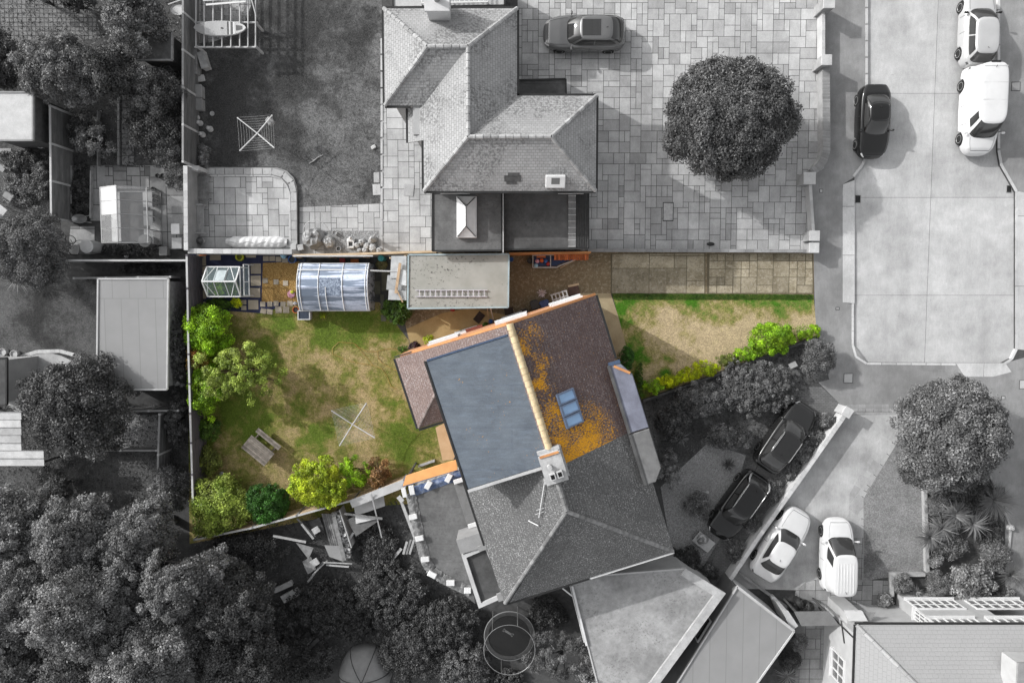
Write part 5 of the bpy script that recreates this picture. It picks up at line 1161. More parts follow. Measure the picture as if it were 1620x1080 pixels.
    bm_ = mat("bark_brown", (.12, .08, .05), (.07, .05, .03), 4) if colr else mat("bark_grey", g(.10), g(.06), 4)
    b = MB(); r0 = .035*zt+.02
    if trunk:
        top_ = A(c.x, c.y, base+(zc-base)*.75); b.tube([A(c.x+.1, c.y, base-.02), A(c.x, c.y+.05, base+(zc-base)*.4), top_], [r0*1.3, r0, r0*.8], 8); b.build("trunk", bm_, t_, smooth=True)
        b = MB()
    src = A(c.x, c.y, base+(zc-base)*(.7 if trunk else 0))
    for q in range(min(limbs, m_)):
        e_ = Vector(cc[q]); 
        if keep is not None and not keep(cc[q:q+1])[0]: continue
        b.tube([src, src.lerp(e_, .5)+A(0, 0, .08), e_], [r0*.6, r0*.4, r0*.12], 6)
    if b.v: b.build("branches" if trunk else "stem", bm_, t_, smooth=True)
    return t_
def spiky(name, label, cat, px, py, rpx, h, key, n=70, wd=.05, droop=.5, seed=1, grp=None, heads=1, z0=.02):
    "rosettes of narrow blades"
    rng = random.Random(seed+int(px)); c = W(px, py, h*.6); t_ = thing(name, label, cat, (c.x, c.y, z0), group=grp); b = MB(); st = MB()
    for hd in range(heads):
        a0 = rng.uniform(0, 6.28); off = (0 if heads == 1 else rpx/28*.45); cx, cy = c.x+off*math.cos(a0+hd*2.4), c.y+off*math.sin(a0+hd*2.4); hh = h*rng.uniform(.6, 1) if heads > 1 else h
        L = rpx/28*(1 if heads == 1 else .6); st.tube([A(c.x, c.y, z0), A(cx, cy, z0+hh*.6)], [.08, .05], 6)
        for k in range(n//heads):
            a = rng.uniform(0, 2*math.pi); el = rng.uniform(.05, 1.2); l = L*rng.uniform(.6, 1.05); o = A(cx, cy, z0+hh*.6); u = A(math.cos(a), math.sin(a), 0); s = A(-u.y, u.x, 0)*wd*rng.uniform(.6, 1)/2; P = []
            for i in range(5):
                f = i/4; P.append(o+u*l*f*math.cos(el*(1-f*.4))+A(0, 0, l*f*math.sin(el)-droop*l*f*f*.6))
            tn = rng.uniform(.6, 1.5); w_ = [.8, 1, .9, .6, .05]
            for i in range(4):
                q = [P[i]-s*w_[i], P[i]+s*w_[i], P[i+1]+s*w_[i+1], P[i+1]-s*w_[i+1]]
                for v in q: v.z = max(v.z, z0+.01)
                b.face(q, tn)
    b.build("fronds", lm(key), t_); st.build("stem", mat("bark_grey", g(.10), g(.06), 4), t_)
    return t_
FLN = lambda P: -13.3+(P[:, 0]+17.55)*.281
fx = lambda x0: (lambda P: P[:, 0] > x0)
# -- the neighbours' trees
crown("round_tree", "big round tree standing on the square paved drive", "tree", 1154, 190, 102, 97, 4.6, "driveway", 90000, .115, 260, .155, grp="trees of the plots", outer=.8, flat=.95, jit=.4)
crown("round_tree", "broad rounded tree at the right above the spiky plants", "tree", 1500, 688, 90, 92, 4.4, "mid", 75000, .115, 240, .16, grp="trees of the plots", outer=.78, jit=.45)
crown("evergreen_tree", "dark tree between the round patio and the gravel bed", "tree", 128, 640, 94, 80, 4.8, "dark", 56000, .12, 150, .19, grp="trees of the plots")
crown("fluffy_tree", "soft rounded grey tree left of the water butt", "tree", 50, 395, 62, 66, 3.4, "fluffy", 64000, .08, 110, .2, grp="trees of the plots", outer=.75)
crown("garden_tree", "broad pale leaved tree right of the top left sett drive", "tree", 103, 114, 80, 52, 3.6, "mid", 36000, .10, 130, .19, grp="trees of the plots", outer=.6)
crown("garden_tree", "loose leaved tree hanging over the top edge beside the slatted shed", "tree", 215, 40, 62, 54, 3.8, "mid", 24000, .11, 90, .2, grp="trees of the plots", outer=.4, open_=1)
crown("garden_tree", "dark tree between the pale leaved tree and the flowering shrub", "tree", 180, 118, 34, 50, 3.6, "dark", 12000, .11, 30, .3, grp="trees of the plots")
crown("flowering_shrub", "shrub covered in pale blossom beside the tall panel fence", "shrub", 252, 145, 48, 42, 2.6, "flower", 16000, .09, 60, .24, grp="garden shrubs"); crown("blossom_shrub", "scattered white blossom shrub over the upper fence", "shrub", 236, 128, 30, 26, 2.8, "ball", 1600, .08, 34, .25, grp="garden shrubs", limbs=3)
crown("garden_shrub", "dark shrub below the blossoming shrub at the fence", "shrub", 250, 205, 44, 40, 1.8, "dark", 12000, .1, 40, .3, grp="garden shrubs", trunk=False)
crown("garden_shrub", "pale speckled shrub beside the narrow garden path", "shrub", 155, 225, 34, 26, 1.7, "soft", 5000, .09, 34, .25, grp="garden shrubs", trunk=False, open_=1); crown("garden_shrub", "dark low shrub left of the narrow garden path", "shrub", 132, 212, 24, 34, 1.2, "dark", 5000, .09, 24, .3, grp="garden shrubs", trunk=False)
crown("garden_shrub", "dark bushy shrub at the far left above the white shed", "shrub", 8, 100, 34, 46, 2.4, "dark", 20000, .11, 50, .28, grp="garden shrubs", trunk=False); crown("garden_shrub", "small shrub at the top left corner by the sett drive", "shrub", 70, 0, 24, 10, 1.8, "mid", 8000, .1, 30, .3, grp="garden shrubs", trunk=False, open_=1)
crown("garden_shrub", "dark shrub between the sett drive and the loose leaved tree", "shrub", 126, 6, 26, 14, 1.5, "dark", 6000, .1, 20, .3, grp="garden shrubs", trunk=False); crown("garden_shrub", "grey shrub beside the fence above the greenhouse path", "shrub", 268, 240, 26, 24, 1.5, "mid", 7000, .08, 26, .28, grp="garden shrubs", trunk=False); crown("garden_shrub", "pale shrub leaning on the fence right of the greenhouse", "shrub", 282, 278, 20, 26, 1.3, "soft", 5000, .07, 24, .28, grp="garden shrubs", trunk=False)
crown("fern", "dark low planting below the white shed", "plant", 40, 255, 40, 18, .6, "dark", 7000, .09, 40, .25, grp="bed plants", trunk=False); crown("bed_plant", "mixed planting left of the batten fence", "plant", 66, 285, 14, 40, .6, "mid", 5000, .08, 30, .28, grp="bed plants", trunk=False); crown("meadow_grass", "pale tuft of long grass above the soft grey tree", "plant", 40, 300, 40, 26, .4, "soft", 7000, .08, 40, .3, grp="bed plants", trunk=False, open_=1)
spiky("palm", "fan of pale spiky leaves below the soft grey tree", "palm", 32, 438, 30, .8, "ball", 90, .05, .7, grp="spiky plants")
spiky("grass_clump", "dark clump of long strappy leaves at the far left under the top trees", "plant", 14, 78, 32, 1.0, "mid", 110, .05, .6, 3, grp="spiky plants")
crown("bed_plant", "dark planting in the strip below the grey greenhouse", "plant", 205, 395, 50, 10, .5, "dark", 5000, .08, 40, .25, grp="bed plants", trunk=False); crown("bed_plant", "dark planting between the two fences below the greenhouse", "plant", 235, 425, 52, 9, .5, "deep", 4000, .08, 40, .25, grp="bed plants", trunk=False)
crown("bed_plant", "planting in the dark bed left of the greenhouse yard", "plant", 128, 310, 16, 46, .35, "dark", 6000, .08, 40, .25, grp="bed plants", trunk=False)
crown("climber", "grey leafy climber between the long shed and the coloured garden", "climber", 284, 545, 16, 70, 2.0, "mid", 14000, .08, 70, .2, grp="garden shrubs", trunk=False, keep=lambda P: P[:, 0] < -17.75); crown("climber", "darker climber along the boundary below the long shed", "climber", 284, 660, 18, 52, 1.6, "dark", 9000, .08, 50, .22, grp="garden shrubs", trunk=False, keep=lambda P: P[:, 0] < -17.7)
crown("hedge_shrub", "pale clumpy shrub at the fence end near the big wood", "shrub", 272, 768, 34, 34, 1.8, "mid", 9000, .09, 40, .25, grp="garden shrubs", trunk=False, keep=lambda P: P[:, 0] < -17.4)
crown("thicket", "spindly dark shrub below the corrugated roof", "shrub", 100, 765, 34, 46, 1.8, "dark", 9000, .09, 40, .25, grp="garden shrubs", trunk=False, open_=1)
# -- the big wood bottom left
wl = ["leafy tree at the left edge of the wood, uppermost", "second tree along the upper edge of the wood", "third tree along the upper edge of the wood below the gravel bed", "tree filling the left edge of the wood", "tall pale tree in the middle of the wood", "tree at the right of the wood below the coloured shrubs", "tree at the bottom left corner of the photo", "tree at the bottom edge left of the tall middle tree", "tree at the bottom edge right of the tall middle tree", "darker tree on the right flank of the wood", "dark tree at the bottom edge between the wood and the tent", "small crown filling the centre gap of the wood"]
for i, (x, y, r, z, k) in enumerate([(30, 830, 76, 5.5, "wood"), (130, 845, 74, 6.0, "wood"), (228, 850, 70, 5.5, "wood"), (35, 945, 80, 7.0, "wood"), (150, 950, 86, 8.0, "wood"), (298, 905, 74, 6.5, "wood"), (30, 1050, 80, 7.0, "wood"), (140, 1055, 80, 6.5, "wood"), (250, 1020, 84, 7.5, "wood"), (372, 950, 72, 5.5, "dark"), (385, 1050, 84, 5.5, "dark"), (215, 930, 50, 6.0, "wood")]):
    kp = lambda P: ~((P[:, 0] > -17.7) & (P[:, 1] > FLN(P)-.15))
    crown("woodland_tree", wl[i], "tree", x, y, r, r*.95, z, k, 46000, .115, 190, .15, grp="trees of the bottom left wood", keep=kp if i in (1, 2, 5, 9, 4, 11) else None, seed=i+50, outer=.55)
crown("understorey_shrub", "dark undergrowth between the timber heap and the wood", "shrub", 395, 870, 62, 34, 1.6, "deep", 15000, .1, 70, .25, grp="undergrowth below the extension", trunk=False, keep=lambda P: P[:, 1] < FLN(P)-.1)
for i, (x, y, rx, ry, z, k, lb) in enumerate([(520, 960, 60, 46, 1.8, "deep", "dark bush below the timber heap"), (620, 940, 62, 50, 2.0, "dark", "dark bush left of the curved extension's south end"), (705, 985, 50, 44, 2.2, "dark", "dark bush left of the trampoline"), (480, 1040, 52, 44, 1.8, "deep", "dark bush at the bottom edge left of the tent"), (650, 1025, 56, 50, 2.4, "dark", "feathery bush right of the tent"), (730, 1050, 46, 42, 2.0, "mid", "bush at the bottom edge below the trampoline's left side"), (600, 870, 34, 44, 1.0, "dark", "low dark bush between the planks and the curved extension"), (560, 985, 30, 28, 1.2, "deep", "low dark bush above the tent"), (440, 985, 40, 30, 1.2, "deep", "low dark bush below the long pale plank"), (800, 1078, 30, 22, 1.0, "dark", "bush peeping in below the trampoline")]):
    crown("undergrowth_bush", lb, "shrub", x, y, rx, ry, z*.6, k, 16000, .10, 170, .13, grp="undergrowth below the extension", trunk=False, open_=i % 2, seed=i+80)
crown("feathery_shrub", "pale feathery shrub overlapping the right edge of the trampoline", "shrub", 890, 1035, 66, 44, 2.6, "mid", 20000, .11, 90, .18, grp="garden shrubs", open_=1, aspect=.3); crown("garden_shrub", "small shrub between the trampoline and the flat garage roof", "shrub", 868, 968, 30, 24, 1.0, "deep", 6000, .1, 30, .28, grp="garden shrubs", trunk=False); crown("potted_plant", "small pale leaved plant right of the trampoline", "plant", 856, 982, 10, 10, .6, "soft", 500, .12, 8, .5, grp="bed plants", trunk=False)
crown("garage_weeds", "weedy plant growing over the lower left corner of the flat garage roof", "plant", 935, 1062, 26, 26, 3.2, "pale", 2500, .1, 30, .25, grp="bed plants", trunk=False, open_=1)
# -- coloured plot
crown("bright_shrub", "bright green leafy shrub at the top of the left coloured border", "shrub", 330, 520, 40, 42, 2.0, "bright", 19000, .10, 50, .24, grp="shrubs of the coloured garden", trunk=False, keep=fx(-17.75)); crown("bright_shrub", "bright green shrub low on the left coloured border", "shrub", 322, 612, 34, 50, 1.8, "bright", 13000, .10, 46, .25, grp="shrubs of the coloured garden", trunk=False, keep=fx(-17.7)); crown("rusty_shrub", "green shrub with rust red leaves at the left coloured border", "shrub", 318, 565, 20, 24, 1.9, "rust", 3500, .08, 26, .3, grp="shrubs of the coloured garden", trunk=False, keep=fx(-17.7))
crown("apple_tree", "open branched apple tree leaning over the back lawn", "tree", 378, 590, 68, 56, 3.0, "apple", 17000, .09, 130, .13, grp="shrubs of the coloured garden", open_=1, limbs=26, outer=.35, keep=fx(-17.2))
crown("border_shrub", "dark green low shrub below the apple tree", "shrub", 326, 678, 22, 20, 1.0, "green", 4500, .08, 30, .28, grp="shrubs of the coloured garden", trunk=False, keep=fx(-17.5)); crown("border_shrub", "small dusty green shrub above the bottom left lime bush", "shrub", 328, 728, 24, 22, 1.1, "olive", 3500, .09, 26, .28, grp="shrubs of the coloured garden", trunk=False, keep=fx(-17.4))
crown("lime_bush", "lime green bush in the bottom left corner of the coloured plot", "shrub", 348, 800, 52, 52, 2.2, "apple", 22000, .11, 60, .22, grp="shrubs of the coloured garden", trunk=False, keep=lambda P: (P[:, 0] > -17.6) & (P[:, 1] > FLN(P)-.05))
crown("glossy_bush", "rounded dark glossy green bush at the bottom of the back lawn", "shrub", 424, 795, 33, 31, 1.9, "glossy", 18000, .09, 150, .17, grp="shrubs of the coloured garden", trunk=False, outer=.85); crown("yellow_bush", "bright yellow green bush spilling over the bottom boundary fence", "shrub", 505, 764, 50, 44, 2.6, "lime", 22000, .095, 130, .16, grp="shrubs of the coloured garden", outer=.5); crown("border_shrub", "mid green shrub right of the yellow green bush", "shrub", 560, 745, 34, 24, 1.6, "bright", 7000, .08, 40, .24, grp="shrubs of the coloured garden", trunk=False, open_=1); crown("dry_shrub", "shrub with dry orange brown leaves beside the fence top board", "shrub", 596, 748, 20, 26, 1.4, "dry", 2600, .1, 26, .3, grp="shrubs of the coloured garden", trunk=False, open_=1, limbs=12)
crown("young_plant", "small lime plant between the sandy path and the gable", "plant", 679, 538, 9, 10, .9, "lime", 900, .08, 12, .4, grp="plants along the house", trunk=False); crown("young_plant", "dark purple leaved plant at the corner of the brown roof", "plant", 657, 548, 10, 9, .8, "purple", 900, .08, 12, .4, grp="plants along the house", trunk=False); crown("young_plant", "green plants at the lawn edge beside the brown roof corner", "plant", 642, 552, 14, 6, .4, "green", 900, .07, 14, .4, grp="plants along the house", trunk=False)
crown("laurel_bush", "dark green shrub below the pale lean-to sheets", "shrub", 630, 492, 26, 20, 1.2, "green", 6500, .09, 36, .25, grp="shrubs of the coloured garden", trunk=False); crown("bed_plant", "dark green bed plants below the small glasshouse", "plant", 350, 481, 26, 9, .5, "green", 3500, .08, 26, .28, grp="plants along the house", trunk=False); crown("bed_plant", "yellowing bed plant below the small glasshouse", "plant", 374, 480, 10, 8, .5, "hedge", 600, .08, 12, .35, grp="plants along the house", trunk=False); crown("young_plant", "single lime plant in the lawn below the barrel roofed greenhouse", "plant", 510, 498, 5, 5, .3, "lime", 250, .07, 6, .5, grp="plants along the house", trunk=False)
crown("laurel_bush", "dark round bush against the bay beside the front lawn", "shrub", 990, 566, 14, 18, 1.1, "glossy", 5000, .08, 30, .26, grp="shrubs of the coloured garden", trunk=False); crown("border_shrub", "dark low plants at the front of the bay below the round bush", "shrub", 1010, 602, 8, 26, .6, "green", 2500, .08, 26, .3, grp="shrubs of the coloured garden", trunk=False)
crown("bright_bush", "large bright green bush at the far end of the front hedge", "shrub", 1216, 535, 36, 26, 1.4, "bright", 14000, .09, 44, .24, grp="shrubs of the coloured garden", trunk=False); crown("bright_bush", "smaller green bush at the pavement end of the front hedge", "shrub", 1274, 525, 24, 13, .9, "bright", 3500, .07, 26, .27, grp="shrubs of the coloured garden", trunk=False)
hl_ = ["green plants at the bay end of the front lawn hedge", "yellow green hedge clump second from the bay", "vivid yellow hedge clump in the middle of the front lawn hedge", "brightest yellow hedge clump with dark gap beside it", "pink flecked part of the front lawn hedge", "light green hedge clump next to the large bright bush"]
for i, (x, y, rx, ry, k) in enumerate([(1034, 610, 16, 12, "bright"), (1060, 602, 18, 11, "hedge"), (1088, 592, 20, 12, "hedge"), (1118, 582, 21, 13, "hedge"), (1150, 570, 19, 11, "olive"), (1178, 560, 20, 12, "bright")]): crown("hedge_plant", hl_[i], "hedge", x, y, rx, ry, .8, k, 3600, .07, 26, .3, grp="plants of the front lawn hedge", trunk=False)
# -- grey gardens on the right
crown("mixed_shrub", "large speckled shrub between the front hedge and the first black hatchback", "shrub", 1195, 612, 60, 44, 1.3, "mid", 34000, .085, 300, .10, grp="garden shrubs", trunk=False, outer=.5); crown("mixed_shrub", "dark shrub row behind the hedge beside the bay", "shrub", 1110, 632, 46, 28, 1.4, "mid", 13000, .09, 70, .22, grp="garden shrubs", trunk=False); crown("mixed_shrub", "dark shrub close to the grey part of the front bay", "shrub", 1062, 665, 28, 34, 1.4, "dark", 10000, .09, 50, .24, grp="garden shrubs", trunk=False); crown("clipped_bush", "rounded bush at the pavement end beside the block drive", "shrub", 1291, 566, 27, 26, 1.5, "mid", 11000, .07, 50, .25, grp="clipped bushes", trunk=False, outer=.85)
crown("mixed_shrub", "mid grey shrub above the gravel drive", "shrub", 1150, 690, 40, 20, 1.1, "mid", 9000, .08, 50, .24, grp="garden shrubs", trunk=False); crown("mixed_shrub", "dark shrub on the gravel beside the lower black car", "shrub", 1103, 797, 24, 26, 1.0, "mid", 7000, .08, 40, .26, grp="garden shrubs", trunk=False, open_=1); crown("mixed_shrub", "pale sprig shrub at the corner of the grey speckled roof", "shrub", 1058, 745, 18, 34, 1.0, "pale", 4500, .08, 34, .26, grp="garden shrubs", trunk=False, open_=1); crown("mixed_shrub", "dark shrub under the lower eaves beside the flat garage roof", "shrub", 1085, 885, 26, 22, 1.0, "deep", 6000, .09, 40, .26, grp="garden shrubs", trunk=False); crown("mixed_shrub", "dark shrub between flat garage coping and block drive", "shrub", 1118, 905, 20, 14, .7, "dark", 3500, .08, 26, .3, grp="garden shrubs", trunk=False)
spiky("small_palm", "small dark palm on the gravel beside the first shrubs", "palm", 1152, 735, 14, .6, "deep", 60, .05, .6, grp="spiky plants"); spiky("small_palm", "spiky leaved plant among the dark shrubs near the bay", "palm", 1078, 692, 18, .6, "mid", 50, .04, .6, grp="spiky plants")
hb = ["hedge strip clump beside the square pillar", "hedge strip clump next to the first black hatchback's nose", "pale hedge strip clump beside the first black hatchback", "hedge strip clump below the pale one", "hedge strip clump between the two black cars", "hedge strip clump beside the lower black car", "lowest hedge strip clump at the end of the white wall"]
for i, (x, y, rx, ry, k) in enumerate([(1310, 665, 16, 14, "mid"), (1288, 690, 18, 18, "mid"), (1275, 715, 16, 16, "pale"), (1252, 740, 18, 18, "mid"), (1222, 775, 20, 22, "mid"), (1192, 820, 18, 24, "mid"), (1165, 865, 16, 24, "mid")]): crown("hedge_plant", hb[i], "hedge", x-4, y, rx, ry, .75, k, 3800, .065, 34, .28, grp="plants of the hedge by the white wall", trunk=False)
crown("topiary", "square clipped bush overlapping the timber edging", "shrub", 1483, 800, 20, 16, .9, "ball", 9000, .05, 60, .3, grp="clipped bushes", trunk=False, outer=.9, flat=.7); crown("topiary", "small clipped ball in the timber corner bed", "shrub", 1426, 920, 15, 15, .9, "ball", 6000, .05, 40, .3, grp="clipped bushes", trunk=False, outer=.9); crown("topiary", "larger clipped ball left of the big leaved shrub", "shrub", 1479, 922, 19, 20, 1.1, "ball", 8000, .05, 50, .3, grp="clipped bushes", trunk=False, outer=.9)
spiky("yucca", "long bladed spiky plant over the timber edging", "palm", 1470, 848, 30, 1.0, "soft", 150, .06, .7, grp="spiky plants"); spiky("yucca", "large tangled spiky plant with pale blades below the round tree", "palm", 1520, 838, 54, 1.6, "soft", 420, .075, .8, 4, heads=4, grp="spiky plants"); spiky("ornamental_grass", "soft fan of fine grass right of the tangled spiky plant", "plant", 1570, 790, 38, 1.0, "soft", 520, .03, .5, 5, grp="spiky plants"); spiky("ornamental_grass", "fine grass fan at the right edge above the house window", "plant", 1598, 908, 30, .8, "soft", 200, .02, .6, 6, grp="spiky plants"); spiky("small_palm", "small star shaped spiky plant between the clipped bushes", "palm", 1448, 935, 15, .7, "pale", 50, .05, .7, grp="spiky plants"); spiky("yucca", "spiky leaved plant at the bottom between garage and side yard", "palm", 1245, 1068, 24, .8, "ball", 80, .05, .7, 8, grp="spiky plants")
crown("leafy_shrub", "broad leaved shrub against the house window wall", "shrub", 1530, 918, 38, 30, 1.3, "pale", 9000, .13, 60, .24, grp="garden shrubs", trunk=False); crown("leafy_shrub", "small shrub beside the timber edging below the long bladed plant", "shrub", 1478, 885, 12, 12, .7, "pale", 1800, .08, 16, .35, grp="garden shrubs", trunk=False); crown("leafy_shrub", "mixed shrub right of the tangled spiky plant above the window", "shrub", 1572, 875, 26, 26, .9, "mid", 6500, .08, 40, .26, grp="garden shrubs", trunk=False, open_=1); crown("leafy_shrub", "dark shrub directly under the round tree's lower edge", "shrub", 1530, 775, 40, 24, 1.0, "dark", 9000, .09, 44, .25, grp="garden shrubs", trunk=False); crown("leafy_shrub", "rosette shrub at the far right corner of the rendered house", "shrub", 1592, 940, 14, 14, .8, "pale", 2000, .1, 18, .35, grp="garden shrubs", trunk=False)
crown("leafy_shrub", "small shrub on the path left of the house window", "shrub", 1398, 948, 13, 13, .8, "pale", 2600, .08, 20, .34, grp="garden shrubs", trunk=False); crown("topiary", "grey clipped bush below the garage corner", "shrub", 1262, 1015, 13, 13, .9, "pale", 5000, .05, 40, .3, grp="clipped bushes", trunk=False, outer=.9); crown("topiary", "darker clipped bush below the grey clipped bush", "shrub", 1248, 1042, 18, 16, .9, "dark", 5000, .06, 40, .3, grp="clipped bushes", trunk=False, outer=.9)
crown("leafy_shrub", "speckled bed plants below the white ornament at the patio fence", "plant", 322, 248, 12, 18, .5, "pale", 2500, .06, 26, .3, grp="bed plants", trunk=False)
crown("leafy_shrub", "low mixed shrub beneath the tangled spiky plant", "shrub", 1500, 862, 30, 26, .6, "mid", 7000, .08, 50, .24, grp="garden shrubs", trunk=False); crown("leafy_shrub", "low shrub between the square clipped bush and the fine grass fan", "shrub", 1535, 800, 28, 22, .6, "mid", 6000, .08, 44, .24, grp="garden shrubs", trunk=False); crown("leafy_shrub", "low weeds right of the tangled spiky plant", "shrub", 1565, 840, 22, 28, .35, "dark", 4500, .08, 40, .26, grp="garden shrubs", trunk=False)
# fallen leaves and weeds scattered on open soil: nobody could count them
rng = np.random.default_rng(4); n = 26000
reg = [[(300, 640), (300, 1100), (900, 1100), (760, 960), (640, 790), (560, 800), (300, 860)], [(-40, 640), (300, 640), (300, 800), (-40, 800)], [(1020, 634), (1296, 540), (1296, 600), (1190, 700), (1120, 700), (1050, 760)], [(96, 150), (296, 150), (296, 265), (96, 265)], [(-40, -40), (290, -40), (290, 150), (-40, 150)]]
rp = [[tuple(p)[:2] for p in WL(r)] for r in reg]; P = []
while len(P) < n:
    q = (rng.uniform(-31, 19), rng.uniform(-21, 21))
    if any(inside(q, r) for r in rp): P.append((q[0], q[1], .03+rng.uniform(0, .08)))
P = np.array(P); o = leaf_mesh("ground_cover", P, rng.normal(size=(n, 3))*.5+np.array([0, 0, 1]), .10, rng.uniform(.4, 1.6, n), lm("dark"), None, .6, rng); o["kind"] = "stuff"; o["label"] = "dark weeds and ivy covering open soil"; o["category"] = "ground cover"
# grass blades over the lawns
def tuft(name, reg, n, key, z=.02, size=.07, label=""):
    rng = np.random.default_rng(len(reg)); r = [tuple(p)[:2] for p in WL(reg)]; xs_ = [p[0] for p in r]; ys_ = [p[1] for p in r]; P = []
    while len(P) < n:
        q = (rng.uniform(min(xs_), max(xs_)), rng.uniform(min(ys_), max(ys_)))
        if inside(q, r): P.append((q[0], q[1], z+rng.uniform(0, .03)))
    o = leaf_mesh(name, np.array(P), rng.normal(size=(n, 3))*.6+np.array([0, 0, .8]), size, rng.uniform(.5, 1.4, n), lm(key), None, .3, rng); o["kind"] = "stuff"; o["label"] = label; o["category"] = "grass"
tuft("grass_fringe", [(968, 464), (1285, 466), (1286, 474), (970, 474)], 9000, "green", label="lush green grass fringe along the side drive")
tuft("grass_tufts", [(308, 495), (640, 505), (690, 690), (600, 790), (320, 840)], 16000, "olive", size=.06, label="short grass tufts of the dry back lawn")
tuft("grass_tufts", [(306, 10), (602, 10), (602, 320), (470, 320), (440, 262), (306, 262)], 14000, "dark", size=.07, label="short grass tufts of the grey back lawn")
# ================================================================ garden things
def T(name, label, cat, px, py, z=0.0, grp=None): p = W(px, py, z); return thing(name, label, cat, (p.x, p.y, z), group=grp), p
def col(name, c, c2=None, **k): return mat(name, c, c2, 4, fine=.05, **k)
col("orange_plastic", (.6, .12, .03), rough=.4); col("blue_plastic", (.05, .14, .4), rough=.4); col("red_plastic", (.35, .03, .03), rough=.4); col("yellow_hose", (.42, .26, .07), rough=.5); col("teal_plastic", (.05, .32, .34), rough=.4); col("navy_plastic", (.03, .05, .13), rough=.4); col("pink_plastic", (.6, .3, .38), rough=.4); col("terracotta", (.5, .16, .06)); col("yellow_plastic", (.6, .62, .05), rough=.4)
# -- paddle board on its timber pergola frame
pg, p0 = T("pergola", "open white timber pergola frame in the top corner above the grey lawn", "pergola", 355, 30)
Zp = 1.15; b = MB()
for y in (75, 36): a_, c_ = W(308, y, Zp), W(408, y, Zp); b.bar(a_, c_, .07, .12)
b.build("cross_beam", lib("offwhite"), pg); 
for x in (311, 324, 338, 352, 366, 380, 393, 405):
    b = MB(); a_, c_ = W(x, 76, Zp+.06), W(x, -60, Zp+.06); b.bar(a_+A(0, 0, .06), c_+A(0, 0, .06), .05, .08); b.build("rafter", lib("offwhite"), pg)
for x, y in ((311, 73), (404, 73), (404, 36), (311, 36)): b = MB(); p = W(x, y, Zp); b.box((p.x, p.y, Zp/2), (.1, .1, Zp)); b.build("post", lib("offwhite"), pg)
b = MB(); b.bar(W(398, 0, Zp+.2), W(405, 26, Zp+.2), .05); b.build("brace", lib("offwhite"), pg)
b = MB(); a_, c_ = W(326, 8, 1.42), W(389, 3, 1.42); b.bar(a_, c_, .09, .07); b.bar(a_+A(-.15, .22, 0), c_+A(-.1, .2, 0), .07, .05); tag(b.build("plank", lib("white_paint")), "pair of white planks lying across the pergola rafters", "plank")
pb_, p0 = T("paddle_board", "grey paddle board with dark stripes lying on the pergola rafters", "paddle board", 351, 46, 1.38)
cc = W(350, 46, 1.38); hl = 1.38; b = MB()
def wb_(f): return .40*(1-abs(2*f-1)**2.6)**.62*(1 if f < .6 else 1-.12*(f-.6))
n = 30
for lay, zz_ in ((.86, .0), (1.0, .05), (.90, .105)):
    for i in range(n+1):
        f = i/n; x = cc.x-hl+2*hl*f; w_ = wb_(f)*lay+.002; rk_ = .10*abs(2*f-1)**3; b.v += [(x, cc.y-w_, 1.38+zz_+rk_), (x, cc.y+w_, 1.38+zz_+rk_)]
for l in range(2):
    for i in range(n):
        a = l*2*(n+1)+i*2; c_ = a+2*(n+1); b.f += [[a, a+2, c_+2, c_], [a+3, a+1, c_+1, c_+3]]; b.t += [1, 1]; b.m += [0, 0]
for i in range(n): a = i*2; c_ = 4*(n+1)+i*2; b.f += [[a+2, a, a+1, a+3], [c_, c_+2, c_+3, c_+1]]; b.t += [1, (.55 if i < 6 else 1)]; b.m += [0, 0]
b.build("board", mat("board_grey", g(.36), g(.32), 3, rough=.4, fine=.03), pb_, smooth='auto')
b = MB()
for (f0, f1, tn) in ((.63, .66, .3), (.70, .72, .5), (.72, .735, .3), (.80, .93, .45)):
    b.grid(lambda u, v: (cc.x-hl+2*hl*(f0+(f1-f0)*u), cc.y+(2*v-1)*(wb_(f0+(f1-f0)*u)*(.88 if f0 < .75 else .45)), 1.38+.109+.10*abs(2*(f0+(f1-f0)*u)-1)**3), 6, 2, tone=tn)
b.build("stripe", lib("concrete_mid"), pb_)
b = MB()
for f0, f1 in ((.745, .775), (.665, .68)): b.grid(lambda u, v: (cc.x-hl+2*hl*(f0+(f1-f0)*u), cc.y+(2*v-1)*wb_(f0)*.88, 1.4895+.10*abs(2*f0-1)**3), 1, 2)
b.build("white_stripe", lib("white_paint"), pb_); b = MB(); b.box((cc.x+.08, cc.y-.0, 1.5), (.10, .05, .03)); b.build("handle", lib("black_plastic"), pb_)
# -- rotary clothes dryers
def dryer(label, cx, cy, ends, z, loc_lines, m):
    t_, p = T("rotary_dryer", label, "clothes dryer", cx, cy, 0, grp="rotary clothes dryers on the lawns"); c = W(cx, cy, z); E = [W(x, y, z+.15) for x, y in ends]
    b = MB(); b.tube([A(c.x, c.y, 0), A(c.x, c.y, z+.05)], .025, 8); b.build("pole", lib(m), t_)
    for e in E: b = MB(); b.tube([A(c.x, c.y, z), e], .03, 6); b.build("arm", lib(m), t_)
    b = MB()
    for i in range(4):
        for k in range(loc_lines):
            f = .28+.72*k/(loc_lines-1); a_, d_ = c.lerp(E[i], f), c.lerp(E[(i+1) % 4], f); mid_ = (a_+d_)/2-A(0, 0, .05); b.tube([a_, mid_, d_], .0045, 4, cap=False)
    b.build("line", lib("offwhite"), t_)
dryer("rotary dryer with a peg bag on the grey back lawn", 407, 211, [(375, 186), (431, 182), (434, 234), (379, 239)], 1.7, 6, "white_paint")
dryer("large rotary dryer standing on the dry coloured back lawn", 558, 671, [(524, 649), (580, 637), (593, 692), (537, 705)], 1.7, 11, "offwhite")
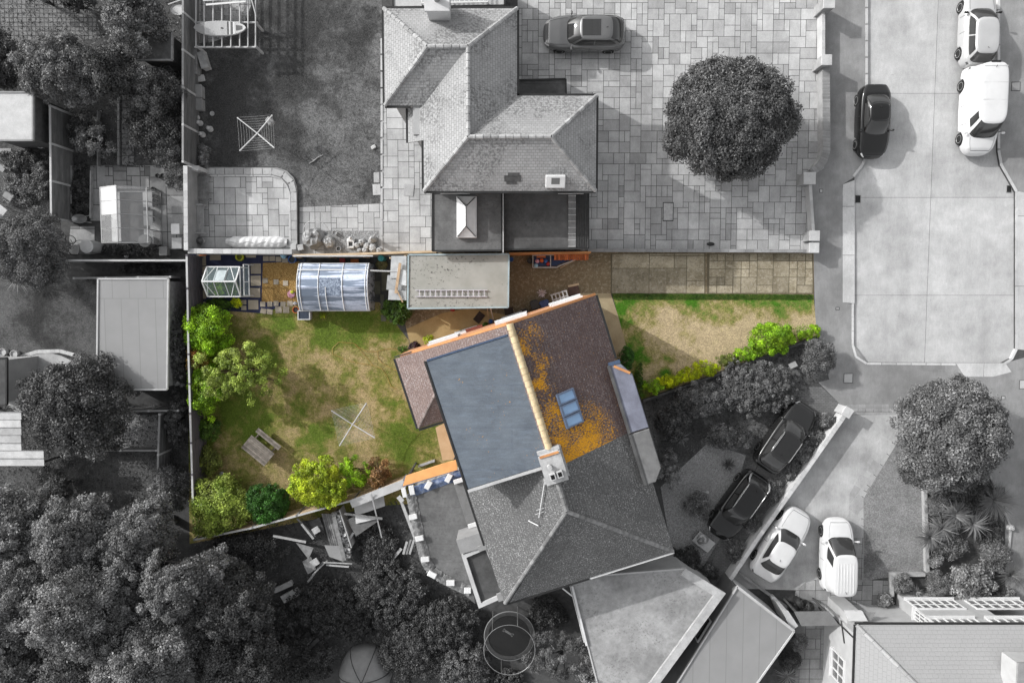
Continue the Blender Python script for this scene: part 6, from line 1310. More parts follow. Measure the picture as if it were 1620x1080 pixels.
b = MB(); p = W(427, 192, 1.5); b.box((p.x, p.y, 1.45), (.42, .34, .35), R(-45), bev=.06); b.box((p.x, p.y, 1.66), (.16, .03, .1), R(-45)); tag(b.build("peg_bag", lib("concrete_mid")), "square grey peg bag hanging from the dryer on the grey lawn", "bag")
# -- bench, lounger on the patio
def bench(label, px, py, L, D_, rz, m="wood_pale", slats=9):
    t_, p = T("garden_bench", label, "bench", px, py, .17, grp="garden seats"); M_ = Matrix.Translation(p) @ Matrix.Rotation(rz, 4, 'Z')
    f = lambda x, y, z: M_ @ Vector((x, y, z-.17+.17))
    b = MB(); rm = Matrix.Rotation(rz, 4, 'Z')
    for k in range(7): b.box(f(0, -.18+k*.075, .43), (L, .05, .025), M=rm)
    b.build("seat", lib(m), t_)
    b = MB()
    for k in range(14): b.box(f(-L/2+.06+k*(L-.12)/13, .36, .68), (.05, .03, .42), M=rm)
    b.box(f(0, .36, .90), (L, .05, .06), M=rm); b.build("backrest", lib(m), t_)
    for sx in (-1, 1):
        for y_ in (-.2, .36): b = MB(); b.box(f(sx*(L/2-.03), y_, .3 if y_ < 0 else .42), (.06, .06, .6 if y_ < 0 else .84), M=rm); b.build("leg", lib(m), t_)
        b = MB(); b.box(f(sx*(L/2-.03), .08, .62), (.07, .6, .04), M=rm); b.build("armrest", lib(m), t_)
bench("slatted wooden bench with curved back at the left of the raised patio", 322, 348, 1.6, .6, R(90))
lg, p = T("garden_lounger", "dark wooden steamer chair above the slatted bench on the patio", "lounger", 324, 298, .17)
b = MB()
for k in range(8): b.box((p.x-.28+k*.085, p.y, .5), (.07, 1.25, .03))
b.build("slatted_seat", lib("wood_grey"), lg); b = MB(); b.box((p.x+.1, p.y-.72, .42), (.62, .07, .05)); b.box((p.x+.1, p.y+.68, .42), (.62, .07, .05)); b.box((p.x-.36, p.y, .62), (.05, 1.35, .3)); b.build("frame", lib("wood_grey"), lg)
for sx, sy in ((-.3, -.6), (-.3, .6), (.36, -.6), (.36, .6)): b = MB(); b.box((p.x+sx, p.y+sy, .33), (.05, .05, .32)); b.build("leg", lib("wood_grey"), lg)
def pot(label, px, py, r, h, m, z0=0.02, name="plant_pot", grp="pots and tubs", fill="soil_dark", cat="pot", taper=.8, plant=None, n=20):
    t_, p = T(name, label, cat, px, py, z0, grp=grp); b = MB(); b.lathe([(r*taper, 0), (r, h), (r*1.06, h), (r*1.06, h+.03), (r*.92, h+.03), (r*.9, h-.06)], (p.x, p.y, z0), n); b.build("pot", lib(m), t_, smooth='auto')
    b = MB(); b.lathe([(r*.91, h-.05), (r*.5, h-.04), (.0, h-.035)], (p.x, p.y, z0), n); b.build("fill", lib(fill), t_)
    if plant:
        rng = np.random.default_rng(int(px)); n_ = 500; e = rng.normal(size=(n_, 3)); e /= np.linalg.norm(e, axis=1, keepdims=True); e[:, 2] = abs(e[:, 2]); P = np.array([p.x, p.y, z0+h])+e*r*1.3*rng.uniform(.5, 1, (n_, 1)); leaf_mesh("foliage", P, e, .07, rng.uniform(.6, 1.5, n_), lm(plant), t_, .6, rng)
    return t_
pot("white rimmed pot with a plant at the bottom left of the raised patio", 320, 382, .2, .3, "offwhite", .18, plant="soft")
tr, p = T("folded_cover", "rolled white cover lying along the bottom of the raised patio", "cover", 405, 383, .18)
b = MB(); b.grid(lambda u, v: (W(356, 383, .4).x+u*3.4, p.y+.32*math.cos(v*math.pi)*(1-.12*math.sin(u*25)*.2)*(.55+.45*min(1, 8*u, 8*(1-u))), .18+.28*math.sin(v*math.pi)*(.6+.4*min(1, 8*u, 8*(1-u)))+.02*math.sin(u*60+v*7)), 60, 12, flip=True); b.build("roll", lib("white_paint"), tr, smooth=True)
b = MB(); b.grid(lambda u, v: (W(356, 383, .4).x+u*3.2, p.y-.05+.05*math.sin(u*20)+(v-.5)*.05, .475+.012*math.sin(u*33)), 40, 2); b.build("fold", lib("concrete_pale"), tr, smooth=True)
# -- clutter along the rear patio
def heap(name, label, cat, px, py, rx, ry, h, m, z0=.02, seed=1, nn=14, wob=.35, smooth=False, grp=None):
    t_, p = T(name, label, cat, px, py, z0, grp=grp); rnd = random.Random(seed+int(px)); b = MB(); rows = 7; base = 0
    for i in range(rows):
        f = i/(rows-1)
        for j in range(nn):
            a = 2*math.pi*j/nn; k = (math.cos(f*math.pi/2)**.6 if f < 1 else .05)*(1+rnd.uniform(-wob, wob)*(.3+f*.6)); b.v.append((p.x+rx/28*math.cos(a)*k, p.y+ry/28*math.sin(a)*k, z0+h*math.sin(f*math.pi/2)*(1+rnd.uniform(-wob, wob)*.35)))
    for i in range(rows-1):
        for j in range(nn): b.f.append([i*nn+j, i*nn+(j+1) % nn, (i+1)*nn+(j+1) % nn, (i+1)*nn+j]); b.t.append(rnd.uniform(.8, 1.15)); b.m.append(0)
    b.f.append([(rows-1)*nn+j for j in range(nn)]); b.t.append(1); b.m.append(0); b.build("cloth" if "cover" in name or "sheet" in name else "body", m if not isinstance(m, str) else lib(m), t_, smooth=smooth); return t_
mat("tarp_pale", g(.33), g(.18), 3, rough=.5, bump=.6, bs=6)
heap("sheet_covered_heap", "crumpled pale sheet over a heap between the patio and the rear paving", "heap", 497, 377, 17, 16, .7, "tarp_pale", seed=3, smooth=False); heap("rubble_sack", "rounded pale sack beside the crumpled sheet heap", "sack", 521, 382, 9, 10, .45, "concrete_pale", seed=5)
b = MB(); c = W(499, 368, .5); b.tube([A(c.x+.72*math.cos(a), c.y+.66*math.sin(a), .35+.25*math.sin(a)) for a in [math.pi*2*k/28-.4 for k in range(24)]], .02, 6); tag(b.build("hoop", lib("offwhite")), "thin white hoop of hose round the crumpled sheet heap", "hose")
ln, p = T("garden_lantern", "white lantern with dark opening on the gravel patch", "lantern", 556, 386)
b = MB(); b.box((p.x, p.y-.18, .1), (.36, .14, .16), bev=.03); b.box((p.x, p.y+.2, .12), (.42, .22, .2), bev=.05); b.box((p.x-.15, p.y, .12), (.07, .26, .2)); b.box((p.x+.15, p.y, .12), (.07, .26, .2)); b.lathe([(.1, 0), (.06, .12), (.0, .2)], (p.x, p.y+.32, .2), 8); b.build("case", lib("white_paint"), ln, smooth=False); b = MB(); b.box((p.x, p.y, .1), (.24, .26, .14)); b.build("glass", lib("window_dark"), ln)
pot("small white ring pot beside the lantern", 537, 394, .13, .2, "offwhite"); pot("dark round pot beside the crumpled sheet heap", 531, 369, .12, .2, "offwhite", fill="concrete_pale")
for i, (x, y, r_) in enumerate([(566, 388, 5), (573, 383, 6), (581, 389, 6), (578, 396, 5), (590, 392, 7), (588, 381, 5), (600, 396, 5), (570, 396, 4)]): heap("rock", ["jagged grey rock beside the lantern", "jagged grey rock above the first by the lantern", "rock in the middle of the row by the lantern", "low rock at the fence below the rock row", "large rock at the foot of the stone figure", "rock behind the stone figure", "last rock before the paved side path", "small rock at the fence beside the lantern"][i], "rock", x, y, r_, r_, .25, "stone_pale", seed=i+9, nn=7, grp="rocks by the rear patio")
st, p = T("garden_statue", "pale stone figure standing at the end of the rock row", "statue", 592, 379); b = MB(); b.lathe([(.16, 0), (.18, .2), (.12, .45), (.15, .6), (.08, .72), (.1, .82), (.0, .92)], (p.x, p.y, .02), 12); b.bar((p.x, p.y, .55), (p.x+.2, p.y+.25, .8), .06); b.build("figure", lib("stone_pale"), st, smooth='auto')
for i, (x, y) in enumerate([(467, 391), (478, 392)]): b = MB(); p = W(x, y); b.box((p.x, p.y, .16), (.34, .34, .3), R(8*i), bev=.03); tag(b.build("stone_block", lib("stone_pale")), ["rough stone block at the patio corner, left one of two", "rough stone block beside the crumpled heap, right one of two"][i], "block", "stone blocks by the patio")
slabset("lawn_slabs", [(596, 281, 9, 16, 0), (596, 300, 12, 17, 2), (647, 301, 15, 18, -6)], lib("sandstone_slab"), seed=8)
b = MB(); P = [W(489, 259, .05), W(497, 254, .06), W(503, 249, .05), W(511, 245, .04)]; b.tube(P, [.03, .035, .03, .015], 6); b.tube([P[1], W(493, 251, .08)], .014, 5); tag(b.build("stick", lib("wood_pale")), "pale fallen branch on the grey back lawn", "branch")
b = MB(); p = W(591, 233, .03); b.box((p.x, p.y, .06), (.28, .2, .08), R(30), bev=.03); tag(b.build("toy", lib("offwhite")), "small white toy on the grey lawn edge", "toy")
# -- left fence side: boxes, figures
def crate(label, px, py, sx, sy, h, m, rz=0, z0=.02, name="storage_box", cat="box", lidm=None, grp="boxes and chests"):
    t_, p = T(name, label, cat, px, py, z0, grp=grp); b = MB(); b.box((p.x, p.y, z0+h/2), (sx, sy, h), R(rz), bev=.02); b.build("body", lib(m), t_); b = MB(); b.box((p.x, p.y, z0+h+.02), (sx+.05, sy+.05, .05), R(rz), bev=.015); b.build("lid", lib(lidm or m), t_); return t_
crate("long weathered wooden chest against the panel fence below the pergola", 312, 104, .5, 1.25, .6, "wood_grey"); crate("narrow pale box leaning beside the weathered wooden chest", 327, 100, .35, .85, .5, "wood_pale", 16); crate("grey square box by the fence below the wooden chest, upper", 316, 148, .6, .65, .45, "concrete_mid"); crate("grey square box by the fence below the wooden chest, lower", 317, 168, .55, .6, .4, "concrete_mid"); crate("low pale tray just below the wooden chest", 317, 126, .55, .3, .15, "concrete_pale", 10)
for i, (x, y) in enumerate([(313, 187), (318, 196), (312, 212), (334, 205), (322, 214)]):
    t_, p = T("garden_ornament", ["white ornament nearest the grey boxes", "small white ornament right of the first by the fence", "pale round ornament against the fence beside the dryer", "white ornament standing out on the lawn edge", "low pale ornament among the stones by the fence"][i], "ornament", x, y, .02, grp="ornaments by the panel fence"); b = MB(); b.lathe([(.14, 0), (.17, .12), (.08, .3), (.11, .4), (.0, .5)], (p.x, p.y, .02), 10); b.build("figure", lib("stone_pale"), t_, smooth='auto')
b = MB(); p = W(336, 180, .03); b.lathe([(.11, 0), (.13, .05), (.09, .05), (.08, .01)], (p.x, p.y, .02), 16); b.lathe([(.03, 0), (.03, .06)], (p.x, p.y, .02), 8); tag(b.build("bird_bath", lib("concrete_pale"), smooth='auto'), "tiny round dish on the lawn near the grey boxes", "dish")
# -- driveway details
dm, p = T("drive_cover", "rounded rectangular cover set in the square paved drive", "drain cover", 1057, 335, .013); b = MB(); b.box((p.x, p.y, .02), (.6, 1.05, .012), bev=.004); b.build("frame", lib("dark_stuff"), dm); b = MB(); b.box((p.x, p.y, .026), (.52, .95, .012), bev=.004); b.build("lid", lib("stone_pale"), dm)
heap("stone", "small dark stone against the low drive wall", "stone", 1124, 386, 6, 3, .12, "dark_stuff", seed=4)
# -- small glasshouse in colour
glass("green_glass", (.40, .50, .50), .05, .2); col("alu_white", g(.62), g(.55), rough=.35)
gh, p = T("glasshouse", "small aluminium glasshouse with tomato plants beside the slate fence", "greenhouse", 356, 445)
GX0, GX1 = W(328, 445, 1.3).x, W(380, 445, 1.3).x; GY0, GY1 = W(350, 469, 1.3).y, W(350, 422, 1.3).y; gym = (GY0+GY1)/2; ze, zr_ = 1.3, 1.95
b = MB(); r_ = .022
for x in (GX0, GX1):
    b.bar((x, GY0, 0), (x, GY0, ze), .05); b.bar((x, GY1, 0), (x, GY1, ze), .05); b.bar((x, GY0, ze), (x, gym, zr_), .06); b.bar((x, GY1, ze), (x, gym, zr_), .06); b.bar((x, GY0, .03), (x, GY1, .03), .05); b.bar((x, GY0, ze), (x, GY1, ze), .04)
b.bar((GX0, GY0, ze), (GX1, GY0, ze), .06); b.bar((GX0, GY1, ze), (GX1, GY1, ze), .06); b.bar((GX0, gym, zr_), (GX1, gym, zr_), .07); b.bar((GX0, GY0, .03), (GX1, GY0, .03), .05); b.bar((GX0, GY1, .03), (GX1, GY1, .03), .05)
for k in (1, 2): x = GX0+(GX1-GX0)*k/3; [b.bar((x, y, ze), (x, gym, zr_), .03) or b.bar((x, y, 0), (x, y, ze), .03) for y in (GY0, GY1)]
for y in (GY0, GY1): b.bar((GX0+.05, gym, zr_-.02), (GX0+.45, y, ze), .03); b.bar((GX1-.05, gym, zr_-.02), (GX1-.5, y, ze), .03)
b.build("frame", lib("alu_white"), gh)
b = MB(); b.mesh([(GX0, GY0, ze), (GX1, GY0, ze), (GX1, gym, zr_), (GX0, gym, zr_), (GX1, GY1, ze), (GX0, GY1, ze)], [[0, 1, 2, 3], [3, 2, 4, 5]])
b.mesh([(GX0, GY0, 0), (GX1, GY0, 0), (GX1, GY0, ze), (GX0, GY0, ze), (GX0, GY1, 0), (GX1, GY1, 0), (GX1, GY1, ze), (GX0, GY1, ze), (GX0, gym, zr_), (GX1, gym, zr_)], [[0, 1, 2, 3], [5, 4, 7, 6], [4, 0, 3, 8, 7], [1, 5, 6, 9, 2]]); b.build("glazing", lib("green_glass"), gh)
b = MB(); f = lambda x, t: (x, GY1+(gym-GY1)*t, ze+(zr_-ze)*t+.05); xa, xb2 = GX0+.62, GX0+1.15
for a_, c_ in ((f(xa, .25), f(xb2, .25)), (f(xa, .95), f(xb2, .95)), (f(xa, .25), f(xa, .95)), (f(xb2, .25), f(xb2, .95))): b.bar(a_, c_, .04)
b.face([f(xa, .25), f(xb2, .25), f(xb2, .95), f(xa, .95)][::-1]); b.build("roof_vent", mat("vent_pale", (.42, .47, .48), None, 3, rough=.3), gh)
crown("tomato_plant", "bright tomato plants inside the small glasshouse, left half", "plant", 345, 456, 17, 11, 1.0, "bright", 2600, .09, 26, .3, grp="plants inside the glasshouse", trunk=False); crown("tomato_plant", "darker tomato plants inside the small glasshouse, right half", "plant", 369, 456, 12, 11, .9, "green", 1800, .09, 22, .3, grp="plants inside the glasshouse", trunk=False)
cf, p = T("cold_frame", "narrow glazed frame standing against the right end of the small glasshouse", "cold frame", 388, 443)
b = MB(); x0_, x1_ = GX1+.06, W(395, 443, .6).x; 
for y in (GY0+.05, gym, GY1+.15): b.bar((x0_, y, .95), (x1_, y, .7), .04)
b.bar((x0_, GY0+.05, .95), (x0_, GY1+.15, .95), .05); b.bar((x1_, GY0+.05, .7), (x1_, GY1+.15, .7), .05); [b.bar((x, y, 0), (x, y, .7), .05) for x in (x0_, x1_) for y in (GY0+.05, GY1+.15)]; b.build("frame", lib("alu_white"), cf); b = MB(); b.face([(x0_, GY0+.05, .93), (x1_, GY0+.05, .68), (x1_, GY1+.15, .68), (x0_, GY1+.15, .93)]); b.build("glazing", lib("green_glass"), cf)
b = MB(); c = W(377, 406, .35); b.tube([A(c.x+.2*math.cos(a), c.y+.2*math.sin(a), .06+.004*k) for k, a in enumerate([k*.45 for k in range(60)])], .018, 5); b.lathe([(.24, 0), (.24, .07)], (c.x, c.y, .03), 18, tone=.25); o = tag(b.build("hose_reel", lib("yellow_plastic")), "coiled yellow hose above the small glasshouse", "hose")
pot("blue rimmed dark tub at the top left corner of the barrel roofed greenhouse", 465, 411, .2, .35, "blue_plastic"); pot("second blue rimmed tub beside the cream timber rail", 481, 410, .15, .3, "navy_plastic"); pot("orange pot below the left end of the barrel roofed greenhouse", 470, 490, .17, .25, "orange_plastic"); crate("reddish brown box at the top of the slate fence", 323, 402, .3, .18, .2, "terracotta")
heap("crumpled_bag", "crumpled light blue bag near the wood chips", "bag", 449, 403, 5, 6, .22, mat("bag_blue", (.2, .42, .55), (.35, .5, .6), 8), seed=7, nn=9); heap("toy_pile", "small pile of colourful toys at the left door of the barrel roofed greenhouse", "toys", 461, 465, 6, 6, .15, "pink_plastic", seed=2, nn=8); heap("yellow_toy", "small bright yellow toy on top of the pile of toys", "toy", 463, 462, 3, 3, .25, "yellow_plastic", seed=3, nn=7); heap("bottle", "little white container above the orange pot", "container", 467, 480, 3, 3, .2, "white_paint", seed=6, nn=8)
crate("pink crate behind the barrel roofed greenhouse", 543, 412, .25, .2, .2, "red_plastic"); crate("brown tray behind the barrel roofed greenhouse near its right end", 562, 413, .4, .15, .12, "terracotta")
b = MB(); p = W(602, 408, .9); b.lathe([(.16, 0), (.17, .75), (.17, .8), (.02, .83)], (p.x, p.y, .02), 18); tag(b.build("water_barrel", lib("teal_plastic"), smooth='auto'), "teal lidded barrel between the greenhouse and the lean-to sheets", "barrel"); heap("sack", "olive sack at the foot of the teal barrel", "sack", 604, 419, 9, 8, .3, mat("sack_olive", (.16, .15, .07), None, 5), seed=8)
# -- barrel roofed greenhouse
pt, p = T("polycarbonate_greenhouse", "greenhouse with milky barrel roof panels between small glasshouse and garage", "greenhouse", 527, 455)
BX0, BX1 = W(474, 455, 1.5).x, W(584, 455, 1.5).x; BY0, BY1 = W(527, 491, 1.2).y, W(527, 417, 1.2).y; bm_ = (BY0+BY1)/2; bh = (BY1-BY0)/2; zs_, zt_ = 1.25, 2.0
t = NT("twinwall"); c = t.mix(t.ramp(t.noise(1.3, 4, stretch=(.25, 3, 1)), .46, .54), (.42, .46, .56), (.13, .16, .21)); c = t.mix(t.ramp(t.noise(7, 4, .8), .5, .7, 0, .5), c, (.10, .13, .17)); t.bump(t.noise(3, 3, stretch=(.3, 3, 1)), .3, .05); MATS["twinwall"] = t.done(c, .18, .6, True)
t = NT("twinwall_dark"); c = t.mix(t.ramp(t.noise(9, 4, .8), .4, .65), (.06, .08, .12), (.32, .37, .45)); MATS["twinwall_dark"] = t.done(c, .2, .6, True)
prof = [(-1, 0), (-.98, .32), (-.72, .62), (-.38, .9), (0, 1), (.38, .9), (.72, .62), (.98, .32), (1, 0)]
P8 = [(bm_-y*bh, zs_*0+zs_+(zt_-zs_)*z) for y, z in prof]
segs = [(BX0, BX0+.3*(BX1-BX0)), (BX0+.3*(BX1-BX0), BX0+.64*(BX1-BX0)), (BX0+.64*(BX1-BX0), BX1)]
for i, (x0_, x1_) in enumerate(segs):
    b = MB()
    for (y0, z0), (y1, z1) in zip(P8, P8[1:]): b.mesh([(x0_, y0, z0), (x1_, y0, z0), (x1_, y1, z1), (x0_, y1, z1)], [[3, 2, 1, 0]], tone=(1.25 if y0 > bm_ else .8))  # north half toned lighter, south half darker: sunlight put into the panel colour
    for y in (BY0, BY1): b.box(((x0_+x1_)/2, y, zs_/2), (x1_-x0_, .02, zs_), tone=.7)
    b.build("panel", lib("twinwall"), pt)
b = MB()
for (y0, z0), (y1, z1) in list(zip(P8, P8[1:]))[3:5][::1]: b.mesh([(segs[1][0]+.05, y0, z0+.012), (segs[1][1]-.1, y0, z0+.012), (segs[1][1]-.1, y1, z1+.012), (segs[1][0]+.05, y1, z1+.012)], [[3, 2, 1, 0]])
b.build("clear_panel", lib("twinwall_dark"), pt)
for x in (BX0, BX0+.15, segs[0][1], segs[1][1], BX1-.12, BX1): b = MB(); b.tube([(x, y, z+.02) for y, z in P8], .025, 6); b.build("rib", lib("alu_white"), pt)
b = MB(); b.tube([(segs[0][1]+.4, y, z+.03) for y, z in P8[4:]], .02, 5); b.bar((BX0, BY0, zs_), (BX1, BY0, zs_), .08); b.bar((BX0, BY1, zs_), (BX1, BY1, zs_), .06); b.bar((BX0, P8[1+1][0], P8[2][1]+.02), (BX1, P8[2][0], P8[2][1]+.02), .06); b.build("rail", lib("alu_white"), pt)
b = MB()
for x in (BX0, BX1): b.mesh([(x, BY1, 0), (x, BY0, 0)]+[(x, y, z) for y, z in P8[::-1]], [list(range(2+len(P8)))])
b.build("end_panel", lib("twinwall"), pt)
sn, p = T("water_tank", "open dark water tank with white rim below the barrel roofed greenhouse", "tank", 485, 498, .02); b = MB(); z_ = .5
b.box((p.x, p.y, .25), (.66, .52, .46), bev=.05); b.build("body", lib("offwhite"), sn); b = MB(); b.band([(p.x-.32, p.y+.24), (p.x-.32, p.y-.24), (p.x+.32, p.y-.24), (p.x+.32, p.y+.24), (p.x-.32, p.y+.24)], .06, .44, .54); b.build("rim", lib("offwhite"), sn); b = MB(); b.box((p.x, p.y, .49), (.58, .42, .02)); b.build("water", mat("tank_dark", (.04, .05, .07), None, 3, rough=.1), sn)
# -- lean-to sheets and plank
lt, p = T("lean_to", "pale patched sheets forming a lean-to beside the garage", "lean-to", 630, 440)
for i, (pl, z, tn) in enumerate([([(619, 405), (643, 405), (643, 440), (617, 440)], 1.9, 1.0), ([(613, 435), (643, 437), (643, 461), (611, 458)], 1.84, .75), ([(615, 458), (643, 460), (643, 475), (614, 474)], 1.93, .95), ([(628, 424), (643, 428), (643, 452), (630, 450)], 1.97, 1.3)]):
    b = MB(); b.prism([(q.x, q.y) for q in WL(pl, z)], z-.03, z, tone=tn); b.build("sheet", mat("sheet_pale", (.46, .47, .47), (.32, .33, .34), 3, rough=.4), lt)
b = MB(); [b.box((W(x, y, 1.8).x, W(x, y, 1.8).y, .9), (.08, .08, 1.8)) for x, y in ((617, 408), (617, 470))]; b.build("post", lib("cream_timber"), lt)
b = MB(); b.bar(W(633, 416, 2.03), W(626, 464, 2.03), .14, .05); b.bar(W(626, 455, 2.07), W(637, 478, 2.0), .07, .04); tag(b.build("plank", mat("plank_tan", (.45, .33, .22), (.36, .25, .16), 5)), "tan plank lying on the pale lean-to sheets", "plank")
# -- ladder on the garage
ld, p = T("ladder", "aluminium ladder lying on the garage roof", "ladder", 714, 464, 2.48); a0_, a1_ = W(657, 464, 2.5), W(771, 464, 2.5)
for dy in (-.165, .165): b = MB(); b.bar((a0_.x, a0_.y+dy, 2.50), (a1_.x, a1_.y+dy, 2.50), .035, .08); b.build("rail", mat("alu_lilac", (.52, .50, .54), (.45, .43, .47), 4, rough=.4), ld)
for k in range(13): b = MB(); x = a0_.x+.22+k*(a1_.x-a0_.x-.3)/12.3; b.box((x, a0_.y, 2.52), (.035, .3, .03)); b.build("rung", lib("alu_lilac"), ld)
# -- boat with coloured buoys
bt, p = T("dinghy", "small dark open boat loaded with coloured round buoys beside the garage", "boat", 885, 414)
z_ = .45; out = [(843, 404), (871, 403), (888, 404), (915, 407), (905, 413), (886, 420), (881, 423), (843, 423)]
q = [Vector((v.x, v.y)) for v in WL(out, z_)]; b = MB(); b.prism(offset(q, -.08), .05, .30); b.build("hull", lib("navy_plastic"), bt)
b = MB(); qc = ccw(q); b.band(qc+[qc[0]], .05, .3, .47); b.bar((W(871, 403, z_).x, W(871, 403, z_).y, .47), (W(871, 423, z_).x, W(871, 423, z_).y, .47), .05, .05); b.build("gunwale", lib("concrete_pale"), bt)
for i, (x, y, m, lb) in enumerate([(850, 413, "pink_plastic", "pale pink buoy in the boat"), (857, 412, "orange_plastic", "orange red buoy in the middle of the boat"), (863, 413, "blue_plastic", "blue buoy right of the orange one in the boat"), (848, 420, "bag_blue", "light blue buoy at the corner of the boat"), (867, 417, "red_plastic", "small red buoy against the boat's divider")]):
    b = MB(); c = W(x, y, .45); b.lathe([(.0, 0)]+[(.12*math.sin(k*math.pi/8), .12-.12*math.cos(k*math.pi/8)) for k in range(1, 8)]+[(.0, .24)], (c.x, c.y, .31), 14); tag(b.build("buoy", lib(m), smooth=True), lb, "buoy", "buoys in the boat")
b = MB(); a_ = W(856, 406, .45); b.box((a_.x, a_.y, .4), (.5, .12, .1)); tag(b.build("brick_stack", lib("terracotta")), "short terracotta slab in the boat behind the buoys", "slab")
ts, p = T("roof_tile_stack", "row of orange roof tiles stacked along the brick wall", "tiles", 905, 405)
for k in range(17):
    b = MB(); c = W(878+k*3.2, 405+(.6 if k % 2 else 0), .35); b.box((c.x, c.y-.02, .36), (.10, .40, .3), 0, tone=random.Random(k).uniform(.55, 1.35), bev=.01); b.build("roof_tile", lib("terracotta"), ts)
b = MB(); P = WL([(886, 424), (905, 414), (918, 408)], .2); b.tube(P, .02, 5); tag(b.build("pole", lib("cream_timber")), "thin pale pole leaning along the boat's bow", "pole"); b = MB(); b.bar(W(898, 409, .4), W(928, 408, .4), .2, .08); tag(b.build("blue_tarpaulin", lib("blue_plastic")), "folded blue sheet between boat and roof tiles", "sheet")
pot("grey tub beside the boat's stern", 838, 413, .15, .3, "dark_stuff"); pot("blue tub against the garage's right side", 809, 411, .12, .3, "blue_plastic", fill="blue_plastic")
# -- things along the gable
def binn(label, px, py, sx, sy, h, m="black_plastic", rz=17, name="wheelie_bin"):
    t_, p = T(name, label, "bin", px, py, .02, grp="bins and boxes by the gable"); b = MB(); rm = Matrix.Rotation(R(rz), 4, 'Z'); b.box((p.x, p.y, .02+h/2), (sx*.9, sy*.9, h), M=rm, bev=.03); b.build("body", lib(m), t_); b = MB(); b.box((p.x, p.y, .04+h), (sx, sy, .07), M=rm, bev=.03); b.build("lid", lib(m), t_)
    b = MB(); b.tube([p+rm.to_3x3() @ Vector((-sx*.35, sy*.52, h)), p+rm.to_3x3() @ Vector((sx*.35, sy*.52, h))], .018, 6); b.build("handle", lib(m), t_)
binn("black wheelie bin at the gable, topmost of the dark group", 845, 482, .45, .5, .95); binn("black wheelie bin below the topmost one by the gable", 851, 488, .4, .45, .9); binn("dark box between the bins and the white gable window", 829, 494, .45, .35, .6, name="storage_bin"); binn("dark blue box next to the grey pallet", 861, 484, .55, .62, .9, "navy_plastic", name="storage_bin")
pl_, p = T("pallet", "grey wooden pallet leaning on the gable beside the dark blue box", "pallet", 886, 475, .02); rm = Matrix.Rotation(R(17), 4, 'Z'); b = MB()
for k in range(5): b.box(p+rm.to_3x3() @ Vector((-.42+k*.21, 0, .75)), (.07, .95, .04), M=rm)
for k in range(4): b.box(p+rm.to_3x3() @ Vector((0, -.44+k*.29, .70)), (.95, .08, .06), M=rm)
b.build("slats", lib("wood_pale"), pl_); b = MB(); [b.box(p+rm.to_3x3() @ Vector((x, y, .34)), (.07, .07, .68), M=rm) for x in (-.4, .4) for y in (-.4, .4)]; b.build("leg", lib("wood_grey"), pl_)
spiky("white_flower", "white spiky flower head above the dark blue box", "plant", 857, 464, 9, .5, "bloom", 60, .04, .2, grp="spiky plants")
rg, p = T("door_mat", "brown mat with pale back edge on the worn drive by the gable", "mat", 908, 459, .02); b = MB(); b.box((p.x, p.y-.05, .05), (.6, .55, .03), R(12), bev=.01); b.build("mat", mat("mat_brown", (.10, .06, .05), (.07, .045, .04), 5), rg); b = MB(); b.box((p.x-.03, p.y+.28, .06), (.62, .12, .06), R(12)); b.build("edge", lib("cream_timber"), rg)
b = MB(); p = W(758, 502, .02); b.box((p.x, p.y, .035), (.42, .6, .03), R(-38)); tag(b.build("rubber_mat", mat("mat_dark", (.05, .035, .03), (.035, .025, .02), 5)), "dark tilted mat on the sandy path below the garage", "mat"); b = MB(); p = W(805, 492, .02); b.box((p.x, p.y, .035), (.5, .42, .03), R(8)); tag(b.build("rubber_mat", lib("mat_dark")), "dark square mat at the lower right corner of the garage", "mat")
cp, p = T("door_canopy", "small sloping red brown canopy over the side door of the gable", "canopy", 751, 523, 2.1)
q = WL([(736, 521), (762, 513), (765, 519), (739, 528)], 2.2); b = MB(); b.prism([(v.x, v.y) for v in q], 2.15, 2.25); b.build("roof", mat("canopy_red", (.16, .045, .03), (.12, .035, .025), 4), cp); q = WL([(740, 528), (766, 520), (767, 525), (742, 533)], 2.2); b = MB(); b.prism([(v.x, v.y) for v in q], 2.1, 2.2); b.build("gutter_box", lib("concrete_pale"), cp)
b = MB(); b.tube([W(746, 531, 3.5), W(770, 525, 3.5), W(790, 514, 3.5)], .035, 6); tag(b.build("drainpipe", lib("black_gutter")), "black pipe along the gable beside the small canopy", "pipe"); pot("green potted plant left of the small canopy", 731, 525, .14, .25, "terracotta", plant="green"); pot("green potted plant right of the small canopy", 768, 514, .14, .25, "terracotta", plant="green"); pot("blue pot under the leaning poles by the garage", 776, 508, .12, .25, "blue_plastic", fill="blue_plastic")
b = MB(); b.bar(W(776, 487, 2.2), W(783, 515, .1), .05); tag(b.build("timber", lib("offwhite")), "pale pole leaning against the lower side of the garage", "pole"); b = MB(); b.bar(W(771, 487, 2.0), W(774, 516, .1), .03); tag(b.build("timber", lib("plank_tan")), "thin brown pole left of the pale leaning pole", "pole")
heap("shoes", "small red and white thing at the lower wall of the garage", "shoes", 716, 490, 4, 3, .12, "red_plastic", seed=2, nn=7)
b = MB(); b.tube([W(x, y, .04) for x, y in ((641, 558), (625, 552), (618, 551), (607, 553), (596, 556), (580, 556), (566, 548), (560, 543), (536, 541), (526, 550), (526, 560), (540, 566), (553, 571), (571, 575), (590, 578), (604, 583), (612, 595), (618, 610), (628, 616))], .011, 5)
b.tube([W(x, y, .04) for x, y in ((598, 556), (598, 566), (604, 574), (618, 582), (632, 588))], .011, 5); b.tube([W(x, y, .04) for x, y in ((560, 543), (576, 560), (590, 578))], .010, 5); tag(b.build("garden_hose", lib("yellow_hose")), "thin orange hose snaking over the back lawn to the house", "hose")
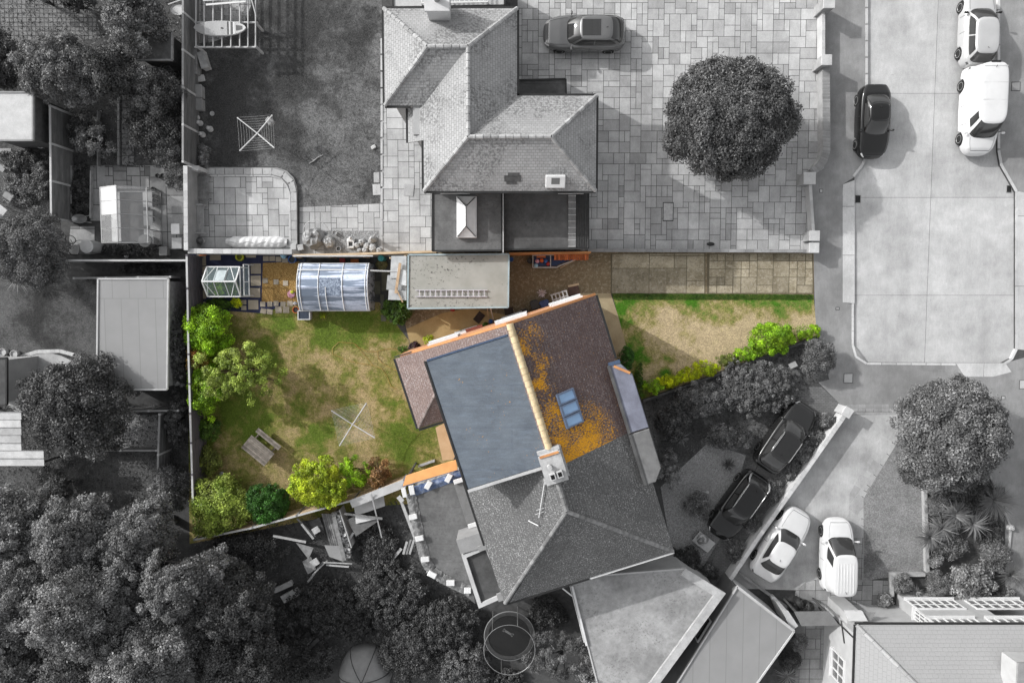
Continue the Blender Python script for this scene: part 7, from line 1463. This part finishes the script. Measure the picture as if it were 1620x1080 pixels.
# -- picnic bench
pn, p = T("picnic_bench", "weathered grey slatted table with one bench on the back lawn", "picnic bench", 417, 706, .02); rz = R(-40); rm = Matrix.Rotation(rz, 4, 'Z'); f = lambda x, y, z: p+rm.to_3x3() @ Vector((x, y, z))
b = MB()
for k in range(9): b.box(f(-.0, -.52+k*.105, .70), (1.65, .09, .04), M=rm, tone=random.Random(k).uniform(.8, 1.25))
b.build("table_top", mat("teak_grey", (.21, .185, .16), (.12, .105, .09), 4, stretch=(1, 1, 1)), pn)
b = MB()
for k in range(3): b.box(f(.0, .58+k*.10, .42), (1.65, .085, .04), M=rm, tone=random.Random(k+20).uniform(.8, 1.25))
b.build("bench_seat", lib("teak_grey"), pn)
for x in (-.6, .6):
    for y in (-.35, .25): b = MB(); b.bar(f(x, y*1.2, .0), f(x, y*.7, .68), .08, .05); b.build("leg", lib("teak_grey"), pn)
    b = MB(); b.bar(f(x, -.5, .4), f(x, .82, .38), .05, .09); b.build("cross_bar", lib("teak_grey"), pn)
for i, (x, y) in enumerate([(359, 761), (397, 779), (351, 750)]): heap("stone", ["white stone at the border by the lime bush", "white stone between the lime bush and the glossy bush", "grey flat stone beside the dusty green shrub"][i], "stone", x, y, 6-i, 5, .12, "stone_pale", seed=i, nn=8, grp="border stones")
b = MB(); b.bar(W(662, 737, .15), W(688, 728, .15), .10, .22); tag(b.build("edging_board", lib("wood_pale")), "short pale board at the lawn corner above the orange canopy", "board")
# -- timber heap south of the fence
def plank(label, x0, y0, x1, y1, z0, z1, wd, m="wood_pale", nm="timber_plank", th=.05): b = MB(); b.bar(W(x0, y0, z0), W(x1, y1, z1), wd, th); tag(b.build(nm, lib(m)), label, "plank", "loose planks of the timber heap")
plank("long pale plank pointing left out of the timber heap", 432, 847, 484, 857, .9, 1.0, .13); plank("dark plank crossing the top of the timber heap", 470, 820, 499, 848, 1.0, .9, .09, "wood_grey"); plank("grey beam next to the dark plank in the timber heap", 477, 828, 496, 852, 1.1, 1.0, .12); plank("thin dark plank at the bottom tip of the timber heap", 487, 920, 512, 888, .5, .7, .12, "wood_grey"); plank("second thin plank at the bottom tip of the timber heap", 494, 909, 518, 886, .8, .7, .06); plank("white bar below the firewood store", 516, 893, 552, 896, .6, .6, .09, "offwhite"); plank("thin grey bar above the white bar below the firewood store", 512, 889, 557, 891, .8, .8, .06); plank("white pole leaning over the pale board sheet", 587, 780, 604, 850, 1.8, .5, .07, "offwhite"); plank("dark edged bar crossing the pale board sheet", 545, 812, 605, 820, 1.3, 1.3, .12, "wood_grey"); plank("pale worn board lying loose left of the curved extension", 604, 905, 635, 867, .4, .4, .16, "stone_pale"); plank("short grey plank left of the curved extension, first of three", 638, 876, 644, 856, .6, .6, .13, "wood_pale"); plank("short grey plank left of the curved extension, second of three", 643, 876, 650, 853, .7, .7, .11, "wood_grey"); plank("short grey plank left of the curved extension, third of three", 648, 876, 655, 853, .8, .8, .12, "wood_pale"); plank("long grey rail down the west side of the curved extension", 633, 788, 657, 852, 2.0, 2.0, .16, "wood_pale")
plank("short pale block end at the top of the long grey rail", 630, 785, 637, 793, 2.1, 2.1, .24, "offwhite"); plank("slanting plank between firewood store and pale board sheet", 551, 856, 559, 842, .8, .8, .12, "wood_pale")
def boardsheet(label, pl, z, m, nm="board_sheet"): b = MB(); b.prism([(q.x, q.y) for q in WL(pl, z)], z-.03, z); tag(b.build(nm, lib(m)), label, "sheet", "flat sheets of the timber heap")
boardsheet("white stained board sheet below the boundary fence", [(559, 792), (607, 784), (609, 800), (562, 816)], 1.0, "offwhite"); boardsheet("white lower board sheet under the crossing bar", [(562, 816), (598, 820), (563, 828)], .95, "white_paint"); boardsheet("grey triangular board sheet below the white ones", [(549, 822), (562, 816), (604, 820), (563, 848)], .85, "felt_mid"); boardsheet("grey board leaning in the middle of the timber heap", [(513, 862), (537, 863), (543, 888), (521, 880)], .8, "concrete_mid"); boardsheet("angular grey board at the left of the timber heap", [(468, 858), (496, 866), (488, 884)], .9, "wood_grey"); boardsheet("lower grey board with square pale tile on it", [(478, 888), (492, 880), (500, 900), (487, 908)], .7, "wood_grey"); boardsheet("dark board at the top of the timber heap", [(488, 826), (505, 818), (513, 838), (498, 838)], .8, "wood_dark")
crate("small pale square block at the top of the timber heap", 501, 837, .36, .3, .12, "stone_pale", 32, .85, name="block", cat="block", grp="loose blocks"); crate("small pale square block at the bottom of the timber heap", 499, 888, .42, .34, .12, "stone_pale", 32, .75, name="block", cat="block", grp="loose blocks")
fs_, p = T("firewood_store", "long wooden rack filled with cut firewood logs beside the timber heap", "log store", 545, 850); 
a_, c_ = W(527, 812, 1.0), W(545, 886, 1.0); b = MB(); b.bar(a_, c_, .22, .06); b.bar(a_-A(0, 0, .5), c_-A(0, 0, .5), .04, .95); b.build("side_board", lib("wood_grey"), fs_); a_, c_ = W(537, 806, 1.0), W(556, 866, 1.0); b = MB(); b.bar(a_, c_, .07, .06); b.bar(a_-A(0, 0, .5), c_-A(0, 0, .5), .03, .9); b.build("side_rail", lib("wood_pale"), fs_)
rnd = random.Random(3)
for k in range(56):
    f_ = (k+.5)/56; a_ = W(532, 808, .7).lerp(W(552, 880, .7), f_); b = MB(); r_ = rnd.uniform(.05, .085); o_ = Vector((rnd.uniform(-.15, .15), rnd.uniform(-.03, .03), rnd.uniform(-.15, .2))); an = rnd.uniform(-.5, .5); d_ = Vector((math.cos(an), math.sin(an), rnd.uniform(-.3, .5)))*.13; b.tube([a_+o_-d_, a_+o_+d_], r_, 6, tone=rnd.uniform(.6, 1.7)); b.build("log", lib("wood_pale"), fs_)
a_ = W(515, 835, .7); b = MB()
for k in range(6): b.bar(W(510+k*3, 812, .6+.03*k), W(525+k*3.2, 868, .5+.03*k), .09, .06, tone=rnd.uniform(.5, 1.1))
tag(b.build("stacked_boards", lib("wood_grey")), "stack of long dark boards left of the firewood store", "boards")
crate("pale wooden crate at the dark corner above the undergrowth", 462, 938, 1.0, .4, .3, "stone_pale", 28, .02); crate("narrow pale trough behind the wooden crate", 450, 925, 1.1, .25, .25, "wood_pale", 24, .02)
b = MB(); P = W(485, 1015, .2)
for k in range(3): b.bar(W(468+k*7, 1020+k*5, .4), W(490+k*7, 1000+k*5, .4), .22, .05, tone=.7+.2*k)
tag(b.build("old_bench", lib("wood_dark")), "dark planked old bench among the bushes left of the tent", "bench")
# -- tent
tn_, p = T("dome_tent", "grey dome tent with dark seams at the bottom edge", "tent", 573, 1060, .02); c = W(575, 1072, .7); b = MB()
def dome(u, v): a = u*2*math.pi; e = v*math.pi/2; k = 1-.05*abs(math.sin(3*a)); return (c.x+1.55*math.cos(a)*math.cos(e)**.8*k, c.y+1.75*math.sin(a)*math.cos(e)**.8*k, .02+1.25*math.sin(e))
b.grid(dome, 48, 12); b.build("fabric", mat("tent_grey", g(.19), g(.15), 2, rough=.6, fine=.04), tn_, smooth=True)
for a in (.02, .18, .34, .5, .66, .84): b = MB(); b.tube([Vector(dome(a, v/12))+A(0, 0, .01) for v in range(13)], .022, 5); b.build("seam", lib("black_plastic"), tn_)
# -- trampoline
tr, p = T("trampoline", "round black trampoline with its safety net beside the speckled hipped roof", "trampoline", 806, 1000, .02)
c0 = W(806, 1006, .8); rt = 1.35; b = MB(); b.face([(c0.x+rt*.9*math.cos(k*math.pi/20), c0.y+rt*.9*math.sin(k*math.pi/20), .75) for k in range(40)]); b.build("jumping_mat", mat("mat_black", g(.014), g(.011), 3, rough=.7), tr)
b = MB(); b.lathe([(rt*.88, .0), (rt*.9, .03), (rt*1.05, .03), (rt*1.07, 0)], (c0.x, c0.y, .76), 40); b.f = b.f[:120]; b.t = b.t[:120]; b.m = b.m[:120]; b.build("padding", lib("dark_stuff"), tr)
b = MB(); b.tube([A(c0.x+rt*1.06*math.cos(a), c0.y+rt*1.06*math.sin(a), .76) for a in [k*math.pi/24 for k in range(48)]], .03, 6, closed=True); b.build("frame_ring", lib("metal_grey"), tr)
b = MB(); b.tube([A(c0.x+rt*1.04*math.cos(a), c0.y+rt*1.04*math.sin(a), 2.3) for a in [k*math.pi/24 for k in range(48)]], .016, 6, closed=True); b.build("net_ring", lib("metal_grey"), tr)
for k in range(6): a = k*math.pi/3+.2; b = MB(); b.tube([A(c0.x+rt*1.08*math.cos(a), c0.y+rt*1.08*math.sin(a), .02), A(c0.x+rt*1.04*math.cos(a), c0.y+rt*1.04*math.sin(a), 2.3)], .022, 6); b.build("pole", lib("metal_grey"), tr)
t = NT("net_black"); t.done(g(.01), .8); t.b.inputs["Alpha"].default_value = .15; MATS["net_black"] = t.m
b = MB(); c1 = W(804, 1000, .77)
rz_ = R(-31); rm = Matrix.Rotation(rz_, 4, 'Z')
b.box(c1+A(0, 0, .0), (.62, .12, .006), M=rm); b.box(c1+rm.to_3x3() @ Vector((-.28, 0, 0)), (.10, .19, .006), M=rm); b.box(c1+rm.to_3x3() @ Vector((.28, 0, 0)), (.10, .19, .006), M=rm)
for k in range(7): b.bar(c1+rm.to_3x3() @ Vector((-.2+k*.065, -.05, .004)), c1+rm.to_3x3() @ Vector((-.17+k*.065, .05, .004)), .02, .006, tone=.35)
b.build("badge", mat("badge_grey", g(.16), g(.12), 8), tr)
b = MB(); b.lathe([(rt*1.0, .0), (rt*1.0, 1.5)], (c0.x, c0.y, .78), 40); b.f = [f_ for f_ in b.f if len(f_) == 4]; b.t = b.t[:len(b.f)]; b.m = b.m[:len(b.f)]; b.build("net", lib("net_black"), tr)
# -- things right
ro, p = T("cart", "cluttered pale metal cart in front of the lower black car", "cart", 1111, 854, .02); b = MB(); rm = Matrix.Rotation(R(-38), 4, 'Z'); b.box(p+A(0, 0, .3), (1.15, .72, .06), M=rm, bev=.02); b.build("tray", lib("concrete_pale"), ro)
b = MB()
for sx, sy in ((-.45, -.25), (.45, -.25), (-.45, .25), (.45, .25)): b.lathe([(.09, -.03), (.09, .03)], p+rm.to_3x3() @ Vector((sx, sy, .1)), 12, M=rm @ Matrix.Rotation(math.pi/2, 4, 'X'))
b.build("wheel", lib("tyre"), ro); heap("metal_scrap", "twisted pale metal scrap piled on the cart", "scrap", 1110, 852, 10, 8, .35, "metal_grey", z0=.34, seed=12, nn=9, wob=.6); b = MB(); b.tube([p+rm.to_3x3() @ Vector((-.5, .3, .33)), p+rm.to_3x3() @ Vector((-.55, .34, .7)), p+rm.to_3x3() @ Vector((-.55, -.3, .7)), p+rm.to_3x3() @ Vector((-.5, -.3, .33))], .02, 6); b.build("handle", lib("metal_grey"), ro)
b = MB(); P = [W(x, y, .05) for x, y in ((1098, 774), (1104, 773), (1110, 777), (1117, 778))]; b.tube(P, .02, 5); b.lathe([(.04, 0), (.09, 0), (.09, .05), (.04, .05)], W(1119, 778, .02), 14); tag(b.build("hose_end", lib("offwhite")), "pale ring ended hose on the gravel beside the dark shrub", "hose")
b = MB(); b.tube([W(1130, 677, .5), W(1140, 671, .5), W(1146, 669, .5)], .03, 5); tag(b.build("branch", lib("stone_pale")), "pale bare branch among the shrubs above the gravel", "branch")
for i, (x, y, r_, lb) in enumerate([(1249, 957, .25, "black glossy pot at the left of the group of four"), (1259, 947, .25, "black glossy pot at the top of the group of four"), (1262, 962, .26, "black glossy pot at the bottom of the group of four"), (1274, 953, .26, "black glossy pot at the right of the group of four")]): pot(lb, x, y, r_, .5, "black_plastic", name="glossy_pot", grp="four black pots at the drive corner", plant="deep")
sgn_, p = T("estate_sign", "small sign board on a post in the shrubs beside the rounded pavement bush", "sign", 1249, 576, .02); b = MB(); b.box((p.x, p.y, .5), (.42, .3, .04), R(25), M=Matrix.Rotation(R(25), 4, 'Z') @ Matrix.Rotation(R(-20), 4, 'X')); b.build("board", lib("concrete_mid"), sgn_); b = MB(); b.box((p.x, p.y, .24), (.06, .06, .48)); b.build("post", lib("wood_pale"), sgn_)
for i, (x, y, lb) in enumerate([(1597, 833, "pale rock in the planting beside the right verge, upper"), (1580, 901, "pale rock in the planting above the house window, lower"), (1513, 670, "small pale rock beside the round tree at right")][:2]): heap("rock", lb, "rock", x, y, 6, 5, .3, "stone_pale", seed=i, nn=8, grp="rocks in the verge")
wall("verge_fence", "low thin fence between the planting and the right verge", [(1560, 735), (1600, 835), (1596, 880)], .03, .12, "wood_pale", cat="fence")
# -- left gardens
g2, p = T("glass_greenhouse", "large grey greenhouse with one whitened roof side", "greenhouse", 196, 340)
X0_, X1_ = W(158, 340, 1.6).x, W(236, 340, 1.3).x; xr = W(177, 340, 2.1).x; Y0_, Y1_ = W(200, 384, 1.6).y, W(200, 296, 1.6).y; xm = (X0_+X1_)/2
glass("pane_clear", g(.55), .05, .3); glass("pane_white", g(.45), .35, .92)
e, r2 = 1.5, 2.15; b = MB()
for k in range(5):
    y = Y0_+(Y1_-Y0_)*k/4; b.bar((X0_, y, e), (xm, y, r2), .035); b.bar((xm, y, r2), (X1_, y, e), .035); b.bar((X0_, y, 0), (X0_, y, e), .035); b.bar((X1_, y, 0), (X1_, y, e), .035)
for x, z in ((X0_, e), (X1_, e), (xm, r2), (X0_, .03), (X1_, .03)): b.bar((x, Y0_, z), (x, Y1_, z), .05)
for y in (Y0_, Y1_): b.bar((X0_, y, e), (X1_, y, e), .03); b.bar((X0_, y, .03), (X1_, y, .03), .05)
b.build("frame", lib("metal_grey"), g2)
ym = Y0_+(Y1_-Y0_)*.5
b = MB(); b.face([(X0_, ym, e), (xm, ym, r2), (xm, Y1_, r2), (X0_, Y1_, e)][::-1]); b.build("whitened_glazing", lib("pane_white"), g2)
b = MB(); b.face([(X0_, Y0_, e), (xm, Y0_, r2), (xm, ym, r2), (X0_, ym, e)][::-1]); b.face([(xm, Y0_, r2), (X1_, Y0_, e), (X1_, Y1_, e), (xm, Y1_, r2)]); b.face([(X1_, Y0_, 0), (X1_, Y1_, 0), (X1_, Y1_, e), (X1_, Y0_, e)]); b.face([(X0_, Y0_, 0), (X1_, Y0_, 0), (X1_, Y0_, e), (xm, Y0_, r2), (X0_, Y0_, e)]); b.face([(X0_, Y1_, 0), (X1_, Y1_, 0), (X1_, Y1_, e), (xm, Y1_, r2), (X0_, Y1_, e)]); b.build("glazing", lib("pane_clear"), g2)
b = MB()
for k in range(3): b.box((X1_-.35, Y0_+.4+k*1.0, .75), (.5, .8, .04)); 
b.box((xm-.9, (Y0_+Y1_)/2, .7), (.5, (Y1_-Y0_)*.9, .04)); tag(b.build("staging", lib("concrete_pale")), "slatted staging shelves inside the large grey greenhouse", "staging")
def butt(label, px, py, r, h, m): t_, p = T("water_butt", label, "water butt", px, py, .02, grp="water butts and tubs"); b = MB(); b.lathe([(r*.85, 0), (r, h*.5), (r*.95, h)], (p.x, p.y, .02), 24); b.build("barrel", lib(m), t_, smooth='auto'); b = MB(); b.lathe([(r*1.02, 0), (r*1.02, .05), (.03, .07)], (p.x, p.y, .02+h), 24); b.build("lid", lib(m), t_, smooth='auto')
butt("tall pale water butt below the grey greenhouse", 157, 392, .36, 1.1, "concrete_pale"); butt("darker water butt at the lower right corner of the grey greenhouse", 243, 383, .34, .9, "felt_mid")
crate("black planter box right of the grey greenhouse", 241, 341, .3, .65, .5, "black_plastic"); crate("white sink unit against the patio wall", 286, 364, .42, .52, .6, "white_paint"); crate("white slab table below the sink unit", 287, 386, .5, .55, .5, "offwhite"); crate("grey barrow tray near the fence below the greenhouse", 264, 398, .4, .45, .4, "concrete_mid"); crate("grey block stand left of the tall pale water butt", 129, 395, .35, .4, .5, "concrete_mid")
for i, (x, y) in enumerate([(245, 300), (247, 311), (247, 318), (247, 325), (252, 279), (260, 279)]): pot(["dark pot at the top right of the grey greenhouse", "upper of three small pots beside the greenhouse", "middle of three small pots beside the greenhouse", "lower of three small pots beside the greenhouse", "dark pot on the path above the greenhouse, left", "dark pot on the path above the greenhouse, right"][i], x, y, .12, .18, "dark_stuff")
b = MB(); p = W(201, 405, .1); b.lathe([(.0, 0)]+[(.13*math.sin(k*math.pi/8), .13-.13*math.cos(k*math.pi/8)) for k in range(1, 8)]+[(.0, .26)], (p.x, p.y, .02), 14); tag(b.build("ball", lib("concrete_pale"), smooth=True), "pale ball in the bed below the grey greenhouse", "ball")
br, p = T("bicycle", "dark bicycle lying beside the tall pale water butt", "bicycle", 118, 388, .02)
for dx, dy in ((-.1, .3), (.05, -.35)):
    b = MB(); c = A(p.x+dx, p.y+dy, .2); b.tube([c+A(.28*math.cos(a), .28*math.sin(a)*.8, .1*math.sin(a)) for a in [k*math.pi/10 for k in range(20)]], .022, 6, closed=True); b.build("wheel", lib("tyre"), br)
b = MB(); b.tube([A(p.x-.1, p.y+.3, .2), A(p.x+.15, p.y, .35), A(p.x+.05, p.y-.35, .2), A(p.x-.1, p.y+.02, .25), A(p.x+.15, p.y, .35)], .02, 6); b.build("frame", lib("black_plastic"), br)
wbw, p = T("wheelbarrow", "grey wheelbarrow against the fence left of the greenhouse", "wheelbarrow", 128, 348, .02); b = MB(); b.lathe([(.2, 0), (.34, .25), (.36, .26), (.33, .24), (.2, .05)], (p.x+.25, p.y, .3), 16, sx=1.2, sy=.7); b.build("tray", lib("metal_grey"), wbw, smooth='auto'); b = MB(); b.lathe([(.16, -.04), (.16, .04)], (p.x-.25, p.y, .18), 14, M=Matrix.Rotation(math.pi/2, 4, 'X')); b.build("wheel", lib("tyre"), wbw); b = MB(); b.tube([(p.x-.25, p.y, .2), (p.x+.1, p.y+.12, .3), (p.x+.9, p.y+.2, .55)], .018, 6); b.tube([(p.x-.25, p.y, .2), (p.x+.1, p.y-.12, .3), (p.x+.9, p.y-.2, .55)], .018, 6); b.build("handle", lib("wood_pale"), wbw)
ch_, p = T("garden_chair", "white square garden chair on the left edge lawn", "chair", 11, 335, .02); rm = Matrix.Rotation(R(-40), 4, 'Z'); b = MB(); b.box(p+A(0, 0, .42), (.52, .5, .05), M=rm, bev=.02); b.build("seat", lib("offwhite"), ch_); b = MB(); b.box(p+rm.to_3x3() @ Vector((-.02, -.27, .62)), (.5, .05, .4), M=rm, bev=.02); b.build("backrest", lib("white_paint"), ch_)
for sx, sy in ((-.2, -.2), (.2, -.2), (-.2, .2), (.2, .2)): b = MB(); b.box(p+rm.to_3x3() @ Vector((sx, sy, .2)), (.04, .04, .4), M=rm); b.build("leg", lib("offwhite"), ch_)
tb, p = T("fire_pit", "grey metal fire basket on the left edge lawn beside the chair", "fire basket", 22, 312, .02); b = MB(); b.box((p.x, p.y, .3), (.6, .45, .3), R(-35), bev=.03); b.build("basket", lib("felt_mid"), tb); b = MB(); b.box((p.x, p.y, .46), (.5, .35, .03), R(-35)); b.build("ash_tray", lib("concrete_mid"), tb)
pot("round pale rimmed tub beside the batten fence", 71, 230, .24, .35, "concrete_pale", fill="felt_dark"); pot("white round pot at the left edge beside the round patio, first of two", 10, 556, .2, .3, "offwhite", fill="concrete_pale"); pot("white round pot beside the round patio, second of two", 28, 559, .2, .3, "offwhite", fill="concrete_pale"); pot("white ringed pot next to the dark outbuilding", 11, 592, .15, .3, "offwhite", fill="stone_pale")
b = MB(); p = W(24, 582, .03); b.box((p.x, p.y, .05), (.85, .5, .06), R(0), bev=.02); tag(b.build("dark_mat", lib("dark_stuff")), "dark rectangular mat on the round patio", "mat")
for i, (x, y, s_, lb) in enumerate([(8, 243, .7, "grey slab table below the white shed"), (12, 262, .45, "pale tilted slab near the slab table"), (2, 266, .4, "grey round slab at the photo edge below the slab table")]): b = MB(); p = W(x, y, .2); b.box((p.x, p.y, .15), (s_, s_*.8, .1), R(-35*(i > 0)), bev=.02); tag(b.build("stone_slab", lib("concrete_mid")), lb, "slab", "loose slabs on the left edge lawn")
for i, (x, y, lb) in enumerate([(42, 277, "small white diamond shaped ornament on the left lawn"), (53, 261, "tiny white ornament above the diamond shaped one")]): heap("garden_ornament", lb, "ornament", x, y, 4-i, 4-i, .2, "white_paint", seed=i, nn=6, grp="ornaments on the left lawn")
b = MB(); P = WL([(154, 175), (154, 262)], .3); b.band(P, .06, 0, .3); tag(b.build("raised_bed_edge", lib("wood_grey")), "thin timber edge of the dark bed beside the narrow path", "edging"); b = MB(); P = WL([(144, 270), (143, 345)], .2); b.band(P, .06, 0, .25); b.band(WL([(113, 262), (113, 350)], .2), .05, 0, .25); tag(b.build("raised_bed_edge", lib("wood_pale")), "pale timber edges of the dark bed left of the greenhouse yard", "edging")
b = MB(); P = [W(265+k*.2, 10+k*.2, 1.2) for k in range(2)]; c = W(280, 14, 1.4); b.lathe([(.02, 0), (.36, .04), (.40, .1), (.34, .06)], (c.x, c.y, 1.2), 20, sy=.7); b.bar((c.x-.5, c.y+.25, 1.3), (c.x+.5, c.y+.6, 1.3), .06); b.bar((c.x, c.y, 0), (c.x, c.y, 1.2), .06); tag(b.build("bird_table", lib("concrete_pale"), smooth='auto'), "pale dish shaped bird table by the top of the panel fence", "bird table")
